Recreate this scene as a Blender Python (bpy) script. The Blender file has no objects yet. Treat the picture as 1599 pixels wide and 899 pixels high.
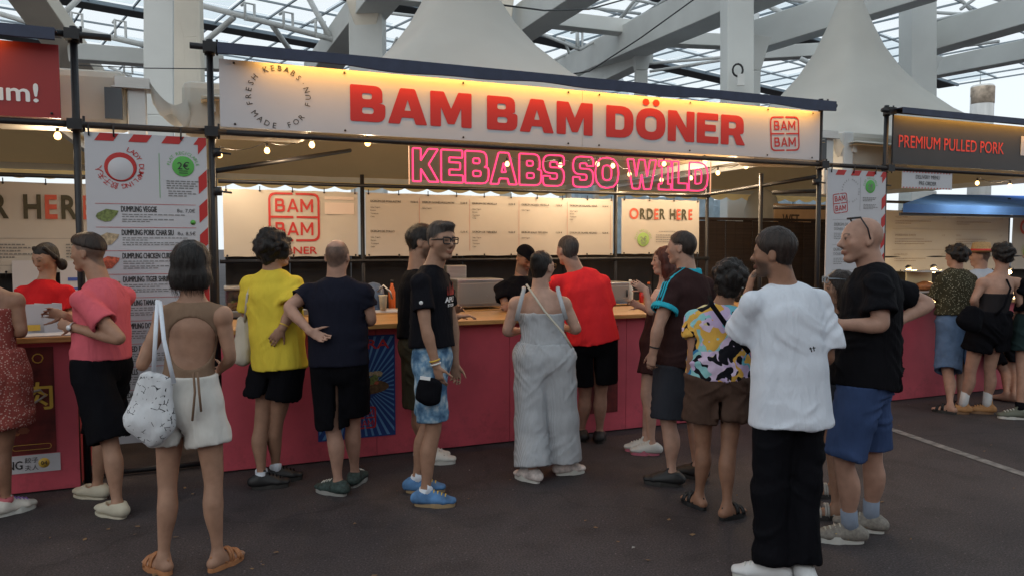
import bpy, math, random
import numpy as np
from mathutils import Vector, Matrix
random.seed(7)
S = bpy.context.scene
COL = S.collection
# ---------------------------------------------------------------- camera
FOC, EYE, YAW = 1150.0, 1.65, math.radians(22)
PIT = math.atan((449.5 - 385) / FOC)
cam = bpy.data.cameras.new('camera'); cam.sensor_width = 36; cam.lens = 36 * FOC / 1599
cam.clip_end = 3000
cobj = bpy.data.objects.new('camera', cam); COL.objects.link(cobj)
cobj.location = (0, 0, EYE); cobj.rotation_euler = (math.pi / 2 - PIT, 0, -YAW)
S.camera = cobj
# ---------------------------------------------------------------- sky, sun, exposure
w = bpy.data.worlds.new('World'); S.world = w; w.use_nodes = True
nt = w.node_tree; nt.nodes.clear()
sky = nt.nodes.new('ShaderNodeTexSky'); sky.sky_type = 'NISHITA'; sky.sun_disc = False
sky.sun_elevation = math.radians(14); sky.sun_rotation = math.radians(215); sky.dust_density = 2.0
mul = nt.nodes.new('ShaderNodeMixRGB'); mul.blend_type = 'MULTIPLY'; mul.inputs[0].default_value = 1
mul.inputs[2].default_value = (.10, .10, .10, 1)
mixn = nt.nodes.new('ShaderNodeMixRGB'); mixn.inputs[0].default_value = .88
mixn.inputs[2].default_value = (1.03, 1.11, 1.16, 1)          # even dusk overcast
bg = nt.nodes.new('ShaderNodeBackground'); bg.inputs[1].default_value = 1.0
wo = nt.nodes.new('ShaderNodeOutputWorld')
nt.links.new(sky.outputs[0], mul.inputs[1]); nt.links.new(mul.outputs[0], mixn.inputs[1])
nt.links.new(mixn.outputs[0], bg.inputs[0]); nt.links.new(bg.outputs[0], wo.inputs[0])
sun = bpy.data.lights.new('sun', 'SUN'); sun.energy = .35; sun.angle = math.radians(40); sun.color = (1, .94, .86)
so = bpy.data.objects.new('sun', sun); COL.objects.link(so)
_az = math.radians(215); _el = math.radians(32)
so.rotation_euler = (math.pi / 2 - _el, 0, math.pi - _az)
S.view_settings.view_transform = 'Standard'; S.view_settings.look = 'None'
S.view_settings.exposure = -0.04; S.view_settings.gamma = 1
S.cycles.max_bounces = 6; S.cycles.transparent_max_bounces = 12; S.cycles.sample_clamp_indirect = 4
S.cycles.use_denoising = True

# ---------------------------------------------------------------- measuring helpers
_F = np.array([math.sin(YAW) * math.cos(PIT), math.cos(YAW) * math.cos(PIT), -math.sin(PIT)])
_R = np.array([math.cos(YAW), -math.sin(YAW), 0.0]); _U = np.cross(_R, _F); _C = np.array([0, 0, EYE])
_A = np.array([math.sin(YAW), math.cos(YAW), 0.0])       # level direction away from the viewer
def ray(x, y): return _F + _R * (x - 799.5) / FOC + _U * (449.5 - y) / FOC
def at(x, y, d): return _C + ray(x, y) * d
def onY(x, y, Y): r = ray(x, y); return _C + r * (Y / r[1])
def onZ(x, y, z): r = ray(x, y); return _C + r * ((z - EYE) / r[2])

# ---------------------------------------------------------------- materials
def srgb(c):
    return tuple((v / 12.92 if v <= .04045 else ((v + .055) / 1.055) ** 2.4) for v in [x / 255 for x in c])
def mat(name, col, rough=.7, metal=0, noise=None, bump=0, bscale=20, attr=None, emit=None, es=1, var=.12, stretch=(1, 1, 1), spec=.5, sub=0):
    m = bpy.data.materials.new(name); m.use_nodes = True
    n = m.node_tree.nodes; l = m.node_tree.links; b = n['Principled BSDF']
    b.inputs['Roughness'].default_value = rough; b.inputs['Metallic'].default_value = metal
    b.inputs['Specular IOR Level'].default_value = spec
    b.inputs['Base Color'].default_value = (*col, 1)
    if sub: b.inputs['Subsurface Weight'].default_value = sub; b.inputs['Subsurface Radius'].default_value = (.01, .004, .002)
    tc = n.new('ShaderNodeTexCoord'); mp = n.new('ShaderNodeMapping'); mp.inputs['Scale'].default_value = stretch
    l.new(tc.outputs['Object'], mp.inputs[0])
    src = None
    if attr:
        a = n.new('ShaderNodeAttribute'); a.attribute_name = attr; src = a.outputs['Color']
    if noise:
        t = n.new('ShaderNodeTexNoise'); t.inputs['Scale'].default_value = noise; t.inputs['Detail'].default_value = 6
        l.new(mp.outputs[0], t.inputs['Vector'])
        r = n.new('ShaderNodeMapRange'); r.inputs[1].default_value = .3; r.inputs[2].default_value = .7
        r.inputs[3].default_value = 1 - var; r.inputs[4].default_value = 1 + var
        l.new(t.outputs[0], r.inputs[0])
        h = n.new('ShaderNodeMixRGB'); h.blend_type = 'MULTIPLY'; h.inputs[0].default_value = 1
        if src: l.new(src, h.inputs[1])
        else: h.inputs[1].default_value = (*col, 1)
        l.new(r.outputs[0], h.inputs[2]); src = h.outputs[0]
    if src: l.new(src, b.inputs['Base Color'])
    if bump:
        t = n.new('ShaderNodeTexNoise'); t.inputs['Scale'].default_value = bscale; t.inputs['Detail'].default_value = 4
        l.new(mp.outputs[0], t.inputs['Vector'])
        bp = n.new('ShaderNodeBump'); bp.inputs['Strength'].default_value = bump; bp.inputs['Distance'].default_value = .01
        l.new(t.outputs[0], bp.inputs['Height']); l.new(bp.outputs[0], b.inputs['Normal'])
    if emit: b.inputs['Emission Color'].default_value = (*emit, 1); b.inputs['Emission Strength'].default_value = es
    return m
def emission(name, col, s):
    m = bpy.data.materials.new(name); m.use_nodes = True; n = m.node_tree.nodes; n.clear()
    e = n.new('ShaderNodeEmission'); e.inputs[0].default_value = (*col, 1); e.inputs[1].default_value = s
    o = n.new('ShaderNodeOutputMaterial'); m.node_tree.links.new(e.outputs[0], o.inputs[0]); return m

# ---------------------------------------------------------------- object helpers
def tag(o, label=None, cat=None, group=None, kind=None):
    if label: o['label'] = label
    if cat: o['category'] = cat
    if group: o['group'] = group
    if kind: o['kind'] = kind
    return o
def empty(name, loc, label=None, cat=None, group=None, kind=None):
    o = bpy.data.objects.new(name, None); COL.objects.link(o); o.location = tuple(loc); o.empty_display_size = .1
    return tag(o, label, cat, group, kind)
class MB:
    """collects boxes, tubes and sheets; build() links them as one mesh object"""
    def __init__(s): s.v = []; s.f = []; s.m = []; s.sm = []
    def add(s, vs, fs, m=0, smooth=False):
        o = len(s.v); s.v += [tuple(map(float, v)) for v in vs]; s.f += [tuple(i + o for i in f) for f in fs]
        s.m += [m] * len(fs); s.sm += [smooth] * len(fs); return s
    def box(s, a, b, m=0):
        x0, y0, z0 = [min(a[i], b[i]) for i in range(3)]; x1, y1, z1 = [max(a[i], b[i]) for i in range(3)]
        return s.add([(x0, y0, z0), (x1, y0, z0), (x1, y1, z0), (x0, y1, z0), (x0, y0, z1), (x1, y0, z1), (x1, y1, z1), (x0, y1, z1)],
                     [(3, 2, 1, 0), (4, 5, 6, 7), (0, 1, 5, 4), (1, 2, 6, 5), (2, 3, 7, 6), (3, 0, 4, 7)], m)
    def beam(s, p, q, w, h, up=(0, 0, 1), m=0, w2=None, h2=None):
        p = np.array(p, float); q = np.array(q, float); d = q - p; d /= np.linalg.norm(d)
        sd = np.cross(d, up); sd /= np.linalg.norm(sd); u = np.cross(sd, d)
        w2 = w if w2 is None else w2; h2 = h if h2 is None else h2
        vs = [p + sd * a * w / 2 + u * b * h / 2 for a, b in ((-1, -1), (1, -1), (1, 1), (-1, 1))] + \
             [q + sd * a * w2 / 2 + u * b * h2 / 2 for a, b in ((-1, -1), (1, -1), (1, 1), (-1, 1))]
        return s.add(vs, [(3, 2, 1, 0), (4, 5, 6, 7), (0, 1, 5, 4), (1, 2, 6, 5), (2, 3, 7, 6), (3, 0, 4, 7)][::1], m)
    def tube(s, pts, r, n=8, m=0, cap=True, closed=False, flat=None):
        pts = [np.array(p, float) for p in pts]; k = len(pts); rings = []
        rr = r if hasattr(r, '__len__') else [r] * k; pu = None
        for i, p in enumerate(pts):
            a = pts[(i - 1) % k] if (closed or i > 0) else p; b = pts[(i + 1) % k] if (closed or i < k - 1) else p
            d = b - a; d /= (np.linalg.norm(d) + 1e-9)
            if pu is None:
                pu = np.cross(d, (0, 0, 1) if abs(d[2]) < .9 else (1, 0, 0))
            pu = pu - d * (pu @ d); pu /= (np.linalg.norm(pu) + 1e-9); pv = np.cross(d, pu)
            fl = 1 if flat is None else flat
            rings.append([p + (pu * math.cos(t) + pv * math.sin(t) * fl) * rr[i] for t in [2 * math.pi * j / n for j in range(n)]])
        vs = [v for g in rings for v in g]; fs = []
        for i in range(k if closed else k - 1):
            for j in range(n):
                a, b = i * n + j, i * n + (j + 1) % n; c = ((i + 1) % k) * n
                fs.append((a, b, c + (j + 1) % n, c + j))
        if cap and not closed: fs += [tuple(range(n))[::-1], tuple((k - 1) * n + j for j in range(n))]
        return s.add(vs, fs, m, True)
    def lathe(s, c, prof, n=16, m=0, axis=2, smooth=True):
        vs = []; fs = []
        for r, z in prof:
            for j in range(n):
                t = 2 * math.pi * j / n; p = [r * math.cos(t), r * math.sin(t), z]
                if axis == 1: p = [p[0], p[2], p[1]]
                if axis == 0: p = [p[2], p[0], p[1]]
                vs.append((c[0] + p[0], c[1] + p[1], c[2] + p[2]))
        for i in range(len(prof) - 1):
            for j in range(n):
                fs.append((i * n + j, i * n + (j + 1) % n, (i + 1) * n + (j + 1) % n, (i + 1) * n + j))
        fs += [tuple(range(n))[::-1], tuple((len(prof) - 1) * n + j for j in range(n))]
        return s.add(vs, fs, m, smooth)
    def build(s, name, mats, parent=None, bevel=0, origin=None):
        me = bpy.data.meshes.new(name)
        o0 = np.array(parent.location if (parent and origin is None) else (origin if origin is not None else (0, 0, 0)), float)
        if parent and parent.parent: o0 = o0 + np.array(parent.parent.location, float)
        me.from_pydata([tuple(np.array(v) - o0) for v in s.v], [], s.f); me.update()
        if not isinstance(mats, (list, tuple)): mats = [mats]
        for m in mats: me.materials.append(m)
        me.polygons.foreach_set('material_index', s.m); me.polygons.foreach_set('use_smooth', s.sm)
        o = bpy.data.objects.new(name, me); COL.objects.link(o)
        if parent: o.parent = parent
        elif origin is not None: o.location = tuple(o0)
        if bevel:
            b = o.modifiers.new('b', 'BEVEL'); b.width = bevel; b.segments = 2; b.limit_method = 'ANGLE'
        return o
def copy_tree(o, parent=None):
    c = o.copy(); COL.objects.link(c)
    if parent: c.parent = parent
    for ch in o.children: copy_tree(ch, c)
    return c

# text: flat lettering meshes.  origin = lower-left of the text on a plane facing -Y
def text_curve(s, size, off=0, spacing=1.0, align='LEFT', res=4, shear=0):
    cu = bpy.data.curves.new('t', 'FONT'); cu.body = s; cu.size = size; cu.offset = off
    cu.space_character = spacing; cu.align_x = align; cu.resolution_u = res; cu.shear = shear
    return cu
def curve_to_mesh(cu):
    o = bpy.data.objects.new('t', cu); COL.objects.link(o)
    dg = bpy.context.evaluated_depsgraph_get(); dg.update()
    me = bpy.data.meshes.new_from_object(o.evaluated_get(dg))
    bpy.data.objects.remove(o); n = len(me.vertices)
    co = np.empty(n * 3, np.float32); me.vertices.foreach_get('co', co); co = co.reshape(-1, 3)
    fs = [tuple(p.vertices) for p in me.polygons]; bpy.data.meshes.remove(me); bpy.data.curves.remove(cu)
    return co, fs
def put_text(mb, s, x, z, size=None, width=None, cap=None, off=0, Y=0, align='L', m=0, spacing=1.0, rot=0, xs=1.0, shear=0):
    """adds flat lettering: cap = height of a capital, width = total width (both optional)"""
    base = 1.0
    co, fs = curve_to_mesh(text_curve(s, base, 0, spacing, res=3, shear=shear)); bold = off; off = 0
    if len(co) == 0: return
    x0, x1 = co[:, 0].min(), co[:, 0].max(); capu = .73 + 2 * off
    sz = (cap / capu) if cap else size; sx = sz * xs
    if width: sx = width / (x1 - x0); sz = sz if (cap or size) else sx
    X = (co[:, 0] - x0) * sx; Z = (co[:, 1] + off) * sz; W = (x1 - x0) * sx
    if align == 'C': X -= W / 2
    if align == 'R': X -= W
    c, sn = math.cos(rot), math.sin(rot)
    for k in range(1 if bold < .004 else (2 if bold < .012 else 4)):      # heavier print: the same letters laid slightly beside themselves
        du = [0, 1, .5, .5][k] * bold * sz * 1.3; dv = [0, 0, .5, -.5][k] * bold * sz
        mb.add([(x + c * (a + du) - sn * (b + dv), Y - .00012 * k, z + sn * (a + du) + c * (b + dv)) for a, b in zip(X, Z)], fs, m)
    return W
def ring_text(mb, s, cx, cz, r, size, a0, a1, Y, m=0, inside=False, off=0):
    """letters spread along an arc from angle a0 to a1 (degrees, clockwise from the top)"""
    for i, ch in enumerate(s):
        if ch == ' ': continue
        a = math.radians(a0 + (a1 - a0) * i / max(1, len(s) - 1))
        co, fs = curve_to_mesh(text_curve(ch, 1, off * .5, res=2)); co = co * size
        if len(co) == 0: continue
        X = co[:, 0] - (co[:, 0].min() + co[:, 0].max()) / 2; Z = co[:, 1] - size * .36
        if inside: phi = math.pi - a
        else: phi = -a
        c, sn = math.cos(phi), math.sin(phi)
        px, pz = cx + r * math.sin(a), cz + r * math.cos(a)
        mb.add([(px + c * u - sn * v, Y, pz + sn * u + c * v) for u, v in zip(X, Z)], fs, m)

# ---------------------------------------------------------------- signed-distance modelling for bodies and cloth
def nrm(v): v = np.array(v, float); return v / (np.linalg.norm(v) + 1e-12)
class SDF:
    def __init__(s, lo, hi, h):
        s.h = h; s.lo = np.array(lo, np.float32); n = np.ceil((np.array(hi) - np.array(lo)) / h).astype(int) + 1
        s.n = n; s.ax = [(s.lo[i] + h * np.arange(n[i])).astype(np.float32) for i in range(3)]
        s.a = np.full(tuple(n), .3, np.float32)
    def blk(s, lo, hi, k):
        m = k + 3 * s.h; sl = []
        for i in range(3):
            a = int(max(0, math.floor((lo[i] - m - s.lo[i]) / s.h))); b = int(min(s.n[i], math.ceil((hi[i] + m - s.lo[i]) / s.h) + 1))
            if b <= a: return None
            sl.append(slice(a, b))
        return tuple(sl)
    def lin(s, sl, o, v):
        x = (s.ax[0][sl[0]] - o[0]) * v[0]; y = (s.ax[1][sl[1]] - o[1]) * v[1]; z = (s.ax[2][sl[2]] - o[2]) * v[2]
        return (x[:, None, None] + y[None, :, None] + z[None, None, :]).astype(np.float32)
    def comb(s, sl, d, k, mode):
        A = s.a[sl]
        if mode == 'u':
            h = np.clip(.5 + .5 * (A - d) / k, 0, 1); s.a[sl] = A + (d - A) * h - k * h * (1 - h)
        elif mode == 's':
            h = np.clip(.5 - .5 * (A + d) / k, 0, 1); s.a[sl] = A + (-d - A) * h + k * h * (1 - h)
        elif mode == 'i':
            s.a[sl] = np.maximum(A, d)
    def cone(s, a, b, ra, rb, side=None, k=.02, mode='u', flat=False, flata=False, hollow=0.0):
        a = np.array(a, float); b = np.array(b, float); L = np.linalg.norm(b - a) + 1e-9; ax = (b - a) / L
        if side is None: side = np.cross(ax, (0, 0, 1) if abs(ax[2]) < .9 else (1, 0, 0))
        side = nrm(side - ax * (np.array(side) @ ax)); dp = np.cross(ax, side)
        ra = ra if hasattr(ra, '__len__') else (ra, ra); rb = rb if hasattr(rb, '__len__') else (rb, rb)
        R = max(*ra, *rb); lo = np.minimum(a, b) - R; hi = np.maximum(a, b) + R
        sl = s.blk(lo, hi, k)
        if sl is None: return s
        raw = s.lin(sl, a, ax); S_ = s.lin(sl, a, side); Q = s.lin(sl, a, dp)
        t = np.clip(raw / L, 0, 1); e = raw - t * L
        W = ra[0] + (rb[0] - ra[0]) * t; D = ra[1] + (rb[1] - ra[1]) * t
        if flat: e = np.where(e > 0, 0, e)
        if flata: e = np.where(e < 0, 0, e)
        X = np.minimum(W, D)
        u, v, x = S_ / W, Q / D, e / X
        k0 = np.sqrt(u * u + v * v + x * x); k1 = np.sqrt((u / W) ** 2 + (v / D) ** 2 + (x / X) ** 2) + 1e-6
        d = k0 * (k0 - 1) / k1
        d = np.where(k1 < 1e-3, -X, d)
        if flat:
            c = raw - L
            if hollow: c = c + hollow * np.maximum(0, -d - .017)
            d = np.maximum(d, c)
        if flata: d = np.maximum(d, -raw)
        s.comb(sl, d.astype(np.float32), k, mode); return s
    def ell(s, c, r, M=None, k=.02, mode='u'):
        M = np.eye(3) if M is None else M; R = max(r)
        sl = s.blk(np.array(c) - R, np.array(c) + R, k)
        if sl is None: return s
        q = [s.lin(sl, c, M[i]) / r[i] for i in range(3)]
        k0 = np.sqrt(q[0] ** 2 + q[1] ** 2 + q[2] ** 2)
        k1 = np.sqrt((q[0] / r[0]) ** 2 + (q[1] / r[1]) ** 2 + (q[2] / r[2]) ** 2) + 1e-6
        s.comb(sl, (k0 * (k0 - 1) / k1).astype(np.float32), k, mode); return s
    def plane(s, o, n, lo=None, hi=None):
        """keeps the side the normal points away from (optionally only inside a block)"""
        sl = (slice(None),) * 3 if lo is None else s.blk(lo, hi, 0)
        if sl is not None: s.comb(sl, s.lin(sl, o, nrm(n)), 0, 'i')
        return s
    def mesh(s):
        A = s.a; sg = A < 0; nx, ny, nz = A.shape
        c = np.zeros((nx - 1, ny - 1, nz - 1), np.int8)
        for i in (0, 1):
            for j in (0, 1):
                for k in (0, 1): c += sg[i:nx - 1 + i, j:ny - 1 + j, k:nz - 1 + k]
        act = (c > 0) & (c < 8); idx = np.argwhere(act); n = len(idx)
        if n == 0: return np.zeros((0, 3)), np.zeros((0, 4), int)
        num = np.zeros((n, 3), np.float64); cnt = np.zeros(n)
        def g(o): return A[idx[:, 0] + o[0], idx[:, 1] + o[1], idx[:, 2] + o[2]]
        cor = {o: g(o) for o in [(i, j, k) for i in (0, 1) for j in (0, 1) for k in (0, 1)]}
        for o in cor:
            for ax in range(3):
                if o[ax] == 1: continue
                p = list(o); p[ax] = 1; p = tuple(p); va, vb = cor[o].astype(float), cor[p].astype(float)
                m = (va < 0) != (vb < 0); t = np.where(m, va / (va - vb + 1e-20), 0)
                q = np.array(o, float)[None, :].repeat(n, 0); q[:, ax] += t
                num[m] += q[m]; cnt[m] += 1
        V = (idx + num / np.maximum(cnt, 1)[:, None]) * s.h + s.lo
        ids = np.full(act.shape, -1, np.int64); ids[act] = np.arange(n)
        Q = []
        for ax in range(3):
            o1, o2 = [(1, 2), (2, 0), (0, 1)][ax]
            a0 = [slice(1, -1)] * 3; a1 = [slice(1, -1)] * 3
            a0[ax] = slice(0, -1); a1[ax] = slice(1, None)
            sa, sb = sg[tuple(a0)], sg[tuple(a1)]; e = np.argwhere(sa != sb)
            if len(e) == 0: continue
            base = e.copy(); base[:, o1] += 1; base[:, o2] += 1
            flip = sb[e[:, 0], e[:, 1], e[:, 2]]
            def cell(d1, d2):
                q = base.copy(); q[:, o1] += d1; q[:, o2] += d2; return ids[q[:, 0], q[:, 1], q[:, 2]]
            f = np.stack([cell(-1, -1), cell(0, -1), cell(0, 0), cell(-1, 0)], 1)
            f[flip] = f[flip][:, ::-1]; Q.append(f)
        Q = np.concatenate(Q); Q = Q[(Q >= 0).all(1)]
        return V, Q
def vnormals(V, Q):
    d = np.cross(V[Q[:, 2]] - V[Q[:, 0]], V[Q[:, 3]] - V[Q[:, 1]]); N = np.zeros_like(V)
    for i in range(4): np.add.at(N, Q[:, i], d)
    return N / (np.linalg.norm(N, axis=1)[:, None] + 1e-12)
def relax(V, Q, it=1, f=.5):
    for _ in range(it):
        N = np.zeros_like(V); c = np.zeros(len(V))
        for i in range(4):
            for j in (1, 3): np.add.at(N, Q[:, i], V[Q[:, (i + j) % 4]]); np.add.at(c, Q[:, i], 1)
        V = V + f * (N / np.maximum(c, 1)[:, None] - V)
    return V
def vnoise(P, sc, seed=0):
    P = P * sc + seed * 17.31; i = np.floor(P).astype(np.int64); f = P - i; f = f * f * (3 - 2 * f)
    def hsh(a, b, c):
        h = (a * 374761393 + b * 668265263 + c * 2147483647 + seed * 974711) & 0xffffffff
        h = ((h ^ (h >> 13)) * 1274126177) & 0xffffffff
        return ((h ^ (h >> 16)) & 0xffff) / 65535.0
    r = 0
    for dx in (0, 1):
        for dy in (0, 1):
            for dz in (0, 1):
                w_ = (f[:, 0] if dx else 1 - f[:, 0]) * (f[:, 1] if dy else 1 - f[:, 1]) * (f[:, 2] if dz else 1 - f[:, 2])
                r = r + w_ * hsh(i[:, 0] + dx, i[:, 1] + dy, i[:, 2] + dz)
    return r * 2 - 1
def mesh_obj(name, V, Q, mats, parent, col=None, mi=None):
    base = np.array(parent.location, float) if parent else np.zeros(3)
    if parent and parent.parent: base = base + np.array(parent.parent.location, float)
    me = bpy.data.meshes.new(name); n, q = len(V), len(Q)
    me.vertices.add(n); me.vertices.foreach_set('co', (V - base).astype(np.float32).ravel())
    me.loops.add(q * 4); me.loops.foreach_set('vertex_index', Q.astype(np.int32).ravel())
    me.polygons.add(q); me.polygons.foreach_set('loop_start', np.arange(q, dtype=np.int32) * 4)
    me.polygons.foreach_set('loop_total', np.full(q, 4, np.int32)); me.polygons.foreach_set('use_smooth', np.ones(q, bool))
    if not isinstance(mats, (list, tuple)): mats = [mats]
    for m in mats: me.materials.append(m)
    if mi is not None: me.polygons.foreach_set('material_index', mi.astype(np.int32))
    if col is not None:
        ca = me.color_attributes.new('Col', 'FLOAT_COLOR', 'POINT')
        ca.data.foreach_set('color', np.concatenate([col, np.ones((n, 1))], 1).astype(np.float32).ravel())
    me.update(calc_edges=True); me.validate()
    o = bpy.data.objects.new(name, me); COL.objects.link(o); o.parent = parent
    return o
# ================================================================ materials of the place
M = {}
M['black'] = mat('black painted steel', (.008, .008, .011), .5, noise=30, var=.3)
M['navy'] = mat('navy canopy trim', (.035, .045, .085), .6, noise=12, var=.15)
M['signw'] = mat('white sign board', (.54, .54, .57), .45, noise=3, var=.03)
M['redink'] = mat('red print', (.48, .022, .020), .5)
M['blackink'] = mat('black print', (.03, .03, .03), .6)
M['greyink'] = mat('grey print', (.20, .20, .20), .7)
M['whiteink'] = mat('white print', (.8, .8, .8), .6)
M['green'] = mat('green print', (.10, .42, .08), .6)
M['counter'] = mat('raspberry red panel', (.55, .082, .115), .5, noise=2.5, var=.16, bump=.05, bscale=60)
# scuffs and kick marks low on the counter boards
_m = M['counter']; _n = _m.node_tree.nodes; _l = _m.node_tree.links; _b = _n['Principled BSDF']; _tc = _n.new('ShaderNodeTexCoord'); _g = _n.new('ShaderNodeNewGeometry'); _sp = _n.new('ShaderNodeSeparateXYZ'); _l.new(_g.outputs['Position'], _sp.inputs[0])
_nz = _n.new('ShaderNodeTexNoise'); _nz.inputs['Scale'].default_value = 9; _nz.inputs['Detail'].default_value = 8; _nz.inputs['Roughness'].default_value = .75; _l.new(_g.outputs['Position'], _nz.inputs[0])
_a = _n.new('ShaderNodeMapRange'); _a.inputs[1].default_value = .0; _a.inputs[2].default_value = .55; _a.inputs[3].default_value = .16; _a.inputs[4].default_value = -.04; _l.new(_sp.outputs[2], _a.inputs[0])
_s = _n.new('ShaderNodeMath'); _s.operation = 'ADD'; _l.new(_nz.outputs[0], _s.inputs[0]); _l.new(_a.outputs[0], _s.inputs[1])
_r = _n.new('ShaderNodeMapRange'); _r.inputs[1].default_value = .60; _r.inputs[2].default_value = .74; _r.inputs[3].default_value = 0; _r.inputs[4].default_value = .22; _l.new(_s.outputs[0], _r.inputs[0])
_x = _n.new('ShaderNodeMixRGB'); _x.inputs[2].default_value = (.10, .035, .035, 1); _l.new(_b.inputs['Base Color'].links[0].from_socket, _x.inputs[1]); _l.new(_r.outputs[0], _x.inputs[0]); _l.new(_x.outputs[0], _b.inputs['Base Color'])
M['wood'] = mat('varnished wood top', (.48, .25, .085), .3, noise=6, var=.3, stretch=(1, 14, 8), bump=.05, bscale=30)
M['cream'] = mat('cream vinyl banner', (.52, .49, .44), .65, noise=1.6, var=.05, bump=.5, bscale=1.6)
M['tent'] = mat('off white tent fabric', (.64, .64, .60), .8, noise=.9, var=.10, bump=.3, bscale=2.5)
M['tan'] = mat('warm lit tent underside', (.60, .47, .30), .85, noise=1.2, var=.10)  # warm light on the tent's underside, put into its colour
def cloth_through(m, col, f):
    n = m.node_tree.nodes; l = m.node_tree.links; t = n.new('ShaderNodeBsdfTranslucent'); t.inputs[0].default_value = (*col, 1); x = n.new('ShaderNodeMixShader'); x.inputs[0].default_value = f
    o = n['Material Output']; src = o.inputs[0].links[0].from_socket; l.new(src, x.inputs[1]); l.new(t.outputs[0], x.inputs[2]); l.new(x.outputs[0], o.inputs[0])
cloth_through(M['tent'], (.75, .68, .56), .30); cloth_through(M['tan'], (.80, .56, .32), .5)
M['conc'] = mat('pale painted concrete', (.66, .67, .65), .8, noise=.6, var=.10, bump=.15, bscale=8)
M['conc2'] = mat('warm painted concrete', (.78, .72, .62), .8, noise=.6, var=.10, bump=.15, bscale=8)
M['tube'] = mat('white painted steel tube', (.62, .64, .64), .5, noise=3, var=.08)
M['dark'] = mat('dark purlin', (.10, .11, .12), .7)
M['mull'] = mat('grey blue glazing bar', (.28, .34, .39), .6)
M['steel'] = mat('brushed steel', (.50, .48, .46), .32, metal=.85, noise=5, var=.1, stretch=(1, 1, 12))
M['darkwall'] = mat('dark stained boards', (.035, .022, .018), .8, noise=4, var=.35, stretch=(.3, 1, 8))
M['interior'] = mat('dark stall interior', (.02, .018, .018), .8, noise=4, var=.3)
M['blue'] = mat('blue gazebo fabric', (.10, .28, .85), .9, noise=2, var=.15, spec=.05)
M['pork'] = mat('charcoal sign board', (.028, .030, .036), .5, noise=4, var=.1)
M['leftred'] = mat('dark red sign board', (.30, .020, .022), .5, noise=3, var=.06)
M['plasticw'] = mat('white plastic', (.7, .7, .68), .4)
M['orange'] = mat('orange plastic', (.6, .12, .02), .5)
M['bluesteel'] = mat('blue grey plastic', (.08, .12, .2), .35)
M['posterblue'] = mat('blue poster print', (.010, .045, .20), .55)
M['posterray'] = mat('light blue ray print', (.10, .25, .48), .55)
M['posterred'] = mat('dark red poster print', (.12, .014, .012), .5, noise=9, var=.5)
M['yellowink'] = mat('yellow print', (.65, .42, .06), .5)
M['foodg'] = mat('green food print', (.16, .20, .06), .6, noise=60, var=.5)
M['foodt'] = mat('tan food print', (.42, .32, .2), .6, noise=60, var=.5)
M['foodr'] = mat('red food print', (.5, .10, .05), .6, noise=60, var=.5)
M['bulb'] = emission('warm bulb', (1, .58, .20), 7)
M['led'] = emission('warm led strip', (1, .55, .14), 9)
M['neon'] = emission('pink neon tube', (1, .05, .16), 2.1)
def clearmat(name, tint, fac, rough=.05, trans=.0):
    m = bpy.data.materials.new(name); m.use_nodes = True; n = m.node_tree.nodes; n.clear(); l = m.node_tree.links
    t = n.new('ShaderNodeBsdfTransparent'); t.inputs[0].default_value = (*tint, 1)
    g = n.new('ShaderNodeBsdfGlossy'); g.inputs[0].default_value = (.8, .8, .8, 1); g.inputs[1].default_value = rough
    d = n.new('ShaderNodeBsdfTranslucent'); d.inputs[0].default_value = (.85, .9, .92, 1)
    mx = n.new('ShaderNodeMixShader'); mx.inputs[0].default_value = fac
    m2 = n.new('ShaderNodeMixShader'); m2.inputs[0].default_value = trans; o = n.new('ShaderNodeOutputMaterial')
    l.new(t.outputs[0], mx.inputs[1]); l.new(g.outputs[0], mx.inputs[2])
    l.new(mx.outputs[0], m2.inputs[1]); l.new(d.outputs[0], m2.inputs[2]); l.new(m2.outputs[0], o.inputs[0]); return m
M['acrylic'] = clearmat('clear acrylic', (.96, .94, .94), .05)
M['pane'] = clearmat('clear roof glazing', (1, 1, 1), .02, .1, .03)
M['pane2'] = clearmat('frosted roof glazing', (.90, .93, .95), .03, .2, .22)
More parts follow.
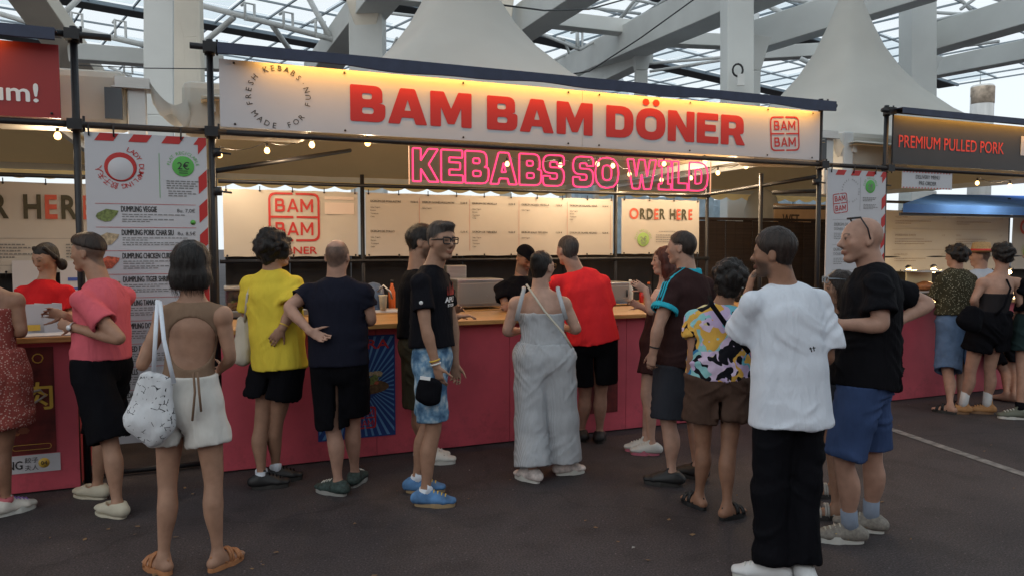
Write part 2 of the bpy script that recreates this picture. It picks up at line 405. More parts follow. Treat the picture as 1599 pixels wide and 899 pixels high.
# ground: asphalt with worn patches and grit
def ground_mat():
    m = bpy.data.materials.new('asphalt'); m.use_nodes = True; n = m.node_tree.nodes; l = m.node_tree.links; b = n['Principled BSDF']
    tc = n.new('ShaderNodeTexCoord')
    def noise(sc, det=5):
        t = n.new('ShaderNodeTexNoise'); t.inputs['Scale'].default_value = sc; t.inputs['Detail'].default_value = det
        l.new(tc.outputs['Object'], t.inputs[0]); return t.outputs[0]
    r = n.new('ShaderNodeValToRGB'); r.color_ramp.elements[0].position = .3; r.color_ramp.elements[0].color = (.037, .030, .032, 1)
    r.color_ramp.elements[1].position = .75; r.color_ramp.elements[1].color = (.066, .054, .055, 1); l.new(noise(.9), r.inputs[0])
    g = n.new('ShaderNodeMapRange'); g.inputs[1].default_value = .35; g.inputs[2].default_value = .7; g.inputs[3].default_value = .62; g.inputs[4].default_value = 1.5
    l.new(noise(95, 2), g.inputs[0])
    x = n.new('ShaderNodeMixRGB'); x.blend_type = 'MULTIPLY'; x.inputs[0].default_value = 1
    l.new(r.outputs[0], x.inputs[1]); l.new(g.outputs[0], x.inputs[2]); l.new(x.outputs[0], b.inputs['Base Color'])
    bp = n.new('ShaderNodeBump'); bp.inputs['Strength'].default_value = .6; bp.inputs['Distance'].default_value = .006
    l.new(noise(140, 3), bp.inputs['Height']); l.new(bp.outputs[0], b.inputs['Normal'])
    # darker spill stains and fine cracks
    st = n.new('ShaderNodeMapRange'); st.inputs[1].default_value = .52; st.inputs[2].default_value = .60; st.inputs[3].default_value = 1; st.inputs[4].default_value = .80; l.new(noise(2.6, 7), st.inputs[0])
    x2 = n.new('ShaderNodeMixRGB'); x2.blend_type = 'MULTIPLY'; x2.inputs[0].default_value = 1; l.new(x.outputs[0], x2.inputs[1]); l.new(st.outputs[0], x2.inputs[2])
    vo = n.new('ShaderNodeTexVoronoi'); vo.feature = 'DISTANCE_TO_EDGE'; vo.inputs['Scale'].default_value = .55; dn = n.new('ShaderNodeTexNoise'); dn.inputs['Scale'].default_value = 3; dn.inputs['Detail'].default_value = 8
    l.new(tc.outputs['Object'], dn.inputs[0]); am = n.new('ShaderNodeMixRGB'); am.inputs[0].default_value = .35; l.new(tc.outputs['Object'], am.inputs[1]); l.new(dn.outputs['Color'], am.inputs[2]); l.new(am.outputs[0], vo.inputs[0])
    cr = n.new('ShaderNodeMapRange'); cr.inputs[1].default_value = .002; cr.inputs[2].default_value = .010; cr.inputs[3].default_value = .8; cr.inputs[4].default_value = 1; l.new(vo.outputs['Distance'], cr.inputs[0])
    x3 = n.new('ShaderNodeMixRGB'); x3.blend_type = 'MULTIPLY'; x3.inputs[0].default_value = 1; l.new(x2.outputs[0], x3.inputs[1]); l.new(cr.outputs[0], x3.inputs[2])
    sp = n.new('ShaderNodeMapRange'); sp.inputs[1].default_value = .66; sp.inputs[2].default_value = .72; sp.inputs[3].default_value = 1; sp.inputs[4].default_value = 2.6; l.new(noise(60, 2), sp.inputs[0])
    x4 = n.new('ShaderNodeMixRGB'); x4.blend_type = 'MULTIPLY'; x4.inputs[0].default_value = 1; l.new(x3.outputs[0], x4.inputs[1]); l.new(sp.outputs[0], x4.inputs[2]); l.new(x4.outputs[0], b.inputs['Base Color'])
    b.inputs['Roughness'].default_value = .75; b.inputs['Specular IOR Level'].default_value = .35
    return m
M['asphalt'] = ground_mat()
tag(MB().add([(-400, -400, 0), (400, -400, 0), (400, 400, 0), (-400, 400, 0)], [(0, 1, 2, 3)]).build('ground', M['asphalt']), kind='structure')
M['paint'] = mat('worn white road paint', (.17, .16, .155), .8, noise=14, var=.5)
_a, _b = onZ(1362, 660, 0), onZ(1700, 775, 0)
_d = nrm(_b - _a); _n = np.array([-_d[1], _d[0], 0]) * .045
tag(MB().add([_a - _n + [0, 0, .004], _b - _n + [0, 0, .004], _b + _n + [0, 0, .004], _a + _n + [0, 0, .004]], [(0, 1, 2, 3)]).build('road_marking', M['paint']), kind='structure')
# litter: dry leaf scraps and paper crumbs trodden into the asphalt
mb = MB()
for i in range(110):
    x, y = random.uniform(-1, 8), random.uniform(2.4, 5.6); r = random.uniform(.004, .013); a = random.uniform(0, 6)
    z = [random.uniform(.004, .012) for _ in range(4)]
    mb.add([(x + r * math.cos(a + k * 1.57) * (1.7 if k % 2 else 1), y + r * math.sin(a + k * 1.57), z[k]) for k in range(4)], [(0, 1, 2, 3)], m=random.choice([0, 0, 0, 0, 0, 1]))
tag(mb.build('litter', [mat('dry leaf', (.20, .12, .06), .9), mat('paper scrap', (.30, .29, .27), .9)]), kind='stuff')

# ================================================================ block letters of the big sign and the neon
GL = {
 'B': (.84, [[(0,0,.05),(0,1,.05),(.79,1,.27),(.79,.54,.2),(.70,.52,.02),(.86,.50,.2),(.86,0,.27)], [(.29,.62,.06),(.29,.78,.06),(.53,.78,.07),(.53,.62,.07)], [(.29,.22,.06),(.29,.39,.06),(.57,.39,.08),(.57,.22,.08)]]),
 'A': (1.0, [[(0,0,.04),(.31,1,.05),(.69,1,.05),(1,0,.04),(.70,0,.04),(.65,.18,.02),(.35,.18,.02),(.30,0,.04)], [(.42,.38,.02),(.5,.68,.02),(.58,.38,.02)]]),
 'M': (1.1, [[(0,0,.04),(0,1,.04),(.36,1,.04),(.55,.52,.02),(.74,1,.04),(1.1,1,.04),(1.1,0,.04),(.82,0,.04),(.82,.55,.02),(.64,.08,.03),(.46,.08,.03),(.28,.55,.02),(.28,0,.04)]]),
 'D': (.88, [[(0,0,.05),(0,1,.05),(.88,1,.44),(.88,0,.44)], [(.29,.25,.03),(.29,.75,.03),(.58,.75,.2),(.58,.25,.2)]]),
 'O': (.98, [[(0,-.01,.47),(0,1.01,.47),(.98,1.01,.47),(.98,-.01,.47)], [(.30,.25,.18),(.30,.75,.18),(.68,.75,.18),(.68,.25,.18)]]),
 'N': (.92, [[(0,0,.04),(0,1,.04),(.30,1,.04),(.64,.46,.01),(.64,1,.04),(.92,1,.04),(.92,0,.04),(.62,0,.04),(.28,.54,.01),(.28,0,.04)]]),
 'E': (.78, [[(0,0,.05),(0,1,.05),(.76,1,.05),(.76,.77,.04),(.29,.77,.02),(.29,.62,.02),(.68,.62,.04),(.68,.40,.04),(.29,.40,.02),(.29,.23,.02),(.78,.23,.04),(.78,0,.05)]]),
 'R': (.90, [[(0,0,.04),(0,1,.05),(.84,1,.3),(.84,.40,.22),(.70,.37,.02),(.90,0,.04),(.58,0,.05),(.45,.32,.03),(.29,.32,.02),(.29,0,.04)], [(.29,.55,.03),(.29,.77,.03),(.55,.77,.1),(.55,.55,.1)]]),
 'K': (.90, [[(0,0,.04),(0,1,.04),(.28,1,.04),(.28,.64,.01),(.54,1,.04),(.88,1,.04),(.55,.53,.02),(.90,0,.04),(.56,0,.04),(.28,.38,.01),(.28,0,.04)]]),
 'S': (.84, [[(.84,.70,.03),(.84,1,.30),(0,1,.32),(0,.42,.24),(.56,.41,.07),(.56,.23,.07),(.28,.23,.06),(.28,.32,.03),(0,.32,.03),(0,0,.30),(.84,0,.32),(.84,.61,.26),(.28,.60,.07),(.28,.78,.07),(.56,.78,.06),(.56,.70,.03)]]),
 'W': (1.28, [[(0,1,.04),(.28,1,.04),(.40,.42,.02),(.52,1,.04),(.76,1,.04),(.88,.42,.02),(1.0,1,.04),(1.28,1,.04),(1.04,0,.05),(.74,0,.05),(.64,.5,.02),(.54,0,.05),(.24,0,.05)]]),
 'I': (.56, [[(0,0,.03),(0,.2,.03),(.14,.2,.01),(.14,.8,.01),(0,.8,.03),(0,1,.03),(.56,1,.03),(.56,.8,.03),(.42,.8,.01),(.42,.2,.01),(.56,.2,.03),(.56,0,.03)]]),
 'L': (.70, [[(0,0,.04),(0,1,.04),(.28,1,.04),(.28,.24,.02),(.70,.24,.04),(.70,0,.04)]]),
}
def rounded(pts, n=5):
    out = []; k = len(pts)
    for i, (x, y, r) in enumerate(pts):
        p = np.array([x, y], float); a = np.array(pts[i - 1][:2], float); b = np.array(pts[(i + 1) % k][:2], float)
        u = a - p; v = b - p; lu, lv = np.linalg.norm(u), np.linalg.norm(v); u /= lu; v /= lv
        r_ = min(r, lu * .49, lv * .49); s_, e_ = p + u * r_, p + v * r_
        for j in range(n + 1):
            t = j / n; out.append((1 - t) ** 2 * s_ + 2 * t * (1 - t) * p + t * t * e_)
    return out
def glyph_faces(loops):
    cu = bpy.data.curves.new('g', 'CURVE'); cu.dimensions = '2D'; cu.fill_mode = 'BOTH'
    for lp in loops:
        sp = cu.splines.new('POLY'); sp.points.add(len(lp) - 1); sp.use_cyclic_u = True
        for q, p in zip(sp.points, lp): q.co = (p[0], p[1], 0, 1)
    return curve_to_mesh(cu)
def word(s, gap=.09, space=.34):
    x = 0; out = []
    for ch in s:
        if ch == ' ': x += space; continue
        out.append((ch, x)); x += GL['O' if ch == 'Ö' else ch][0] + gap
    return out, x - gap
def block_word(s, x0, x1, z, h, Y, m, parent, gap=.09):
    ls, W = word(s, gap); k = (x1 - x0) / W
    for ch, x in ls:
        loops = [rounded(l) for l in GL['O' if ch == 'Ö' else ch][1]]
        if ch == 'Ö':
            loops += [[(cx + .115 * math.cos(t * .6283), 1.19 + .115 * math.sin(t * .6283)) for t in range(10)] for cx in (.32, .66)]
        co, fs = glyph_faces(loops); me = MB()
        me.add([(x0 + (x + a) * k, Y, z + b * h) for a, b, _ in co], fs, 0)
        me.build('letter', m, parent)
# thinner capitals of the stamp logo
GLT = {'B': (.84, [[(0,0,.02),(0,1,.02),(.74,1,.27),(.74,.53,.2),(.68,.52,.02),(.82,.50,.2),(.82,0,.27)], [(.19,.58,.04),(.19,.83,.04),(.56,.83,.12),(.56,.58,.12)], [(.19,.17,.04),(.19,.42,.04),(.62,.42,.12),(.62,.17,.12)]]),
 'A': (1.0, [[(0,0,.01),(.41,1,.02),(.59,1,.02),(1,0,.01),(.80,0,.01),(.72,.20,.01),(.28,.20,.01),(.20,0,.01)], [(.34,.36,.01),(.5,.76,.01),(.66,.36,.01)]]),
 'M': (1.1, [[(0,0,.01),(0,1,.01),(.18,1,.01),(.55,.42,.01),(.92,1,.01),(1.1,1,.01),(1.1,0,.01),(.91,0,.01),(.91,.66,.01),(.60,.18,.01),(.50,.18,.01),(.19,.66,.01),(.19,0,.01)]])}
def stamp(mb, cx, cz, w, h, Y, tilt=0, m=0, th=.012, cap=None):
    """the two-line square logo: rounded frame broken at top and bottom, bar across, a word above and below"""
    c, s = math.cos(tilt), math.sin(tilt)
    def P(x, z): return (cx + c * x - s * z, Y, cz + s * x + c * z)
    out = rounded([(-w/2, -h/2, .15*w), (-w/2, h/2, .15*w), (w/2, h/2, .15*w), (w/2, -h/2, .15*w)], 4)
    inn = rounded([(-w/2+th, -h/2+th, .12*w), (-w/2+th, h/2-th, .12*w), (w/2-th, h/2-th, .12*w), (w/2-th, -h/2+th, .12*w)], 4)
    k = len(out); vs = [P(*p) for p in out] + [P(*p) for p in inn]; fs = []
    for i in range(k):
        j = (i + 1) % k; mx = (out[i][0] + out[j][0]) / 2
        if abs(out[i][0] - out[j][0]) > w * .4:      # long horizontal side: leave the gap of the stamp
            a, b = out[i], out[j]; a2, b2 = inn[i], inn[j]
            for t0, t1 in ((0, .46), (.54, 1)):
                q = [(a[0] + (b[0]-a[0])*t0, a[1]), (a[0] + (b[0]-a[0])*t1, a[1]), (a[0] + (b[0]-a[0])*t1, a2[1]), (a[0] + (b[0]-a[0])*t0, a2[1])]
                o = len(vs); vs += [P(*p) for p in q]; fs.append((o, o+1, o+2, o+3))
        else: fs.append((i, j, k + j, k + i))
    for x0, x1 in ((-w/2+th, -.02*w), (.04*w, w/2-th)):
        o = len(vs); vs += [P(x0, -th/2), P(x1, -th/2), P(x1, th/2), P(x0, th/2)]; fs.append((o, o+1, o+2, o+3))
    mb.add(vs, fs, m)
    cp = cap or h * .27
    for zz in (h * .105, -h * .375):
        ls, W = word('BAM', .14); k = w * .74 / W
        for ch, gx in ls:
            co, fs = glyph_faces([rounded(l_, 3) for l_ in GLT[ch][1]])
            mb.add([P(-w * .37 + (gx + c_[0]) * k, zz + c_[1] * cp) for c_ in co], fs, m)
# ================================================================ scaffolding of the stall row (front plane)
FY = 5.80
scaf = empty('scaffold_frame', (0, FY, 0), 'black scaffold tube frame that carries the signs along the whole row of stalls', 'scaffolding')
def pole(p, q, r=.024, parent=None): return MB().tube([p, q], r, 10).build('pole', M['black'], parent or scaf)
for x in (-.85, 0.0, 5.70, 6.60, 12.3): pole((x, FY, 0), (x, FY, 3.13))
for z in (3.065, 2.47):
    for x0, x1 in ((-6.5, -.62 if z > 3 else .10), ((-.13 if z > 3 else .10), 5.85 if z > 3 else 5.9), ((6.48 if z > 3 else 5.9), 12.6)):
        pole((x0, FY - .05, z), (x1, FY - .05, z), .022)
for x in (-.85, 0.0, 5.70, 6.60):
    for z in (3.065, 2.47):
        mb = MB(); mb.lathe((x, FY, z - .045), [(.036, 0), (.036, .09)], 10); mb.box((x - .045, FY - .085, z - .035), (x + .045, FY - .01, z + .035)); mb.tube([(x + .05, FY - .04, z - .05), (x + .05, FY - .04, z + .06)], .009, 6)
        mb.build('clamp', M['black'], scaf)
for x, z in ((.03, 2.33), (.03, 2.05), (5.66, 2.3), (6.57, 2.3)):
    mb = MB(); mb.lathe((x, FY, z - .03), [(.034, 0), (.034, .06)], 8); mb.tube([(x, FY - .02, z), (x + .10, FY - .02, z - .01)], .008, 6); mb.build('clamp', M['black'], scaf)
pole((-.85, FY + .12, .03), (0, FY + .12, .03), .02)

def rearframe(x0, x1, posts, label):
    e = empty('scaffold_frame', (x0, 7.78, 0), label, 'scaffolding', 'rear frames of the stalls')
    for z in (2.285, 1.50): pole((x0, 7.78, z), (x1, 7.78, z), .020, e)
    for x in posts: pole((x, 7.80, 0), (x, 7.80, 2.40), .022, e)
    return e
rf0 = rearframe(-6, .0, (-.05,), 'black tube frame behind the dumpling stall holding its cream banner')
rf1 = rearframe(.05, 5.85, (.02, 1.455, 4.50, 5.83), 'black tube frame behind the kebab counter holding three cream banners')
rf2 = rearframe(8.7, 14, (8.74, 11.52), 'black tube frame behind the pulled pork counter holding its cream banners')
# side rails of the right end of the stall, going back from the front post
for p, q in (((5.72, 5.8, 2.36), (5.80, 7.9, 2.30)), ((5.72, 6.5, 2.24), (6.5, 5.9, 2.26)), ((5.74, 6.5, 2.08), (6.5, 5.95, 2.06))): pole(p, q, .022)
pole((5.74, 6.7, 0), (5.74, 6.7, 2.47))
pole((.02, 5.85, 2.20), (1.3, 7.6, 2.62), .02)

def lip_profile(x0, x1, zb, zt, parent, sy, wave=0.0):
    n = 60; xs = np.linspace(x0, x1, n); vs = []; fs = []
    for x in xs:
        zz = zb + wave * (math.sin(x * 3.1) + .6 * math.sin(x * 7.7 + 1))
        vs += [(x, sy - .15, zz + .005), (x, sy - .15, zt), (x, sy + .10, zt), (x, sy + .10, zt - .007), (x, sy - .142, zt - .007), (x, sy - .142, zz)]
    for i in range(n - 1):
        for k in range(5): fs.append((6*i+k, 6*i+6+k, 6*i+7+k, 6*i+1+k))
        fs.append((6*i+5, 6*i, 6*i+6, 6*i+11))
    fs += [(0, 1, 4, 5), (1, 2, 3, 4)]; o = 6 * (n - 1); fs += [(o+5, o+4, o+1, o), (o+4, o+3, o+2, o+1)]
    return MB().add(vs, fs).build('canopy_lip', M['navy'], parent)
# ================================================================ big sign
sg = empty('fascia_sign', (.06, FY, 2.5), 'long white sign reading BAM BAM DÖNER in bold red, lit warm from above', 'sign')
SY = FY - .035
for a, b in ((.06, 2.985), (2.989, 5.66)):
    MB().box((a, SY, 2.512), (b, SY + .02, 2.995)).build('board', M['signw'], sg)
# wavy navy canopy lip above the board
mb = MB(); xs = np.linspace(.05, 5.72, 60)
lip = [2.985 + .010 * math.sin(x * 3.1) + .006 * math.sin(x * 7.7 + 1) for x in xs]
vs = []; fs = []
for x, zz in zip(xs, lip): vs += [(x, SY - .15, zz + .005), (x, SY - .15, 3.075), (x, SY + .10, 3.075), (x, SY + .10, 3.068), (x, SY - .142, 3.068), (x, SY - .142, zz)]
for i in range(59):
    for k in range(5): fs.append((6*i+k, 6*i+6+k, 6*i+7+k, 6*i+1+k))
    fs.append((6*i+5, 6*i, 6*i+6, 6*i+11))
mb.add(vs, fs); mb.build('canopy_lip', M['navy'], sg)
MB().box((.35, SY - .090, 3.056), (5.55, SY - .070, 3.062)).build('led_strip', M['led'], sg)
def led_lamp(x0, x1, z, y, e):
    li = bpy.data.lights.new('led_light', 'AREA'); li.shape = 'RECTANGLE'; li.size = x1 - x0; li.size_y = .03; li.energy = e; li.color = (1, .46, .09)
    o = bpy.data.objects.new('led_light', li); COL.objects.link(o); o.location = ((x0 + x1) / 2, y, z); o.rotation_euler = (math.radians(14), 0, 0)
led_lamp(.33, 5.6, 3.045, SY - .075, 19)
xb0, xb1 = .99, 4.735
block_word('BAM BAM DÖNER', xb0, xb1, 2.612, .278, SY - .004, M['redink'], sg, gap=.08)
mb = MB(); ring_text(mb, 'FRESH KEBABS·', .465, 2.752, .212, .058, -106, 58, SY - .004, off=.002)
ring_text(mb, 'MADE FOR FUN', .465, 2.752, .212, .058, 232, 72, SY - .004, inside=True, off=.002)
tag(mb.build('lettering', M['blackink'], sg), kind='stuff')
mb = MB(); stamp(mb, 5.215, 2.752, .36, .335, SY - .004, .06, th=.015); tag(mb.build('logo', M['redink'], sg), kind='stuff')
for x in (.16, .95, 1.9, 2.85, 3.15, 4.1, 5.0, 5.56):
    for z in (2.535, 2.972): MB().lathe((x, SY - .004, z), [(.009, -.004), (.007, -.008)], 8, axis=1).build('screw', M['black'], sg)

# ================================================================ neon under the sign
ns = empty('neon_sign', (1.46, FY, 2.45), 'glowing pink neon sign reading KEBABS SO WILD on a clear panel under the white sign', 'neon sign')
NY = FY - .03
MB().box((1.455, NY + .015, 2.145), (4.36, NY + .021, 2.445)).build('backing_panel', M['acrylic'], ns)
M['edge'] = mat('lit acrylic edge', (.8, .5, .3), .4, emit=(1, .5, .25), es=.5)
for x in (1.455, 4.36): MB().box((x - .003, NY + .012, 2.145), (x + .003, NY + .024, 2.445)).build('panel_edge', M['edge'], ns)
def neon_word(s, x0, x1, z, h):
    ls, W = word(s, .02, .26); k = (x1 - x0) / W
    for ch, x in ls:
        mb = MB()
        for lp in GL[ch][1]:
            pts = [(x0 + (x + p[0] * .93) * k, NY, z + p[1] * h) for p in rounded(lp, 3)]
            mb.tube(pts, .0072, 6, closed=True)
        mb.build('neon_letter', M['neon'], ns)
neon_word('KEBABS SO WILD', 1.48, 4.33, 2.168, .262)
for x in (1.6, 2.5, 3.4, 4.25): MB().tube([(x, NY + .018, 2.44), (x, FY - .05, 2.47)], .002, 4).build('wire', M['black'], ns)

# ================================================================ dark signs either side
ls_ = empty('fascia_sign', (-3, FY, 2.5), 'dark red sign ending in um! above the dumpling stall', 'sign')
MB().box((-6.4, SY, 2.505), (-.935, SY + .02, 2.99)).build('board', M['leftred'], ls_)
lip_profile(-6.4, -.93, 2.985, 3.065, ls_, SY, .004)
MB().box((-6.0, SY - .09, 3.05), (-1.33, SY - .07, 3.055)).build('led_strip', M['led'], ls_)
led_lamp(-3.6, -1.26, 3.04, SY - .075, 6)
mb = MB(); put_text(mb, 'Yum!', -1.065, 2.605, cap=.125, off=.035, Y=SY - .004, align='R', xs=1.12)
tag(mb.build('lettering', M['whiteink'], ls_), kind='stuff')
MB().lathe((-.985, SY - .004, 2.535), [(.009, -.004), (.007, -.008)], 8, axis=1).build('screw', M['black'], ls_)
ps = empty('fascia_sign', (8, FY, 2.5), 'charcoal sign reading PREMIUM PULLED PORK in red letters at the right edge', 'sign')
MB().box((6.665, SY, 2.52), (12.2, SY + .02, 3.03)).build('board', M['pork'], ps)
lip_profile(6.62, 12.3, 3.015, 3.085, ps, SY, .004)
MB().box((6.75, SY - .09, 3.066), (12.0, SY - .07, 3.071)).build('led_strip', M['led'], ps)
led_lamp(6.75, 12.0, 3.055, SY - .075, 15)
_x0, _x1 = onY(1403, 220, SY)[0], onY(1567, 230, SY)[0]
mb = MB(); put_text(mb, 'PREMIUM PULLED PORK', _x0, 2.70, cap=.135, width=_x1 - _x0, off=.012, Y=SY - .004); tag(mb.build('lettering', mat('red letter print', (.75, .05, .03), .5), ps), kind='stuff')
_x = onY(1594, 220, SY)[0]
MB().box((_x, SY - .006, 2.70), (_x + .5, SY - .001, 2.92)).build('panel', M['signw'], ps)

dm = empty('hanging_sign', (6.9, FY, 2.3), 'small white sign reading DELIVERY MENU PRE ORDER under the charcoal sign', 'sign')
_a, _b = onY(1408, 265, 5.76), onY(1485, 297, 5.76)
MB().box((_a[0], 5.75, 2.27), (_b[0], 5.757, 2.45)).build('board', M['signw'], dm)
mb = MB(); cx = (_a[0] + _b[0]) / 2
put_text(mb, 'DELIVERY MENU', cx, 2.375, cap=.042, width=.36, off=.008, Y=5.746, align='C'); put_text(mb, 'PRE ORDER', cx, 2.308, cap=.042, width=.26, off=.008, Y=5.746, align='C')
tag(mb.build('lettering', M['blackink'], dm), kind='stuff')
mb = MB()
for i in range(16):
    for z in (2.272, 2.436):
        x = _a[0] + .01 + i * (_b[0] - _a[0] - .02) / 16
        mb.add([(x, 5.747, z), (x + .018, 5.747, z), (x + .022, 5.747, z + .012), (x + .004, 5.747, z + .012)], [(0, 1, 2, 3)])
tag(mb.build('striped_border', M['redink'], dm), kind='stuff')

# ================================================================ tall menu boards between the stalls
def candy_border(mb, x0, x1, z0, z1, Y, left=False):
    n = 4; p = (x1 - x0) / (n - .3)
    for i in range(n):
        a = x0 + .06 + i * p
        if i == n - 1: mb.add([(a, Y, z1 - .052), (x1 - .055, Y, z1 - .052), (x1 - .055, Y, z1 - .12), (x1, Y, z1 - .05), (x1, Y, z1), (a + .035, Y, z1)], [(0, 1, 2, 3, 4, 5)])
        else: mb.add([(a, Y, z1 - .052), (a + .115, Y, z1 - .052), (a + .15, Y, z1), (a + .035, Y, z1)], [(0, 1, 2, 3)])
    z = z1 - .30
    while z > z0 + .15:
        mb.add([(x1 - .055, Y, z - .10), (x1, Y, z - .045), (x1, Y, z + .075), (x1 - .055, Y, z + .02)], [(0, 1, 2, 3)])
        z -= .205
def textlines(mb, x, z, w, n, h=.009, gap=.018, Y=0, m=0, seed=0):
    """rows of tiny print, too small to read in the photograph"""
    rr = random.Random(seed + int(x * 100) + int(z * 1000))
    for i in range(n):
        a = x; end = x + w * rr.uniform(.72, 1) if i < n - 1 else x + w * rr.uniform(.35, .8)
        while a < end:
            ww = rr.uniform(.012, .035); mb.add([(a, Y, z - i * gap), (a + ww, Y, z - i * gap), (a + ww, Y, z - i * gap + h), (a, Y, z - i * gap + h)], [(0, 1, 2, 3)], m); a += ww + .007
BY = FY - .052
b1 = empty('menu_board', (-.42, FY, .27), 'tall white dumpling menu board with red striped edge, DUMPLING dishes and green recycling badge', 'menu board', 'tall menu boards between the stalls')
MB().box((-.80, BY, .27), (-.035, BY + .016, 2.425)).build('board', M['signw'], b1, bevel=.003)
BT = BY - .003
mb = MB(); candy_border(mb, -.80, -.037, .27, 2.422, BT); tag(mb.build('striped_border', M['redink'], b1), kind='stuff')
mr = MB(); mk = MB(); mg = MB(); my = MB(); ms = MB()
# round emblem, plain, with its lettering round it
_ex, _ez = -.585, 2.195
mr.lathe((_ex, BT, _ez), [(.100, -.0005), (.094, -.001)], 28, axis=1)
my.lathe((_ex, BT - .0012, _ez - .012), [(.078, -.0005), (.077, -.001)], 28, axis=1)
ring_text(mr, 'LADY DUMPLING', _ex, _ez, .132, .046, 24, 172, BT, off=.012)
ring_text(mr, '餃子夫人', _ex, _ez, .132, .05, 198, 262, BT, off=.006)
mg.add([(-.345, BT, 1.99), (-.342, BT, 1.99), (-.342, BT, 2.30), (-.345, BT, 2.30)], [(0, 1, 2, 3)])
def badge(mg, mk, cx, cz, r, Y):
    mg.lathe((cx, Y, cz), [(r, -.0005), (r * .98, -.001)], 24, axis=1)
    ring_text(mg, 'PLAT RECICLABLE', cx, cz, r * 1.32, r * .42, -82, 82, Y)
    put_text(mk, '2€', cx, cz - r * .30, cap=r * .72, off=.02, Y=Y - .002, align='C')
    for k in range(2): mk.add([(cx - r*.4, Y-.002, cz - r*(.5+.2*k)), (cx + r*.4, Y-.002, cz - r*(.5+.2*k)), (cx + r*.4, Y-.002, cz - r*(.42+.2*k)), (cx - r*.4, Y-.002, cz - r*(.42+.2*k))], [(0,1,2,3)])
badge(mg, mk, -.19, 2.215, .072, BT)
textlines(ms, -.30, 2.105, .215, 4, .008, .016, BT); textlines(ms, -.29, 2.035, .20, 3, .007, .016, BT, seed=3)
rows = ['DUMPLING VEGGIE', 'DUMPLING PORK CHAR SIU', 'DUMPLING CHICKEN CURRY', 'DUMPLING TIGER SHRIMP', 'DUMPLING TAMAGO', 'DUMPLING DOU SHA', 'FRIED RICE', 'ROLLS', 'EDAMAME']
price = ['8u. 7,0€', '8u. 8,5€', '8u. 8,5€', '8u. 9,0€', '8u. 8,5€', '8u. 7,0€', '6,0€', '7,5€', '5,0€']
for i, (t, pr) in enumerate(zip(rows, price)):
    z = 1.942 - i * .162
    mr.add([(-.745, BT, z), (-.115, BT, z), (-.115, BT, z + .003), (-.745, BT, z + .003)], [(0, 1, 2, 3)])
    put_text(mk, t, -.59, z - .052, cap=.040, off=.030, Y=BT, width=.0148 * len(t))
    put_text(mk, pr, -.12, z - .052, cap=.026, Y=BT, align='R')
    textlines(ms, -.585, z - .074, .42, 2, .006, .015, BT, seed=i); textlines(ms, -.585, z - .108, .45, 2, .006, .014, BT, seed=i + 9)
mg.lathe((-.135, BT, 1.82), [(.017, -.0005), (.018, -.001)], 12, axis=1)
tag(mr.build('lettering', M['redink'], b1), kind='stuff'); tag(mk.build('lettering', M['blackink'], b1), kind='stuff')
tag(mg.build('badge', M['green'], b1), kind='stuff'); my.build('emblem', M['signw'], b1); tag(ms.build('lettering', M['greyink'], b1), kind='stuff')
for i, k in enumerate(('foodg', 'foodt', 'foodr', 'foodt')):
    z = 1.865 - i * .162; mb = MB(); p = [(-.745, z - .01), (-.735, z + .012), (-.68, z + .042), (-.605, z + .030), (-.615, z + .005), (-.655, z - .040), (-.69, z - .046), (-.73, z - .03)]
    mb.add([(x, BT - .001, y) for x, y in p], [tuple(range(8))]); mb.build('food_picture', M[k], b1)

b2_ = empty('menu_board', (6.13, FY, .27), 'tall white kebab menu board with striped edge and BAM BAM stamp behind the bald man', 'menu board', 'tall menu boards between the stalls')
MB().box((5.76, BY, .27), (6.56, BY + .016, 2.43)).build('board', M['signw'], b2_, bevel=.003)
mb = MB(); candy_border(mb, 5.80, 6.558, .27, 2.427, BT); tag(mb.build('striped_border', M['redink'], b2_), kind='stuff')
mr = MB(); mk = MB(); mg = MB()
stamp(mr, 5.935, 2.09, .19, .20, BT, .12, th=.008)
ring_text(mk, 'FRESH KEBABS MADE FOR FUN ', 6.07, 2.22, .115, .026, -170, 178, BT)
mk.add([(6.20, BT, 2.02), (6.203, BT, 2.02), (6.203, BT, 2.36), (6.20, BT, 2.36)], [(0, 1, 2, 3)])
badge(mg, mk, 6.34, 2.27, .068, BT)
textlines(mk, 6.24, 2.15, .2, 3, .008, .016, BT); textlines(mk, 6.25, 2.08, .19, 4, .006, .014, BT, seed=4)
for i, (t, u) in enumerate((('DÜRÜM DE POLLO', 'DÖNER DE POLLO'), ('DÜRÜM NOMÉS POLLO', 'DÖNER NOMÉS POLLO'), ('DÜRÜM DE VEDELLA', 'DÖNER DE TERNERA'), ('DÜRÜM MIXT', 'DÖNER MIXTO'), ('DÜRÜM DE FALAFEL', 'DÜRÜM VEGÀ'), ('PATATES', 'PATATAS'))):
    z = 1.86 - i * .255
    put_text(mk, t, 5.86, z, cap=.032, off=.012, Y=BT, xs=.85); put_text(mk, u, 5.86, z - .045, cap=.030, Y=BT, xs=.85)
    textlines(mk, 5.86, z - .08, .16, 4, .006, .018, BT, seed=i); textlines(mk, 6.12, z - .08, .14, 3, .006, .018, BT, seed=i + 3)
    mk.add([(5.84, BT, z + .06), (6.45, BT, z + .06), (6.45, BT, z + .062), (5.84, BT, z + .062)], [(0, 1, 2, 3)])
tag(mr.build('lettering', M['redink'], b2_), kind='stuff'); tag(mk.build('lettering', M['greyink'], b2_), kind='stuff'); tag(mg.build('badge', M['green'], b2_), kind='stuff')
for e, xs in ((b1, (-.77, -.62, -.2)), (b2_, (5.8, 6.1, 6.4))):
    for x in xs: MB().tube([(x, FY - .075, 2.48), (x, BT - .006, 2.40), (x + .006, BT - .006, 2.40)], .006, 5).build('cable_tie', M['black'], e)

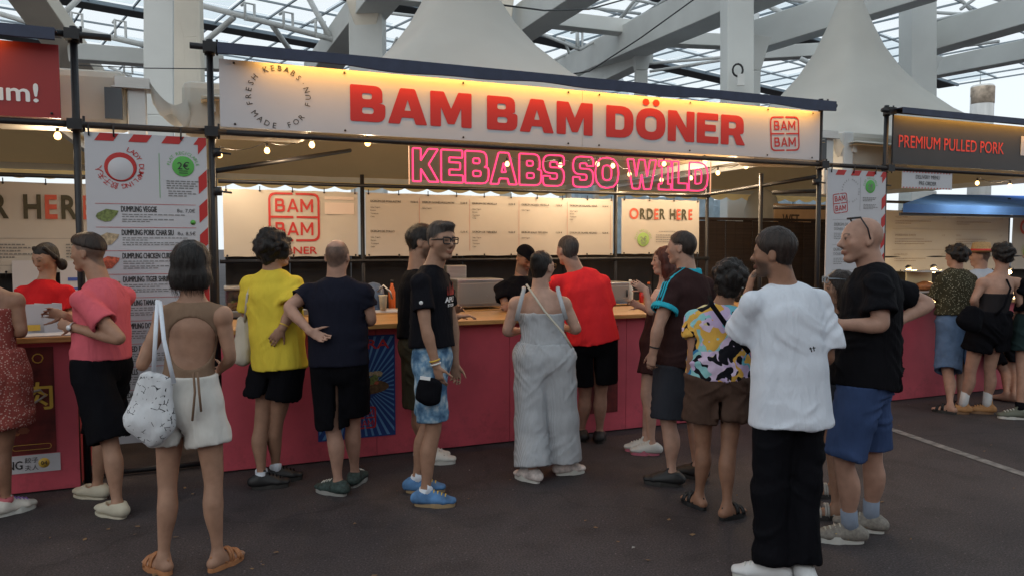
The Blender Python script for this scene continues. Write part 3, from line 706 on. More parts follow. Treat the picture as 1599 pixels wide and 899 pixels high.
# ================================================================ counters
def counter(x0, x1, label, top_label=None):
    e = empty('service_counter', ((x0 + x1) / 2, 5.72, 0), label, 'counter', 'raspberry red counters')
    n = max(1, round((x1 - x0) / 1.22)); w_ = (x1 - x0) / n
    for i in range(n):
        MB().box((x0 + i * w_ + .0015, 5.70, .012), (x0 + (i + 1) * w_ - .0015, 5.716, 1.02)).build('front_panel', M['counter'], e, bevel=.002)
    MB().box((x0, 5.72, 0), (x1, 5.76, 1.018)).build('frame', M['interior'], e)
    for k in range(3): MB().box((x0 - .01, 5.60 + k * .27, 1.022), (x1 + .01, 5.868 + k * .27, 1.058)).build('counter_board', M['wood'], e, bevel=.004)
    for x in (x0 + .01, x1 - .03): MB().box((x, 5.76, 0), (x + .018, 6.38, 1.02)).build('side_panel', M['counter'], e)
    return e
c1 = counter(.03, 5.66, 'long raspberry red counter with wooden top under the white BAM BAM DÖNER sign')
c0 = counter(-4.0, -.88, 'raspberry red counter with dark red poster in front of the dumpling vendor')
c2 = counter(6.62, 12.2, 'raspberry red counter of the pulled pork stall behind the bald man')
# posters
pb_ = empty('poster', (1.3, 5.69, .4), 'blue poster with rays and kebab plate on the long counter behind the navy-shirted man', 'poster')
PY = 5.696
_xl, _xr = onY(497, 700, PY)[0], onY(617, 600, PY)[0]
zt, zb_ = .965, .165
MB().box((_xl, PY - .002, zb_), (_xr, PY, zt)).build('sheet', M['posterblue'], pb_)
mb = MB(); cxp, czp = (_xl + _xr) / 2, .55
for k in range(48):
    a = k / 48 * 2 * math.pi + .03; b = a + .045
    def lim(t):
        c, s = math.cos(t), math.sin(t); r = min((_xr - _xl - .02) / 2 / abs(c + 1e-9), ((zt - czp - .01) if s > 0 else (czp - zb_ - .01)) / abs(s + 1e-9)); return (cxp + c * r, PY - .003, czp + s * r)
    def inn(t): return (cxp + .17 * math.cos(t), PY - .003, czp + .10 * math.sin(t))
    mb.add([inn(a), inn(b), lim(b), lim(a)], [(0, 1, 2, 3)])
tag(mb.build('ray_print', M['posterray'], pb_), kind='stuff')
mb = MB(); put_text(mb, 'AHORA', cxp, .86, cap=.075, width=.5, off=.03, Y=PY - .004, align='C'); stamp(mb, cxp + .06, .32, .17, .17, PY - .004, 0, th=.012)
tag(mb.build('lettering', M['redink'], pb_), kind='stuff')
mb = MB(); mb.add([(cxp + .05 + .20 * math.cos(t * .2618), PY - .005, .56 + .06 * math.sin(t * .2618)) for t in range(24)], [tuple(range(24))]); mb.build('plate_print', mat('brown plate print', (.13, .07, .03), .6, noise=30, var=.5), pb_)
mb = MB(); rr = random.Random(3)
for k in range(26):
    x, z, r = cxp + .05 + rr.uniform(-.13, .13), .59 + rr.uniform(-.01, .08), rr.uniform(.018, .04)
    mb.add([(x + r * math.cos(t * 1.05 + k), PY - .006 - k * .00002, z + r * .7 * math.sin(t * 1.05 + k)) for t in range(6)], [tuple(range(6))], m=k % 3)
tag(mb.build('food_print', [M['foodr'], M['foodt'], M['foodg']], pb_), kind='stuff')

pl = empty('poster', (-1.2, 5.69, .3), 'dark red poster with yellow Chinese characters and white strip numbered 04, left counter', 'poster')
_xr = onY(85, 600, PY)[0]; _zb = .17
MB().box((-2.0, PY - .002, .27), (_xr, PY, .985)).build('sheet', M['posterred'], pl)
MB().box((-2.0, PY - .0025, .145), (_xr + .02, PY + .0005, .265)).build('white_strip', M['signw'], pl)
mb = MB(); _u = onY(55, 640, PY)
put_text(mb, '雞肉', _u[0] + .10, _u[2] + .02, width=.40, size=.2, off=.018, Y=PY - .004, align='R')
mb.lathe((_xr - .075, PY - .003, .215 - .01), [(.033, -.0005), (.033, -.001)], 20, axis=1)
tag(mb.build('lettering', M['yellowink'], pl), kind='stuff')
mb = MB(); put_text(mb, 'DUMPLING', _xr - .20, .175, cap=.058, off=.025, Y=PY - .0045, align='R', xs=.8)
put_text(mb, '餃子', _xr - .185, .215, size=.04, off=.005, Y=PY - .0045); put_text(mb, '夫人', _xr - .185, .165, size=.04, off=.005, Y=PY - .0045)
put_text(mb, '04', _xr - .075, .192, cap=.028, off=.02, Y=PY - .006, align='C'); tag(mb.build('lettering', M['blackink'], pl), kind='stuff')
mb = MB(); mb.tube([(-1.75, PY - .006, .55), (_xr - .08, PY - .006, .70), (_xr - .05, PY - .006, .66), (-1.5, PY - .006, .36)], .008, 6); mb.tube([(-1.75, PY - .005, .47), (_xr - .1, PY - .005, .62)], .004, 5)
mb.build('tray_print', mat('grey tray print', (.30, .26, .24), .4), pl)
mb = MB(); rr = random.Random(9)
for k in range(34):
    x, z, r = rr.uniform(-1.7, _xr - .16), rr.uniform(.42, .64), rr.uniform(.02, .045); z = min(z, .60 + (x + 1.1) * .25)
    mb.add([(x + r * math.cos(t * 1.05 + k), PY - .0065 - k * .00001, z + r * .7 * math.sin(t * 1.05 + k)) for t in range(6)], [tuple(range(6))], m=k % 3)
tag(mb.build('food_print', [mat('brown meat print', (.20, .06, .03), .5), mat('orange meat print', (.32, .12, .04), .5), mat('dark meat print', (.08, .02, .015), .5)], pl), kind='stuff')
mb = MB(); o_ = rounded([(_xr - .25, .3, .02), (_xr - .25, .335, .02), (_xr - .03, .335, .02), (_xr - .03, .3, .02)], 3)
mb.tube([(a, PY - .004, b) for a, b in o_], .0015, 4, closed=True); mb.tube([(_xr - .09 + .03 * math.cos(t * .6), PY - .004, .91 + .03 * math.sin(t * .6)) for t in range(10)], .004, 4, closed=True)
tag(mb.build('print_outline', M['yellowink'], pl), kind='stuff')
MB().box((3.02, PY - .002, .18), (3.32, PY, .95)).build('poster', M['posterred'])
tag(bpy.data.objects['poster.002'] if 'poster.002' in bpy.data.objects else bpy.context.scene.objects[-1], 'small dark poster on the long counter behind the red shirt man\'s legs', 'poster')

# ================================================================ cream banners on the rear frames
def banner(x0, x1, z0, z1, label, Y=7.76, grp='cream vinyl banners at the back of the stalls'):
    e = empty('banner', (x0, Y, z0), label, 'banner', grp)
    # sheet with a gentle sag and ripples between its ties
    nx, nz = 40, 8; vs = []; fs = []
    for j in range(nz + 1):
        for i in range(nx + 1):
            u, v = i / nx, j / nz; x = x0 + (x1 - x0) * u; z = z0 + (z1 - z0) * v
            z -= .006 * abs(math.sin(u * math.pi * 6)) * (1 if v > .5 else -1) * abs(2 * v - 1)
            vs.append((x, Y + .006 * math.sin(u * 17 + v * 3) * math.sin(v * 3.1), z))
    for j in range(nz):
        for i in range(nx): a = j * (nx + 1) + i; fs.append((a, a + 1, a + nx + 2, a + nx + 1))
    MB().add(vs, fs, 0, True).build('sheet', M['cream'], e)
    n = max(3, round((x1 - x0) / .33))
    for i in range(n + 1):
        x = x0 + .03 + (x1 - x0 - .06) * i / n
        for z, s_ in ((z1 - .015, 1), (z0 + .015, -1)):
            mb = MB(); mb.tube([(x, Y - .01, z), (x, Y - .012, z + s_ * .045)], .005, 5); mb.lathe((x, Y - .012, z), [(.010, -.003), (.010, .003)], 8, axis=1); mb.build('cable_tie', M['black'], e)
    return e
LY = 7.76 - .010
ba = banner(.09, 1.40, 1.545, 2.215, 'cream banner with red BAM BAM DÖNER stamp, above the yellow shirt person')
mr = MB(); stamp(mr, .76, 1.945, .50, .49, LY, 0, th=.022); put_text(mr, 'DÖNER', .76, 1.575, cap=.075, width=.43, off=.03, Y=LY, align='C'); tag(mr.build('logo', M['redink'], ba), kind='stuff')
mb = MB(); mb.add([(1.06, LY, 2.13), (1.36, LY, 2.13), (1.36, LY, 2.16), (1.06, LY, 2.16)], [(0, 1, 2, 3)]); mb.add([(1.06, LY, 1.98), (1.36, LY, 1.98), (1.36, LY, 2.10), (1.06, LY, 2.10)], [(0, 1, 2, 3)])
mb.build('cover_patch', mat('paper patch', (.70, .60, .54), .6), ba)
bb = banner(1.48, 4.44, 1.545, 2.215, 'wide cream menu banner with eight priced kebab entries in small print')
mk = MB(); mr = MB()
cols = [(1.53, 'DÜRÜM DE POLLASTRE', '10,50 €'), (2.09, 'DÜRÜM NOMÉS POLLASTRE', '12,50 €'), (2.66, 'DÜRÜM DE VEDELLA', '10,50 €'), (3.25, 'DÜRÜM NOMÉS VEDELLA', '12,50 €'), (3.86, 'DÜRÜM DE FALAFEL VEGÀ', '10,50 €')]
for i, (x, t, p) in enumerate(cols):
    for z, u in ((2.115, t), (1.80, ['DÜRÜM DE POLLO', 'DÜRÜM SOLO POLLO', 'DÜRÜM DE TERNERA', 'DÜRÜM SOLO TERNERA', 'DÜRÜM DE FALAFEL VEGANO'][i])):
        put_text(mk, u, x, z, cap=.021, off=.035, Y=LY, xs=.95, width=min(.36, .019 * .95 * len(u))); put_text(mk, p, x + .51, z, cap=.020, off=.03, Y=LY, align='R')
        for k, s_ in enumerate(('Salsa Yogurt', 'Enciam', 'Tomàquet', 'Ceba') if i in (0, 2, 4) else ('Salsa Yogurt',)): put_text(mk, s_, x, z - .06 - k * .033, cap=.015, off=.012, Y=LY)
    if i: mr.add([(x - .035, LY, 1.60), (x - .031, LY, 1.60), (x - .031, LY, 2.17), (x - .035, LY, 2.17)], [(0, 1, 2, 3)])
mr.add([(4.40, LY, 1.62), (4.404, LY, 1.62), (4.404, LY, 2.14), (4.40, LY, 2.14)], [(0, 1, 2, 3)])
tag(mk.build('lettering', M['blackink'], bb), kind='stuff'); tag(mr.build('dividing_line', mat('thin red print', (.45, .16, .12), .6), bb), kind='stuff')
def order_here(e, x, z, w_, off=.03, s='ORDER HERE', skip=0, small=True):
    mr = MB(); mk = MB(); total = 0; items = []
    for ch in s:
        if ch == ' ': total += .30; continue
        co, fs = curve_to_mesh(text_curve(ch, 1, .03)); a, b = co[:, 0].min(), co[:, 0].max(); k = 1.0 if ch == 'O' else .78
        items.append((ch, co, fs, total, a, k)); total += (b - a) * k + .11
    k0 = w_ / total
    for i, (ch, co, fs, tx, a, k) in enumerate(items):
        m_ = mr if i in (0, 3, 6, 8) else mk
        m_.add([(x + (tx + (c[0] - a) * k) * k0, LY, z + c[1] * k0 * 1.08) for c in co], fs)
    tag(mr.build('lettering', mat('faded red print', (.55, .10, .06), .6), e), kind='stuff'); tag(mk.build('lettering', mat('dark olive print', (.06, .055, .03), .6), e), kind='stuff')
bc = banner(4.56, 5.68, 1.555, 2.225, 'cream banner reading ORDER HERE with a green recycling badge, right of the menu banner')
order_here(bc, 4.66, 1.985, .93)
mg = MB(); mk = MB(); badge(mg, mk, 4.86, 1.735, .085, LY); tag(mg.build('badge', mat('pale green print', (.30, .48, .14), .6), bc), kind='stuff')
textlines(mk, 5.08, 1.83, .42, 1, .006, .02, LY); textlines(mk, 5.04, 1.785, .48, 4, .009, .028, LY); tag(mk.build('lettering', M['greyink'], bc), kind='stuff')
bd = banner(-5.0, -.06, 1.41, 2.225, 'cream banner reading ORDER HERE behind the dumpling vendor at the left edge')
order_here(bd, -2.52, 2.015 - .11, 1.53)
mk = MB()
textlines(mk, -2.2, 1.66, .80, 5, .012, .028, LY); textlines(mk, -1.25, 1.66, .55, 5, .012, .028, LY)
for z in (1.72, 1.48): mk.add([(-2.3, LY, z), (-.8, LY, z), (-.8, LY, z + .003), (-2.3, LY, z + .003)], [(0, 1, 2, 3)])
tag(mk.build('lettering', M['greyink'], bd), kind='stuff')
be = banner(8.82, 11.47, 1.29, 2.17, 'cream pulled pork menu banner in small print above the man in the straw hat')
mk = MB()
for x in (9.05, 10.3):
    for i, z in enumerate((2.06, 1.80, 1.52)):
        put_text(mk, ('PULLED PORK', 'SMOKED PORK BURGER', 'EXTRA PULLED')[i] if x < 10 else ('THE PORK', 'MENU', 'DRINKS')[i], x, z, cap=.028, off=.01, Y=LY)
        textlines(mk, x, z - .05, .75, 3 if i == 1 else 2, .010, .034, LY); put_text(mk, '12 €', x + .95, z, cap=.028, Y=LY)
for z in (1.60, 1.90): mk.add([(9.0, LY, z), (11.2, LY, z), (11.2, LY, z + .003), (9.0, LY, z + .003)], [(0, 1, 2, 3)])
tag(mk.build('lettering', mat('light brown print', (.33, .26, .20), .7), be), kind='stuff')
bf = banner(11.56, 13.6, 1.29, 2.17, 'cream banner beginning with the red letter O, cut by the right edge')
order_here(bf, 11.72, 1.85, 1.6)
mg = MB(); mk = MB(); badge(mg, mk, 11.92, 1.56, .11, LY); tag(mg.build('badge', bpy.data.materials['pale green print'], bf), kind='stuff'); tag(mk.build('lettering', M['greyink'], bf), kind='stuff')

# ================================================================ pagoda tents
M['tan2'] = mat('warm inner valance', (.78, .52, .23), .85, noise=2, var=.12)
cloth_through(M['tan2'], (.95, .62, .26), .6)
def pagoda(cx, cy, half, label):
    e = empty('pagoda_tent', (cx, cy, 0), label, 'tent', 'white pagoda tents behind the signs')
    prof = [(half, 2.76), (half * .90, 2.86), (2.0, 3.10), (1.55, 3.42), (1.2, 3.72), (.88, 4.06), (.66, 4.36), (.46, 4.72), (.30, 5.10), (.19, 5.42), (.10, 5.64)]
    n = 48
    def ringp(r, z, k, off=0):
        t = 2 * math.pi * k / n; c, s = math.cos(t), math.sin(t)
        q = min(1, max(0, (r - .1) / half)); p = 1 / max(abs(c), abs(s)); rr_ = r * (p * q ** .5 + (1 - q ** .5))
        if rr_ > r * 1.0: rr_ = r + (rr_ - r) * q ** .3
        sagz = -.035 * math.sin(2 * t * 2) ** 2 * q
        return (cx + rr_ * c, cy + rr_ * s, z + off + sagz)
    for nm, off, m in (('roof', 0, M['tent']), ('ceiling', -.03, M['tan'])):
        vs = [ringp(r, z, k, off) for r, z in prof for k in range(n)]; fs = []
        for i in range(len(prof) - 1):
            for k in range(n):
                f = (i * n + k, i * n + (k + 1) % n, (i + 1) * n + (k + 1) % n, (i + 1) * n + k); fs.append(f if off == 0 else f[::-1])
        if off == 0: fs.append(tuple((len(prof) - 1) * n + k for k in range(n)))
        MB().add(vs, fs, 0, True).build(nm, m, e)
    for k, (ax, s_) in enumerate(((0, 1), (0, -1), (1, 1), (1, -1))):
        vs = []; fs = []; N = 96
        for i in range(N + 1):
            u = -half + 2 * half * i / N; ph = (i % 6) / 6; zz = 2.60 - .055 * math.sin(math.pi * ph)
            rip = .012 * math.sin(i * .9)
            for z in (2.80, zz):
                p = (cx + s_ * (half + (rip if z < 2.7 else 0)), cy + u, z) if ax == 0 else (cx + u, cy + s_ * (half + (rip if z < 2.7 else 0)), z)
                vs.append(p)
        for i in range(N): fs.append((2 * i, 2 * i + 1, 2 * i + 3, 2 * i + 2))
        if ax == 1 and s_ == 1: MB().add(vs, fs, 0, True).build('valance', M['tan2'], e)
    for sx in (-1, 1):
        for sy in (1,):
            x, y = cx + sx * (half - .04), cy + sy * (half - .04)
            MB().box((x - .045, y - .045, 0), (x + .045, y + .045, 2.74)).build('leg', M['tube'], e, bevel=.008)
    for a, b in (((-1, 1), (1, 1)), ((-1, -1), (-1, 1)), ((1, -1), (1, 1))):
        MB().beam((cx + a[0] * (half - .1), cy + a[1] * (half - .1), 2.70), (cx + b[0] * (half - .1), cy + b[1] * (half - .1), 2.70), .05, .08).build('eave_beam', M['tube'], e)
    return e
pagoda(2.93, 8.95, 3.02, 'off white pagoda tent rising to a peak behind the BAM BAM DÖNER sign')
pagoda(9.24, 8.85, 2.92, 'off white pagoda tent with tall concave peak at the upper right')
pagoda(-3.9, 8.72, 2.75, 'off white tent over the dumpling stall, only its lower edge showing at left')
# gutters and fabric corners between the tents, seen in the gaps of the scaffold
def gutter(x0, x1, label):
    e = empty('tent_corner', ((x0 + x1) / 2, 6.1, 2.5), label, 'tent corner', 'tent corners in the gaps between the signs')
    pv = []
    mb = MB(); mb.beam((x0 - .6, 6.25, 2.70), (x0 + .30, 6.25, 2.72), .3, .42); o1 = mb.build('fabric_corner', M['tent'], e, bevel=.06)
    mb = MB(); mb.beam((x1 - .22, 6.25, 2.70), (x1 + .7, 6.25, 2.70), .3, .40); mb.build('fabric_corner', M['tent'], e, bevel=.06)
    mb = MB(); mb.box((x0 + .30, 6.05, 2.2), (x0 + .42, 6.17, 2.80)); mb.build('post', M['tube'], e, bevel=.012)
    mb = MB(); mb.box((x0 + .22, 6.02, 2.79), (x0 + .45, 6.2, 2.87)); mb.tube([(x0 + .2, 6.01, 2.79), (x0 + .46, 6.01, 2.79)], .008, 5); mb.build('post_cap', M['steel'], e, bevel=.01)
    # flap of fabric drooping between the corners
    vs = []; fs = []; N = 10
    for i in range(N + 1):
        u = i / N; x = x0 + .44 + (x1 - .22 - x0 - .40) * u; z = 2.86 - .20 * math.sin(u * 2.2) + .05 * u
        vs += [(x, 6.05, z), (x, 6.45, z - .10), (x + .02, 6.10, z - .12 - .05 * math.sin(u * 9))]
    for i in range(N): fs += [(3*i, 3*i+3, 3*i+4, 3*i+1), (3*i+2, 3*i+5, 3*i+3, 3*i)]
    MB().add(vs, fs, 0, True).build('fabric_flap', M['tent'], e)
    MB().box((x0 + .16, 6.0, 2.56), (x0 + .27, 6.04, 2.78)).build('grey_box', M['dark'], e)
    return e
gutter(-.86, .02, 'white tent post and cream fabric corners above the dumpling menu board')
gutter(5.72, 6.62, 'grey tent posts and cream fabric corners between the white sign and the charcoal sign')
MB().box((6.28, 6.05, 2.2), (6.42, 6.2, 2.88)).build('tent_post', M['tube'], None, bevel=.015); tag(bpy.data.objects['tent_post'], 'rounded grey tent post left of the charcoal sign, the right one of the pair there', 'tent post')

# blue gazebo behind the charcoal sign
e = empty('gazebo', (10.5, 7.2, 0), 'low blue gazebo roof under the charcoal pulled pork sign', 'gazebo')
mb = MB(); mb.add([(8.3, 7.0, 2.20), (14, 7.0, 2.20), (14, 8.4, 2.52), (10.6, 8.4, 2.48)], [(0, 1, 2, 3)]); mb.add([(8.3, 7.0, 2.20), (14, 7.0, 2.20), (14, 7.0, 2.09), (8.3, 7.0, 2.09)], [(3, 2, 1, 0)]); mb.build('roof', M['blue'], e)
MB().box((8.3, 7.03, 2.05), (14, 7.06, 2.09)).build('edge_beam', M['dark'], e)
# ================================================================ bulbs on festoon cables, each with its own small lamp
BUL = [(90, 212, 6.2), (343, 242, 7.5), (417, 235, 7.0), (487, 226, 6.5), (574, 223, 6.1), (792, 256, 7.2), (875, 258, 7.5), (933, 256, 7.4), (957, 259, 7.2), (983, 272, 7.9),
       (1037, 256, 7.2), (1033, 281, 8.2), (1079, 278, 8.0), (1101, 252, 6.9), (1121, 270, 7.3), (1165, 260, 6.9), (1526, 286, 6.7), (1577, 290, 6.7)]
NM = ['beside the dumpling board at the left edge', 'first inside the kebab stall, left post', 'second from the left inside the kebab stall', 'third from the left inside the kebab stall', 'fourth from the left, just left of the neon',
      'behind the neon letter A', 'behind the neon letter S', 'behind the neon between SO', 'behind the neon letter O', 'low behind the neon letter W', 'behind the top of the neon W', 'low behind the neon letter I',
      'low behind the neon letter L', 'behind the top of the neon D', 'just right of the neon panel', 'last inside the kebab stall, far right', 'left of two under the charcoal sign', 'right of two under the charcoal sign']
bp_ = []
for (px, py, Y), nm in zip(BUL, NM):
    p = onY(px, py, Y); bp_.append(p)
    e = empty('light_bulb', p + np.array([0, 0, .06]), 'small warm lit bulb ' + nm, 'light bulb', 'warm bulbs on festoon cables')
    MB().lathe(p, [(.005, -.030), (.018, -.024), (.025, -.006), (.021, .010), (.010, .026)], 10).build('glass', M['bulb'], e)
    MB().lathe(p + np.array([0, 0, .024]), [(.011, 0), (.011, .035), (.004, .04)], 8).build('socket', M['black'], e)
    li = bpy.data.lights.new('bulb_light', 'POINT'); li.energy = 14.0; li.color = (1, .74, .47); li.shadow_soft_size = .03
    o = bpy.data.objects.new('bulb_light', li); COL.objects.link(o); o.location = tuple(p + np.array([0, -.0, -.05]))
def cable(ids, label, ends=((0, 0, 0), (0, 0, 0))):
    pts = [bp_[i] + np.array([0, 0, .065]) for i in ids]; out = []
    for a, b in zip(pts[:-1], pts[1:]):
        for t in np.linspace(0, 1, 7)[:-1]: out.append(a + (b - a) * t - np.array([0, 0, .05 * math.sin(math.pi * t) - .01]))
    out.append(pts[-1]); tag(MB().tube(out, .004, 5).build('festoon_cable', M['black']), label, 'cable', 'festoon cables')
cable([1, 2, 3, 4], 'thin black cable carrying four bulbs at the left inside the kebab stall'); cable([5, 6, 7, 10, 13], 'thin black cable carrying the upper bulbs behind the neon')
cable([8, 9, 11, 12, 14, 15], 'thin black cable carrying the lower bulbs right of the neon'); cable([16, 17], 'thin black cable carrying two bulbs under the charcoal sign')
# two lit work lamps at the pulled pork counter and the one beyond
for (px, py), nm in (((1419, 423), 'left of the two bright lamps on the pulled pork counter'), ((1458, 422), 'right of the two bright lamps on the pulled pork counter'), ((1575, 425), 'bright lamp between the strapless top woman and the right edge')):
    p = onY(px, py, 7.2); e = empty('work_lamp', p, 'warm ' + nm, 'lamp', 'lit lamps over the pork counter')
    MB().lathe(p, [(.006, -.035), (.034, -.02), (.04, 0), (.03, .02), (.01, .03)], 12).build('glass', emission('lamp glow', (1, .68, .30), 16), e)
    MB().lathe(p + np.array([0, 0, .03]), [(.02, 0), (.05, .02), (.02, .05)], 10).build('shade', M['black'], e)
    li = bpy.data.lights.new('lamp_light', 'POINT'); li.energy = 9; li.color = (1, .66, .3); li.shadow_soft_size = .05
    o = bpy.data.objects.new('lamp_light', li); COL.objects.link(o); o.location = tuple(p + np.array([0, -.08, 0]))

# ================================================================ inside the stalls
def dwall(x0, x1, z1, label, Y=8.0):
    e = empty('back_wall', (x0, Y, 0), label, 'wall', 'dark walls at the back of the stalls'); n = int((x1 - x0) / .6)
    for i in range(n): MB().box((x0 + (x1 - x0) * i / n + .004, Y + .01 * (i % 2), 0), (x0 + (x1 - x0) * (i + 1) / n - .004, Y + .03 + .01 * (i % 2), z1)).build('panel', M['interior'], e)
dwall(.1, 5.8, 1.56, 'dark low wall under the three banners behind the kebab counter'); dwall(-5.5, -.1, 1.42, 'dark low wall behind the dumpling vendor'); dwall(8.8, 14, 1.31, 'dark low wall behind the pulled pork counter')
t = empty('work_table', (2.9, 7.15, 0), 'wooden work table behind the long counter inside the kebab stall', 'table')
for k in range(2): MB().box((.2, 6.93 + k * .28, .985), (5.6, 7.205 + k * .28, 1.02)).build('table_board', M['wood'], t, bevel=.003)
MB().box((.2, 6.95, .45), (5.6, 6.968, .984)).build('front_board', mat('plywood', (.30, .17, .08), .6, noise=3, var=.25, stretch=(1, 1, 6)), t)
for x in (.25, 1.6, 3.0, 4.4, 5.5):
    MB().box((x, 7.0, 0), (x + .06, 7.4, .98)).build('leg', M['interior'], t)
t = empty('work_table', (-3, 7.15, 0), 'wooden work table behind the dumpling vendor', 'table')
MB().box((-4.5, 6.93, .985), (-.2, 7.4, 1.02)).build('table_board', M['wood'], t); MB().box((-4.5, 6.97, 0), (-.2, 7.0, .984)).build('front_board', M['interior'], t)
def put(px, py, Y, z=1.021): p = onY(px, py, Y); return np.array([p[0], Y, z])
# glass display case with steel top
p = put(415, 455, 7.15); e = empty('display_case', p, 'long glass food display case with steel top on the work table at left', 'display case')
MB().box(p + [-.36, -.18, 0], p + [.62, .18, .06]).build('base', M['steel'], e, bevel=.008)
MB().box(p + [-.36, -.18, .24], p + [.62, .18, .27]).build('top', M['steel'], e, bevel=.008)
MB().box(p + [-.355, -.175, .062], p + [.615, -.170, .238]).build('glass_front', clearmat('case glass', (.75, .8, .82), .12), e)
mb = MB(); rr = random.Random(5)
for k in range(40):
    c = p + [rr.uniform(-.3, .56), rr.uniform(-.1, .1), .07 + rr.uniform(0, .03)]; mb.lathe(c, [(.01, 0), (.035, .015), (.03, .035), (.005, .045)], 7, m=k % 3)
tag(mb.build('food', [M['foodr'], mat('meat', (.22, .07, .04), .5), M['foodg']], e), kind='stuff')
# drinks dispenser with blue lid and cream cup
p = put(583, 455, 7.1); e = empty('drink_dispenser', p, 'blue grey domed dispenser with bent spout beside a cream cup on the work table', 'dispenser')
MB().lathe(p, [(.10, 0), (.11, .02), (.11, .14), (.10, .22), (.06, .27), (.01, .285)], 18).build('body', M['bluesteel'], e)
MB().tube([p + [.02, -.1, .2], p + [.07, -.14, .26], p + [.13, -.15, .2], p + [.15, -.15, .13]], .010, 8).build('spout', M['steel'], e)
MB().box(p + [-.12, -.13, -.0], p + [.22, .05, .025]).build('tray', M['plasticw'], e, bevel=.006)
p = put(598, 455, 6.98, 1.047); tag(MB().lathe(p, [(.030, 0), (.040, .13), (.043, .135), (.043, .142)], 14).build('cup', mat('cream paper cup', (.72, .60, .42), .6)), 'cream paper cup in front of the blue grey dispenser', 'cup')
for (px, Y, w_, h_, nm) in ((742, 7.2, .50, .30, 'square steel food warmer behind the man in glasses'), (950, 7.2, .34, .24, 'square steel food warmer right of the red shirt man')):
    p = put(px, 460, Y); e = empty('food_warmer', p, nm, 'food warmer', 'steel food warmers on the work table')
    MB().box(p + [-w_/2, -.18, .02], p + [w_/2, .18, h_]).build('housing', M['steel'], e, bevel=.012)
    MB().box(p + [-w_/2 + .02, -.188, .05], p + [w_/2 - .02, -.181, h_ - .04]).build('door', mat('dull steel', (.42, .38, .34), .4, metal=.6), e, bevel=.004)
    MB().tube([p + [w_/2 - .05, -.2, .08], p + [w_/2 - .05, -.2, h_ - .08]], .008, 6).build('handle', M['black'], e)
p = put(765, 462, 7.05); MB().tube([p, p + [.01, 0, .12], p + [-.03, -.02, .15], p + [-.05, -.04, .13]], .006, 6).build('tap', M['steel']); tag(bpy.data.objects['tap'], 'thin bent steel tap beside the vendor in the cap', 'tap')
def bottle(px, Y, col, cap, lab, h=.24, z=1.021, nm='bottle'):
    p = put(px, 450, Y, z); e = empty(nm, p, lab, 'bottle', 'bottles behind the kebab counter')
    MB().lathe(p, [(.028, 0), (.034, .01), (.034, h * .6), (.014, h * .82), (.013, h * .9)], 12).build('body', col, e); MB().lathe(p + np.array([0, 0, h * .9]), [(.016, 0), (.015, h * .1)], 10).build('lid', cap, e)
bottle(984, 7.1, mat('clear plastic bottle', (.62, .64, .60), .15), M['plasticw'], 'clear water bottle with white label at the right end of the work table', .26)
bottle(1003, 7.15, mat('red sauce bottle', (.42, .02, .02), .3), M['black'], 'short red sauce bottle right of the clear bottle', .17)
bottle(1013, 7.25, mat('dark sauce bottle', (.03, .02, .02), .3), M['orange'], 'dark bottle with orange cap beside the red sauce bottle', .22)
bottle(612, 7.2, M['orange'], M['black'], 'round orange squeeze bottle left of the hidden man in black', .30)
p = put(968, 462, 7.0); e = empty('serving_board', p, 'thin wooden serving board with a blue cloth on the work table', 'board'); MB().box(p + [-.15, -.1, 0], p + [.2, .1, .015]).build('plank', M['wood'], e, bevel=.004); MB().box(p + [-.05, -.06, .016], p + [.1, .05, .022]).build('cloth', M['bluesteel'], e)
p = put(712, 450, 7.45); tag(MB().box(p + [-.1, 0, .05], p + [.12, .14, .43]).build('dark_box', M['steel'], None, bevel=.01), 'tall grey steel cabinet at the back, right of the man in glasses', 'cabinet')
p = put(790, 460, 7.3); tag(MB().box(p + [-.16, 0, 0], p + [-.02, .2, .27]).build('coffee_machine', mat('grey plastic', (.12, .12, .12), .4), None, bevel=.02), 'small dark grey machine left of the vendor in the cap', 'machine')
# napkin box in the red haired girl's reach
p = onZ(1022, 476, 1.06); e = empty('food_tray', p, 'small wooden tray with napkins on the long counter by the red haired girl', 'tray')
MB().box(p + [-.08, -.06, .0], p + [.12, .08, .07]).build('box', mat('light wood', (.5, .3, .14), .6), e, bevel=.005); MB().lathe(p + np.array([.03, 0, .07]), [(.07, 0), (.06, .03), (.02, .05)], 9).build('napkin', M['plasticw'], e)
# left counter: two white menu cards, a sheet and a yellow bowl
for dx, px, h_, nm in ((0, 55, .20, 'pale menu card with yellow picture, the left of the pair standing on the dumpling counter'), (0, 83, .20, 'white menu card in the pink shirt man\'s hands on the dumpling counter')):
    p = onZ(px, 520, 1.06); p = np.array([p[0], 5.86, 1.06]); p[0] = onY(px, 500, 5.86)[0]
    e = empty('menu_card', p, nm, 'menu card', 'folded menu cards on the dumpling counter')
    mb = MB(); mb.beam(p + [-.055, 0, h_ / 2], p + [.05, .02, h_ / 2], .004, h_); mb.beam(p + [.05, .022, h_ / 2], p + [-.02, .10, h_ / 2], .004, h_); mb.build('card', M['signw'], e)
    if px == 55: MB().box(p + [-.045, -.006, .02], p + [.03, -.004, .06]).build('picture', M['yellowink'], e)
p = np.array([onY(80, 522, 5.8)[0], 5.76, 1.059]); tag(MB().box(p + [-.17, -.12, 0], p + [.14, .12, .006]).build('paper_sheet', M['signw']), 'white paper sheet lying on the dumpling counter', 'paper')
p = np.array([onY(22, 520, 5.9)[0], 5.95, 1.059]); tag(MB().lathe(p, [(.03, 0), (.075, .05), (.08, .055), (.07, .05), (.02, .012)], 16).build('bowl', M['yellowink']), 'yellow bowl on the dumpling counter beside the floral dress woman', 'bowl')
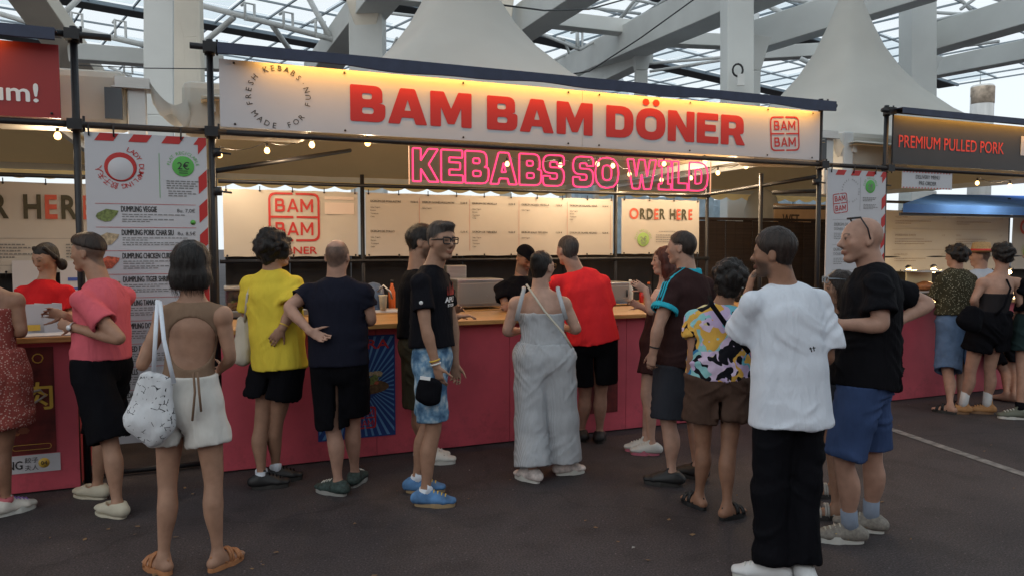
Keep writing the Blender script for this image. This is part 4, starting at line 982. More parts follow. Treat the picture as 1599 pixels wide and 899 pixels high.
for px, nm in ((38, 'white notice sheet behind the vendor\'s shoulder, left of her head'), (112, 'white notice sheet with blue print right of the vendor\'s head')):
    p = onY(px, 435, 7.7); e = empty('notice', p, nm, 'notice', 'white notices on the rear wall of the dumpling stall'); MB().box(p + [-.09, 0, -.17], p + [.13, .006, .16]).build('sheet', M['signw'], e)
    if px > 100: mb = MB(); mb.box(p + [-.03, -.004, -.02], p + [.1, -.001, .01]); mb.box(p + [-.03, -.004, -.1], p + [.08, -.001, -.08]); tag(mb.build('print', mat('blue print', (.05, .1, .4), .5), e), kind='stuff')
# pulled pork counter: roasting box with warm window
p = onY(1440, 440, 6.9); p[2] = 1.06; e = empty('roast_box', p, 'yellow lit glass box with meat on the pulled pork counter', 'food case')
MB().box(p + [-.18, -.12, 0], p + [.32, .14, .02]).build('base', M['steel'], e); MB().box(p + [-.16, .10, .02], p + [.3, .12, .26]).build('back', mat('cream board', (.75, .62, .36), .5), e)
MB().box(p + [-.18, -.12, .26], p + [.32, .14, .28]).build('top', M['steel'], e)
mb = MB(); mb.lathe(p + np.array([.06, 0, .02]), [(.04, 0), (.12, .03), (.10, .09), (.03, .12)], 12); mb.build('meat', mat('roast meat', (.3, .12, .05), .4, noise=20, var=.4), e)

# ================================================================ gap at the right end: dark fence, WET sign and pale things beyond
fe = empty('board_fence', (7.4, 9.3, 0), 'dark brown board fence behind the right end of the kebab stall', 'fence')
for k in range(26): MB().box((6.3 + k * .17, 9.3 + .008 * (k % 3), 0), (6.3 + k * .17 + .162, 9.325 + .008 * (k % 3), 2.05 - .004 * (k % 4))).build('plank', M['darkwall'], fe)
MB().box((6.2, 9.26, 2.05), (10.8, 9.36, 2.09)).build('rail', M['darkwall'], fe)
_p, _q = onY(1210, 318, 9.9), onY(1276, 350, 9.9)
e = empty('wooden_sign', _p, 'light wooden sign board with the dark letters WET above the dark fence', 'sign'); MB().box((_p[0], 9.9, 1.9), (_q[0] + .3, 9.93, _p[2])).build('board', mat('pale plywood', (.55, .36, .2), .6, noise=3, var=.1), e)
mb = MB(); put_text(mb, 'WET', _p[0] + .16, 2.03, cap=.17, width=.36, off=.03, Y=9.893); tag(mb.build('lettering', mat('brown print', (.08, .05, .03), .6), e), kind='stuff')
rr = random.Random(11); e = empty('white_marquee', (10, 15, 0), 'pale blue and white marquee far behind the dark fence', 'marquee')
for k in range(7): MB().box((8 + k * 1.2, 15 + rr.uniform(0, 1), 0), (9.15 + k * 1.2, 15.1 + rr.uniform(1, 2), rr.uniform(2.5, 3.1))).build('wall_panel', mat('pale sheeting', (.45, .55, .62), .7, noise=4, var=.25), e)
mb = MB(); mb.lathe(at(1190, 328, 14), [(.3, -.9), (.32, 0), (.25, .25), (.05, .42)], 16); tag(mb.build('storage_tank', M['tent']), 'rounded pale tank above the fence left of the WET sign', 'tank')
p = at(1533, 175, 60); mb = MB(); e = empty('water_tower', p, 'far white cylinder with rust streaks on the skyline right of the tent', 'tower')
mb.lathe((p[0], p[1], 0), [(.85, 0), (.85, 14.6), (.8, 14.7)], 24); mb.build('cylinder', mat('rusty white paint', (.68, .70, .70), .7, noise=.8, var=.15, stretch=(3, 3, .4)), e)
mb = MB(); mb.lathe((p[0], p[1] - .02, 13.2), [(.86, 0), (.865, 1.3), (.86, 1.35)], 24); mb.build('rust_band', mat('rust stain', (.5, .42, .34), .8, noise=2, var=.5), e); MB().tube([(p[0] - .3, p[1], 14.6), (p[0] - .3, p[1], 17.5)], .05, 5).build('mast', M['tube'], e)
p = at(955, 130, 120); tag(MB().lathe((p[0], p[1], 0), [(4.5, 0), (4.2, 20), (3.0, 26), (1.4, 30), (.2, 35)], 14).build('church_spire', mat('far grey stone', (.45, .5, .55), .9)), 'far pale grey spire just above the sign between the beams', 'tower')

# ================================================================ pergola: concrete columns and beams, white trusses, glazed roof
GA = math.radians(90 - 22 - 38)     # direction of the long roof lines in the plan
G1 = np.array([math.cos(math.radians(16)), math.sin(math.radians(16)), 0]) ; G1 = nrm(_A * math.cos(math.radians(52)) + _R * math.sin(math.radians(52)))
G2 = np.array([-G1[1], G1[0], 0])
pg = empty('pergola', at(800, 385, 26) * np.array([1, 1, 0]), 'huge concrete and glass pergola roof on tapering columns above the stalls', 'pergola')
def col_(x0, x1, ytop, ybot, d, m='conc', x0b=None, x1b=None, name='column', dep=1.0):
    """column between two picture columns at distance d, from the ground up"""
    x0b = x0 if x0b is None else x0b; x1b = x1 if x1b is None else x1b
    a, b = at(x0, ytop, d), at(x1, ytop, d); c, e_ = at(x0b, ybot, d), at(x1b, ybot, d)
    w1 = np.linalg.norm(b - a); w2 = np.linalg.norm(e_ - c); top = (a + b) / 2; bot = (c + e_) / 2
    mb = MB()
    mb.beam(bot, top, w2, w2 * dep, up=_A, w2=w1, h2=w1 * dep)
    low = bot.copy(); low[2] = 0
    if bot[2] > .2: mb.beam(low, bot, w2, w2 * dep, up=_A)
    return mb.build(name, M[m], pg, bevel=.02)
col_(225, 271, -250, 180, 17, dep=.12)
col_(270, 314, -20, 60, 19, 'conc2', 288, 309, dep=.35); col_(262, 340, -160, -20, 19, 'conc2', 270, 314, dep=.35)
col_(548, 600, -30, 20, 20, 'conc', 548, 600, dep=.7); col_(546, 600, 10, 72, 20, 'conc2', 566, 584)
col_(983, 1025, 46, 112, 24, 'conc', 992, 1010)
col_(1130, 1171, -250, 300, 15); col_(1172, 1200, 60, 112, 17, 'conc', 1172, 1186)
col_(1413, 1452, -250, 300, 19, 'conc'); col_(778, 806, -40, 40, 22, 'conc2', 780, 798)
col_(1437, 1465, 90, 130, 22, 'conc', 1437, 1450)
def pbeam(x1, y1, d1, x2, y2, d2, h, w_=.5, m='conc', name='beam'):
    h = h * .88
    """h in metres; pixel ends mark the centre line"""
    return MB().beam(at(x1, y1, d1), at(x2, y2, d2), w_, h).build(name, M[m], pg, bevel=.02)
pbeam(10, -60, 17, 170, 165, 24, .55, .9, 'conc2')
pbeam(110, 82, 20, 345, 100, 23, .5, .5)
pbeam(640, -70, 17, 495, 115, 26, .75, .9); pbeam(545, -15, 20, 720, 6, 22, .4)
pbeam(930, -40, 18, 800, 50, 24, 1.0, .8); pbeam(850, 30, 23, 1010, 48, 24, .5)
pbeam(1290, -75, 14, 860, 125, 34, 1.05, .9); pbeam(1040, 62, 24, 1135, 66, 24, .45); pbeam(880, 150, 30, 1010, 84, 24, .7)
pbeam(1160, 66, 19, 1460, -28, 17, .85, .6); pbeam(1180, 85, 26, 1310, 78, 26, .5); pbeam(1440, 68, 20, 1640, 8, 17, .8, .6); pbeam(1450, 110, 24, 1640, 72, 20, .62, .5)
def tub(x1, y1, d1, x2, y2, d2, r=.08): return MB().tube([at(x1, y1, d1), at(x2, y2, d2)], r, 8).build('truss_tube', M['tube'], pg)
for a in ((85, 38, 22, 230, 72, 22), (310, 8, 22, 520, 62, 22), (130, -8, 22, 86, 34, 22), (365, 28, 22, 300, 82, 24), (425, 40, 22, 462, 92, 24), (478, -10, 22, 515, 58, 22), (250, 30, 24, 330, 80, 24), (0, 22, 24, 60, 40, 24),
          (100, 105, 30, 225, 132, 30), (140, 90, 30, 120, 108, 30), (170, 105, 30, 205, 120, 30), (825, 45, 26, 905, 78, 26), (900, 20, 26, 903, 78, 26), (905, 78, 26, 1010, 20, 28), (1010, 20, 28, 1060, -15, 26), (850, 102, 30, 900, 78, 30),
          (975, 62, 28, 1100, -10, 28), (940, 110, 34, 1010, 70, 30), (1010, 100, 30, 1130, 90, 28), (1015, 112, 30, 1130, 94, 28), (1175, 55, 24, 1290, -8, 22), (1182, 22, 24, 1176, 60, 24), (1225, 25, 24, 1180, 62, 24), (1190, 5, 24, 1260, 40, 24),
          (1450, 35, 26, 1599, 0, 24), (1490, -10, 26, 1520, 20, 26), (1560, 65, 26, 1460, 78, 28), (1500, 15, 26, 1540, -15, 26), (1250, 92, 24, 1275, 104, 24), (955, 42, 28, 1005, -5, 28), (0, -5, 26, 100, 22, 26), (860, 5, 26, 1000, 22, 28), (880, 18, 26, 940, -12, 26), (940, -10, 26, 1050, 12, 28), (1000, -10, 26, 960, 40, 28), (870, 60, 28, 960, 100, 32), (900, 110, 32, 880, 62, 28), (1180, 40, 24, 1300, 20, 24), (1210, -5, 24, 1300, 10, 24), (1460, 20, 26, 1600, 28, 26), (1530, -8, 26, 1599, 12, 26), (600, 20, 26, 700, 32, 26), (620, 60, 28, 600, 100, 30)): tub(*a, r=.085 if a[2] < 25 else .06)
for (x, y, d) in ((120, 33, 22), (188, 45, 22), (390, 18, 22), (450, 32, 22), (500, 45, 22), (200, 103, 28), (905, 60, 26)):   # steel stirrups that hold the tubes
    p = at(x, y, d); mb = MB(); o_ = [(-.14, -.28), (-.14, .22), (.14, .22), (.14, -.28)]
    mb.tube([p + G1 * a + np.array([0, 0, b]) for a, b in o_], .045, 6, closed=True); mb.tube([p + G1 * -.14 + G2 * .3 + np.array([0, 0, .22]), p + G1 * -.14 + np.array([0, 0, .22])], .045, 5); mb.build('bracket', M['tube'], pg)
# glazed roof sheets: panes laid between bars, opaque strips between the bays
ZR = 12.0
base = at(300, 60, 1) - _C; base = _C + base * ((ZR - EYE) / base[2])
pane_me = [None, None]
def pane(o1, o2, kind, s1=1.55, s2=2.1):
    global pane_me
    mb = MB(); mb.beam((-s1 / 2 + .03, 0, 0), (s1 / 2 - .03, 0, 0), s2 - .06, .02)
    if pane_me[kind] is None:
        me = bpy.data.meshes.new('pane'); me.from_pydata(mb.v, [], mb.f); me.materials.append(M['pane' if kind == 0 else 'pane2']); pane_me[kind] = me
    o = bpy.data.objects.new('pane', pane_me[kind]); COL.objects.link(o); o.parent = pg
    p = base + G1 * o1 + G2 * o2 - np.array(pg.location); p[2] = ZR + .012 * ((o1 * 7 + o2 * 3) % 3); o.location = tuple(p); o.rotation_euler = (0, 0, math.atan2(G1[1], G1[0]))
def bar(a1, a2, b1, b2, w_, h, m, name):
    p = base + G1 * a1 + G2 * a2; q = base + G1 * b1 + G2 * b2; p[2] = q[2] = ZR - .1 - h / 2; MB().beam(p, q, w_, h).build(name, M[m], pg)
S1, S2 = 1.7, 2.2
R1 = (-12, 24); y2 = -26.0; far = [MB(), MB()]; count = 0
for b in range(7):
    for r in range(3):
        for i in range(R1[0], R1[1]):
            kd = int((i * 3 + r * 5 + b) % 4 == 0 or r == 2); c_ = base + G1 * (i * S1 + S1 / 2) + G2 * (y2 + S2 / 2); v = c_ - _C; dz = v @ _F
            if dz < 4: continue
            sx, sy = 799.5 + FOC * (v @ _R) / dz, 449.5 - FOC * (v @ _U) / dz
            if not (-120 < sx < 1720): continue
            if -40 < sy < 130 and count < 290 and (sx < 620 or 840 < sx < 1070 or 1170 < sx < 1320): pane(i * S1 + S1 / 2, y2 + S2 / 2, kd, S1, S2); count += 1
            else: far[kd].beam(np.array([c_[0], c_[1], ZR]) - G1 * (S1 / 2 - .03), np.array([c_[0], c_[1], ZR]) + G1 * (S1 / 2 - .03), S2 - .06, .02)
        bar(R1[0] * S1, y2, R1[1] * S1, y2, .06, .08, 'mull', 'glazing_bar'); y2 += S2
    bar(R1[0] * S1, y2, R1[1] * S1, y2, .12, .16, 'mull', 'glazing_bar')
    bar(R1[0] * S1, y2 + .6, R1[1] * S1, y2 + .6, 1.1, .12, 'dark', 'service_deck'); y2 += 1.2
for k in (0, 1): tag(far[k].build('pane', M['pane' if k == 0 else 'pane2'], pg), kind='stuff')
for i in range(R1[0], R1[1] + 1): bar(i * S1, -26, i * S1, y2, .06, .08, 'mull', 'glazing_bar')
# unseen roof sheets and decks, added behind the viewer to darken light from above
for b in range(3):
    y2 = -26 - 9.0 * (b + 1)
    p = base + G1 * 4 + G2 * (y2 + 4); p[2] = ZR; q = p + G1 * 39
    p = p - G1 * 24; mb = MB(); mb.beam(p, q, 7.4, .05); mb.build('added_roof_sheet', M['pane2'], pg)
    bar(R1[0] * S1, y2 - .4, R1[1] * S1, y2 - .4, 1.5, .12, 'dark', 'service_deck')
# unseen opposite stalls and far block, added to cut off low sky light
op = empty('added_stall_row', (0, -5.5, 0), 'unseen row of opposite stalls and tents added behind the viewpoint to cut low light', 'stalls')
for k in range(6):
    x = -16 + k * 6.2; MB().box((x, -6.6, 0), (x + 5.6, -5.6, 1.1)).build('counter', M['counter'], op); MB().box((x, -8.6, 0), (x + 5.6, -8.5, 2.6)).build('back_wall', M['interior'], op)
    MB().box((x, -5.75, 2.5), (x + 5.6, -5.7, 3.2)).build('sign_board', M['pork'], op)
    mb = MB(); mb.add([(x - .3, -9, 2.9), (x + 5.9, -9, 2.9), (x + 5.9, -5.6, 2.9), (x - .3, -5.6, 2.9), (x + 2.8, -7.3, 5.6)], [(0, 1, 4), (1, 2, 4), (2, 3, 4), (3, 0, 4), (3, 2, 1, 0)]); mb.build('tent_roof', M['tent'], op)
MB().box((-40, -30, 0), (40, -29, 9)).build('added_far_block', M['dark'], op)
# cables and a hanging socket on the column
tag(MB().tube([at(780, 8, 9), at(850, 17, 10), at(920, 15, 11), at(1010, -10, 12)], .012, 5).build('overhead_cable', M['black']), 'thin black cable sagging high across the gap right of the central tent', 'cable', 'overhead cables')
tag(MB().tube([at(880, 118, 13), at(920, 112, 13), at(1000, 60, 13), at(1090, -5, 13)], .013, 5).build('overhead_cable', M['black']), 'black cable rising from the central tent towards the upper right beams', 'cable', 'overhead cables')
tag(MB().tube([at(112, 102, 14), at(230, 107, 14), at(325, 108, 14)], .010, 5).build('overhead_cable', M['black']), 'thin level cable crossing the pale columns at left', 'cable', 'overhead cables')
p = at(1152, 110, 14.5); e = empty('cable_coil', p, 'coil of black cable with white socket box hung on the pale column above the sign', 'cable coil')
MB().tube([p + _R * .10 * math.cos(t * .5) + np.array([0, 0, .12 * math.sin(t * .5)]) for t in range(13)], .02, 6, closed=True).build('coil', M['black'], e); MB().beam(p + _R * .06 + np.array([0, 0, -.30]), p + _R * .06 + np.array([0, 0, -.08]), .14, .08, up=_A).build('socket_box', M['plasticw'], e)
# ================================================================ people
def skinmat():
    m = mat('skin', (.5, .3, .2), .55, attr='Col', noise=22, var=.11, bump=.12, bscale=160, spec=.35)
    return m
M['skin'] = skinmat()
def clothmat(name, col, rough=.85, var=.08, weave=420, fine=.12):
    m = mat('cloth ' + name, col, rough, noise=7, var=var, bump=fine, bscale=weave, spec=.06)
    n = m.node_tree.nodes; l = m.node_tree.links; b = n['Principled BSDF']; tc = n.new('ShaderNodeTexCoord'); prev = b.inputs['Normal'].links[0].from_socket
    for rot, sc in (((0, .8, .3), (1, 1, .28)), ((0, -.9, -.2), (1, 1, .30))):      # soft creases running two ways
        mp = n.new('ShaderNodeMapping'); mp.inputs['Rotation'].default_value = rot; mp.inputs['Scale'].default_value = sc; l.new(tc.outputs['Object'], mp.inputs[0])
        t = n.new('ShaderNodeTexNoise'); t.inputs['Scale'].default_value = 9; t.inputs['Detail'].default_value = 3; t.inputs['Distortion'].default_value = .8; l.new(mp.outputs[0], t.inputs[0])
        bp = n.new('ShaderNodeBump'); bp.inputs['Strength'].default_value = .55; bp.inputs['Distance'].default_value = .030; l.new(t.outputs[0], bp.inputs['Height']); l.new(prev, bp.inputs['Normal']); prev = bp.outputs[0]
    l.new(prev, b.inputs['Normal']); return m
def hairmat(name, col, rough=.5):
    m = mat('hair ' + name, col, rough, noise=60, var=.45, bump=.6, bscale=90, stretch=(1, 1, .22), spec=.35); return m
M['hblack'] = hairmat('black', (.012, .009, .008)); M['hbrown'] = hairmat('dark brown', (.022, .013, .010)); M['hred'] = hairmat('auburn', (.075, .018, .012)); M['hgrey'] = hairmat('greying', (.05, .042, .038), .7)
SK = dict(light=(.50, .29, .21), mid=(.42, .235, .155), tan=(.34, .175, .11), pale=(.54, .33, .25))
def fwd(y): a = math.radians(y); return _A * math.cos(a) + _R * math.sin(a)
def rgt(y): a = math.radians(y); return _R * math.cos(a) - _A * math.sin(a)
Z = np.array([0, 0, 1.0])
def rot_about(v, ax, a):
    ax = nrm(ax); return v * math.cos(a) + np.cross(ax, v) * math.sin(a) + ax * (ax @ v) * (1 - math.cos(a))

def chain(f, pts, rad, k0, n=4):
    """one limb as many short cones along a smooth curve, so that it swells and tapers without rings"""
    pts = [np.array(q, float) for q in pts]; m = len(pts); P = []; R_ = []
    for i in range(m - 1):
        a, b, c, d = pts[max(0, i - 1)], pts[i], pts[i + 1], pts[min(m - 1, i + 2)]; ra, rb, rc, rd = rad[max(0, i - 1)], rad[i], rad[i + 1], rad[min(m - 1, i + 2)]
        for j in range(n):
            t = j / n; w_ = (-.5 * t + t * t - .5 * t ** 3, 1 - 2.5 * t * t + 1.5 * t ** 3, .5 * t + 2 * t * t - 1.5 * t ** 3, -.5 * t * t + .5 * t ** 3)
            P.append(a * w_[0] + b * w_[1] + c * w_[2] + d * w_[3]); R_.append(ra * w_[0] + rb * w_[1] + rc * w_[2] + rd * w_[3])
    P.append(pts[-1]); R_.append(rad[-1])
    for i in range(len(P) - 1): f.cone(P[i], P[i + 1], R_[i], R_[i + 1], None, k0 if i < 2 else .0015)

class Person:
    """k: neck, pelvis, head as (px, py); arms/legs: lists of (px, py, depth offset); yaw 0 = back to the viewer, 90 = facing right, 180 = facing the viewer"""
    def __init__(p, name, label, d, head, neck, pelvis, yaw, hyaw, arms, legs, H=1.72, pyaw=None, skin='mid', build=1.0, hpitch=0, hroll=0,
                 group=None, female=False, h=.0085, hip=.0, hands=True, lean=0, curl=None, belly=0, toes=None, headd=0, hs=1.0, sw=None, stubble=0, buzz=None, groundz=0, bust=0, nose=1.0):
        p.name = name; p.yaw = yaw; p.hyaw = hyaw; p.pyaw = yaw if pyaw is None else pyaw; p.s = H / 1.75; p.b = build; p.female = female; p.h = h
        p.skin = np.array(SK[skin] if isinstance(skin, str) else skin) * .82; p.hs = hs * (.96 if female else 1.0) * (.5 + .5 * p.s); p.belly = belly; p.bust = bust; p.hipx = hip
        p.neck = at(*neck, d + lean); p.pel = at(*pelvis, d); p.pel[2] = .520 * H; p.hc = at(*head, d + lean + headd)
        p.f, p.r = fwd(yaw), rgt(yaw); p.pf, p.pr = fwd(p.pyaw), rgt(p.pyaw)
        hf, hr = fwd(hyaw), rgt(hyaw); hu = Z.copy(); hf = rot_about(hf, hr, -math.radians(hpitch)); hu = rot_about(hu, hr, -math.radians(hpitch))
        hr2 = rot_about(hr, hf, math.radians(hroll)); hu = rot_about(hu, hf, math.radians(hroll)); p.H = (hr2, hf, hu)
        s = p.s; sw = (.165 if female else .185) * (.6 + .4 * build) * s if sw is None else sw
        p.sw = sw; p.sh = {}; c = p.neck - Z * .088 * s
        p.sh['r'] = c + p.r * sw; p.sh['l'] = c - p.r * sw
        p.hip = {'r': p.pel + p.pr * .088 * s, 'l': p.pel - p.pr * .088 * s}
        p.arm = {}; p.leg = {}; p.toe = {}
        for k, (e, w_) in arms.items():
            el = at(e[0], e[1], d + e[2]); wr = at(w_[0], w_[1], d + w_[2]); p.arm[k] = (el, wr)
        for k, (kn, an) in legs.items():
            A_ = onZ(an[0], an[1], .085 + groundz); dd = (A_ - _C) @ _F; dh = (p.hip[k] - _C) @ _F
            K_ = at(kn[0], kn[1], (dh + dd) / 2 + (kn[2] if len(kn) > 2 else 0)); p.leg[k] = (K_, A_)
        p.toes = toes or {'r': p.pyaw, 'l': p.pyaw}
        foot = np.mean([p.leg[k][1] for k in p.leg], axis=0) if p.leg else p.pel * np.array([1, 1, 0])
        p.e = empty('person', (foot[0], foot[1], 0), label, 'person', group)
        p.hands = hands; p.curl = curl or {}; p.nose = nose; p.stub = stubble; p.buzz = buzz
        if DEBUG:
            L = lambda a, b: round(float(np.linalg.norm(a - b)), 2)
            print(name, 'torso', L(p.neck, p.pel), 'head-neck', L(p.hc, p.neck), {k: ('ua', L(p.sh[k], v[0]), 'fa', L(v[0], v[1])) for k, v in p.arm.items()}, {k: ('th', L(p.hip[k], v[0]), 'sh', L(v[0], v[1]), 'h', round(float(p.hip[k][2]), 2)) for k, v in p.leg.items()})
    # -- points
    def hp(p, x, y, z): return p.hc + (p.H[0] * x + p.H[1] * y + p.H[2] * z) * p.hs
    def spine(p):
        n, q = p.neck, p.pel; u = n - q
        return dict(top=n - u * .10, chest=n - u * .28, waist=n - u * .64, hip=q + u * .02, low=q - Z * .03)
    def allpts(p):
        a = [p.hc + Z * .2, p.hc, p.neck, p.pel] + list(p.sh.values())
        for k, (e, w_) in p.arm.items(): a += [e, w_, w_ + nrm(w_ - e) * .2 * p.s]
        for k, (kn, an) in p.leg.items(): a += [kn, an, an - Z * .09, an + fwd(p.toes[k]) * .2, an - fwd(p.toes[k]) * .08]
        return np.array(a)
    # -- torso used by skin and by clothes, ease = extra radius
    def torso(p, f, ease=0.0, drape=None, to='hip', k=.018):
        s, b = p.s, p.b; S_ = p.spine(); fem = p.female
        wch = (.143 if fem else .160) * s * b; dch = (.100 if fem else .108) * s * b
        wwa = (.120 if fem else .138) * s * b; dwa = (.092 if fem else .105) * s * b * (1 + p.belly * .3)
        whi = (.160 if fem else .146) * s * b + p.hipx; dhi = (.108 if fem else .100) * s * b + p.hipx * .5
        g = ease
        f.cone(p.neck - Z * .045 * s, S_['top'] - Z * .03, (.066 * s + g * .4, .056 * s + g * .4), (.125 * s * b + g * .6, .084 * s * b + g * .6), p.r, k)
        for q in p.sh.values():
            f.cone(p.neck - Z * .045 * s, q, .046 * s + g * .4, (.047 * s * (.7 + .3 * b) + g * .5), None, .045)
        f.cone(S_['top'] - Z * .03, S_['chest'], (.138 * s * b + g, .088 * s * b + g), (wch + g, dch + g), p.r, k)
        if drape is None:
            f.cone(S_['chest'], S_['waist'], (wch + g, dch + g), (wwa + g, dwa + g), p.r, k)
            f.cone(S_['waist'], S_['hip'], (wwa + g, dwa + g), (whi + g, dhi + g), p.pr, k)
            if to == 'hip': f.cone(S_['hip'], S_['low'], (whi + g, dhi + g), (whi * .95 + g, dhi * .95 + g), p.pr, k)
        if p.belly: f.ell(p.neck * .38 + p.pel * .62 + p.f * .05, (.14 * s * b + g, .12 * s * b + g, .14 * s), np.array([p.r, p.f, Z]), .06)
        if p.bust:
            for sx in (-1, 1): f.ell(S_['chest'] + p.r * .075 * sx * s + p.f * .075 * s, (.07 * p.bust + g, .07 * p.bust + g, .07 * p.bust + g), None, .04)
    def limb_leg(p, f, k, to=1.0, ease=0.0, flare=0.0, only=None):
        s, b = p.s, p.b; hp_, (kn, an) = p.hip[k], p.leg[k]; lf = fwd(p.toes[k])
        th = (.083 if p.female else .077) * s * b
        bk = b ** .55; v1 = kn - hp_; v2 = an - kn
        chain(f, [hp_ - Z * .02, hp_ + v1 * .35 + lf * .006, hp_ + v1 * .72 + lf * .006, hp_ + v1 * .94 + lf * .004, kn + v2 * .05, kn + v2 * .18 - lf * .006 * s, kn + v2 * .33 - lf * .013 * s, kn + v2 * .52 - lf * .010 * s, kn + v2 * .74 - lf * .002, kn + v2 * .92, an - Z * .01],
              [th, .076 * s * bk, .061 * s * bk, .0535 * s * bk, .0490 * s * bk, .0500 * s * bk, .0535 * s * bk, .0470 * s * bk, .0350 * s, .0300 * s, .0330 * s], .035)
        f.cone(an, an - Z * .03, .033 * s, .036 * s, None, .012)
    def body(p):
        P = p.allpts(); f = SDF(P.min(0) - .13, P.max(0) + .13, p.h); s, b, g = p.s, p.b, p.hs
        p.torso(f); S_ = p.spine()
        # buttocks
        for sx in (-1, 1):
            f.ell(p.pel + p.pr * .070 * sx * s - p.pf * .038 * s - Z * .03, (.078 * s * b, .068 * s * b, .09 * s * b), np.array([p.pr, p.pf, Z]), .04)
        for k in p.leg:
            p.limb_leg(f, k); kn, an = p.leg[k]; lf = fwd(p.toes[k])
            f.cone(an - lf * .035 - Z * .045, an + lf * .11 * s - Z * .055, (.034 * s, .03), (.042 * s, .022), rgt(p.toes[k]), .02)
            f.cone(an + lf * .11 * s - Z * .055, an + lf * .165 * s - Z * .06, (.042 * s, .022), (.034 * s, .016), rgt(p.toes[k]), .01)
            f.cone(an - Z * .02, an + lf * .09 * s - Z * .05, .032 * s, .024 * s, None, .02)
        for k, (el, wr) in p.arm.items():
            sh = p.sh[k]; ab = b ** .8 * (.9 if p.female else 1)
            va = el - sh; vb = wr - el
            chain(f, [sh, sh + va * .30, sh + va * .65, el - va * .04, el + vb * .22, el + vb * .55, wr], [.047 * s * ab, .0475 * s * ab, .0425 * s * ab, .0355 * s * ab, .0390 * s * ab, .0330 * s * ab, .0250 * s], .03)
            if p.hands: p.hand(f, k, el, wr)
        # neck and head
        nk = p.neck; f.cone(nk - Z * .05 * s + p.f * .005, p.hp(0, -.022, -.045), .066 * g * b ** .5, (.054 if p.female else .060) * g * b ** .3, None, .03)
        M3 = np.array(p.H); HP = p.hp
        f.ell(HP(0, -.012, .030), (.074 * g, .094 * g, .088 * g), M3, .02)
        f.ell(HP(0, .030, .005), (.064 * g, .060 * g, .080 * g), M3, .03)
        jw = (.92 if p.female else 1.0)
        f.ell(HP(0, .024, -.028), (.066 * g * jw, .060 * g, .062 * g), M3, .015)
        f.cone(HP(0, .018, -.035), HP(0, .052, -.090), (.058 * g * jw, .054 * g), (.032 * g * jw, .026 * g), p.H[0], .012)
        f.cone(HP(-.050 * jw, .0, -.062), HP(-.012, .055, -.092), .016 * g, .018 * g, None, .015); f.cone(HP(.050 * jw, 0, -.062), HP(.012, .055, -.092), .016 * g, .018 * g, None, .015)
        for sx in (-1, 1):
            f.ell(HP(.031 * sx, .100, .008), (.018 * g, .016 * g, .010 * g), M3, .012, 's')
            f.ell(HP(.031 * sx, .078, .008), (.016 * g, .013 * g, .012 * g), M3, .006)
            f.cone(HP(.014 * sx, .084, .027), HP(.048 * sx, .073, .026), .009 * g, .008 * g, None, .012)
            f.ell(HP(.045 * sx, .058, -.014), (.018 * g, .018 * g, .014 * g), M3, .02)
            f.ell(HP(.077 * sx, -.012, -.005), (.009 * g, .019 * g, .032 * g), M3, .008)
            f.ell(HP(.085 * sx, -.008, .002), (.006 * g, .009 * g, .015 * g), M3, .005, 's')
        nb = (.75 if p.female else 1.1) * p.nose; f.cone(HP(0, .083, .018), HP(0, .098 + .010 * nb, -.024), .009 * g, .0115 * g, None, .010); f.ell(HP(0, .093, -.031), (.018 * g, .012 * g, .009 * g), M3, .008)
        f.ell(HP(0, .088, -.056), (.024 * g, .012 * g, .007 * g), M3, .006); f.ell(HP(0, .086, -.067), (.021 * g, .012 * g, .008 * g), M3, .006)
        f.ell(HP(0, .102, -.0615), (.018 * g, .006 * g, .0016 * g), M3, .004, 's')
        f.ell(HP(0, .072, -.094), (.020 * g, .016 * g, .014 * g), M3, .015)
        V, Q = f.mesh(); V = relax(V, Q, 2, .5)
        N = vnormals(V, Q); V = V + N * (.0012 * vnoise(V, 22, 3))[:, None]
        # skin colour: complexion, brows, eyes, painted socket shade, lips, shaved hair, stubble
        c = np.tile(p.skin, (len(V), 1)); c = c * (1 + .07 * vnoise(V, 9, 5) + .04 * vnoise(V, 30, 6))[:, None]
        q = (V - p.hc) / g; x, y, z = q @ p.H[0], q @ p.H[1], q @ p.H[2]; hd = (np.abs(x) < .1) & (np.abs(y) < .13) & (z > -.13)
        def paint(w_, colr): 
            nonlocal c
            w_ = (np.clip(w_, 0, 1) * hd)[:, None]; c = c * (1 - w_) + np.array(colr) * w_
        ax = np.abs(x)
        if p.stub: paint(p.stub * np.clip((-.030 - z + y * .15) / .02, 0, 1) * np.clip((y - -.01) / .03, 0, 1) * (z > -.12), (.06, .04, .03))
        paint(.45 * ((np.hypot(x / .024, (z + .0615) / .011) < 1) & (y > .07)), p.skin * np.array([.72, .36, .36]))
        paint(.7 * ((np.abs(z - .030 - .004 * (1 - (ax - .032) ** 2 / .0004)) < .0042) & (ax > .012) & (ax < .052) & (y > .05)), (.03, .02, .015))
        paint(.9 * ((np.hypot((ax - .032) / .016, (z - .010) / .0050) < 1) & (y > .05)), (.12, .09, .08)); paint(1.0 * ((np.hypot((ax - .032) / .008, (z - .010) / .007) < 1) & (y > .05)), (.015, .01, .008))
        paint(.16 * ((np.abs(z - .010) < .018) & (ax > .012) & (ax < .055) & (y > .05)), p.skin * .55)  # eye socket shade painted into the skin colour
        paint(.6 * ((np.hypot((ax - .008) / .006, (z + .036) / .004) < 1) & (y > .08)), p.skin * .3)
        if p.buzz is None and not p.female: p.buzz = (.75, (.03, .022, .018), False)
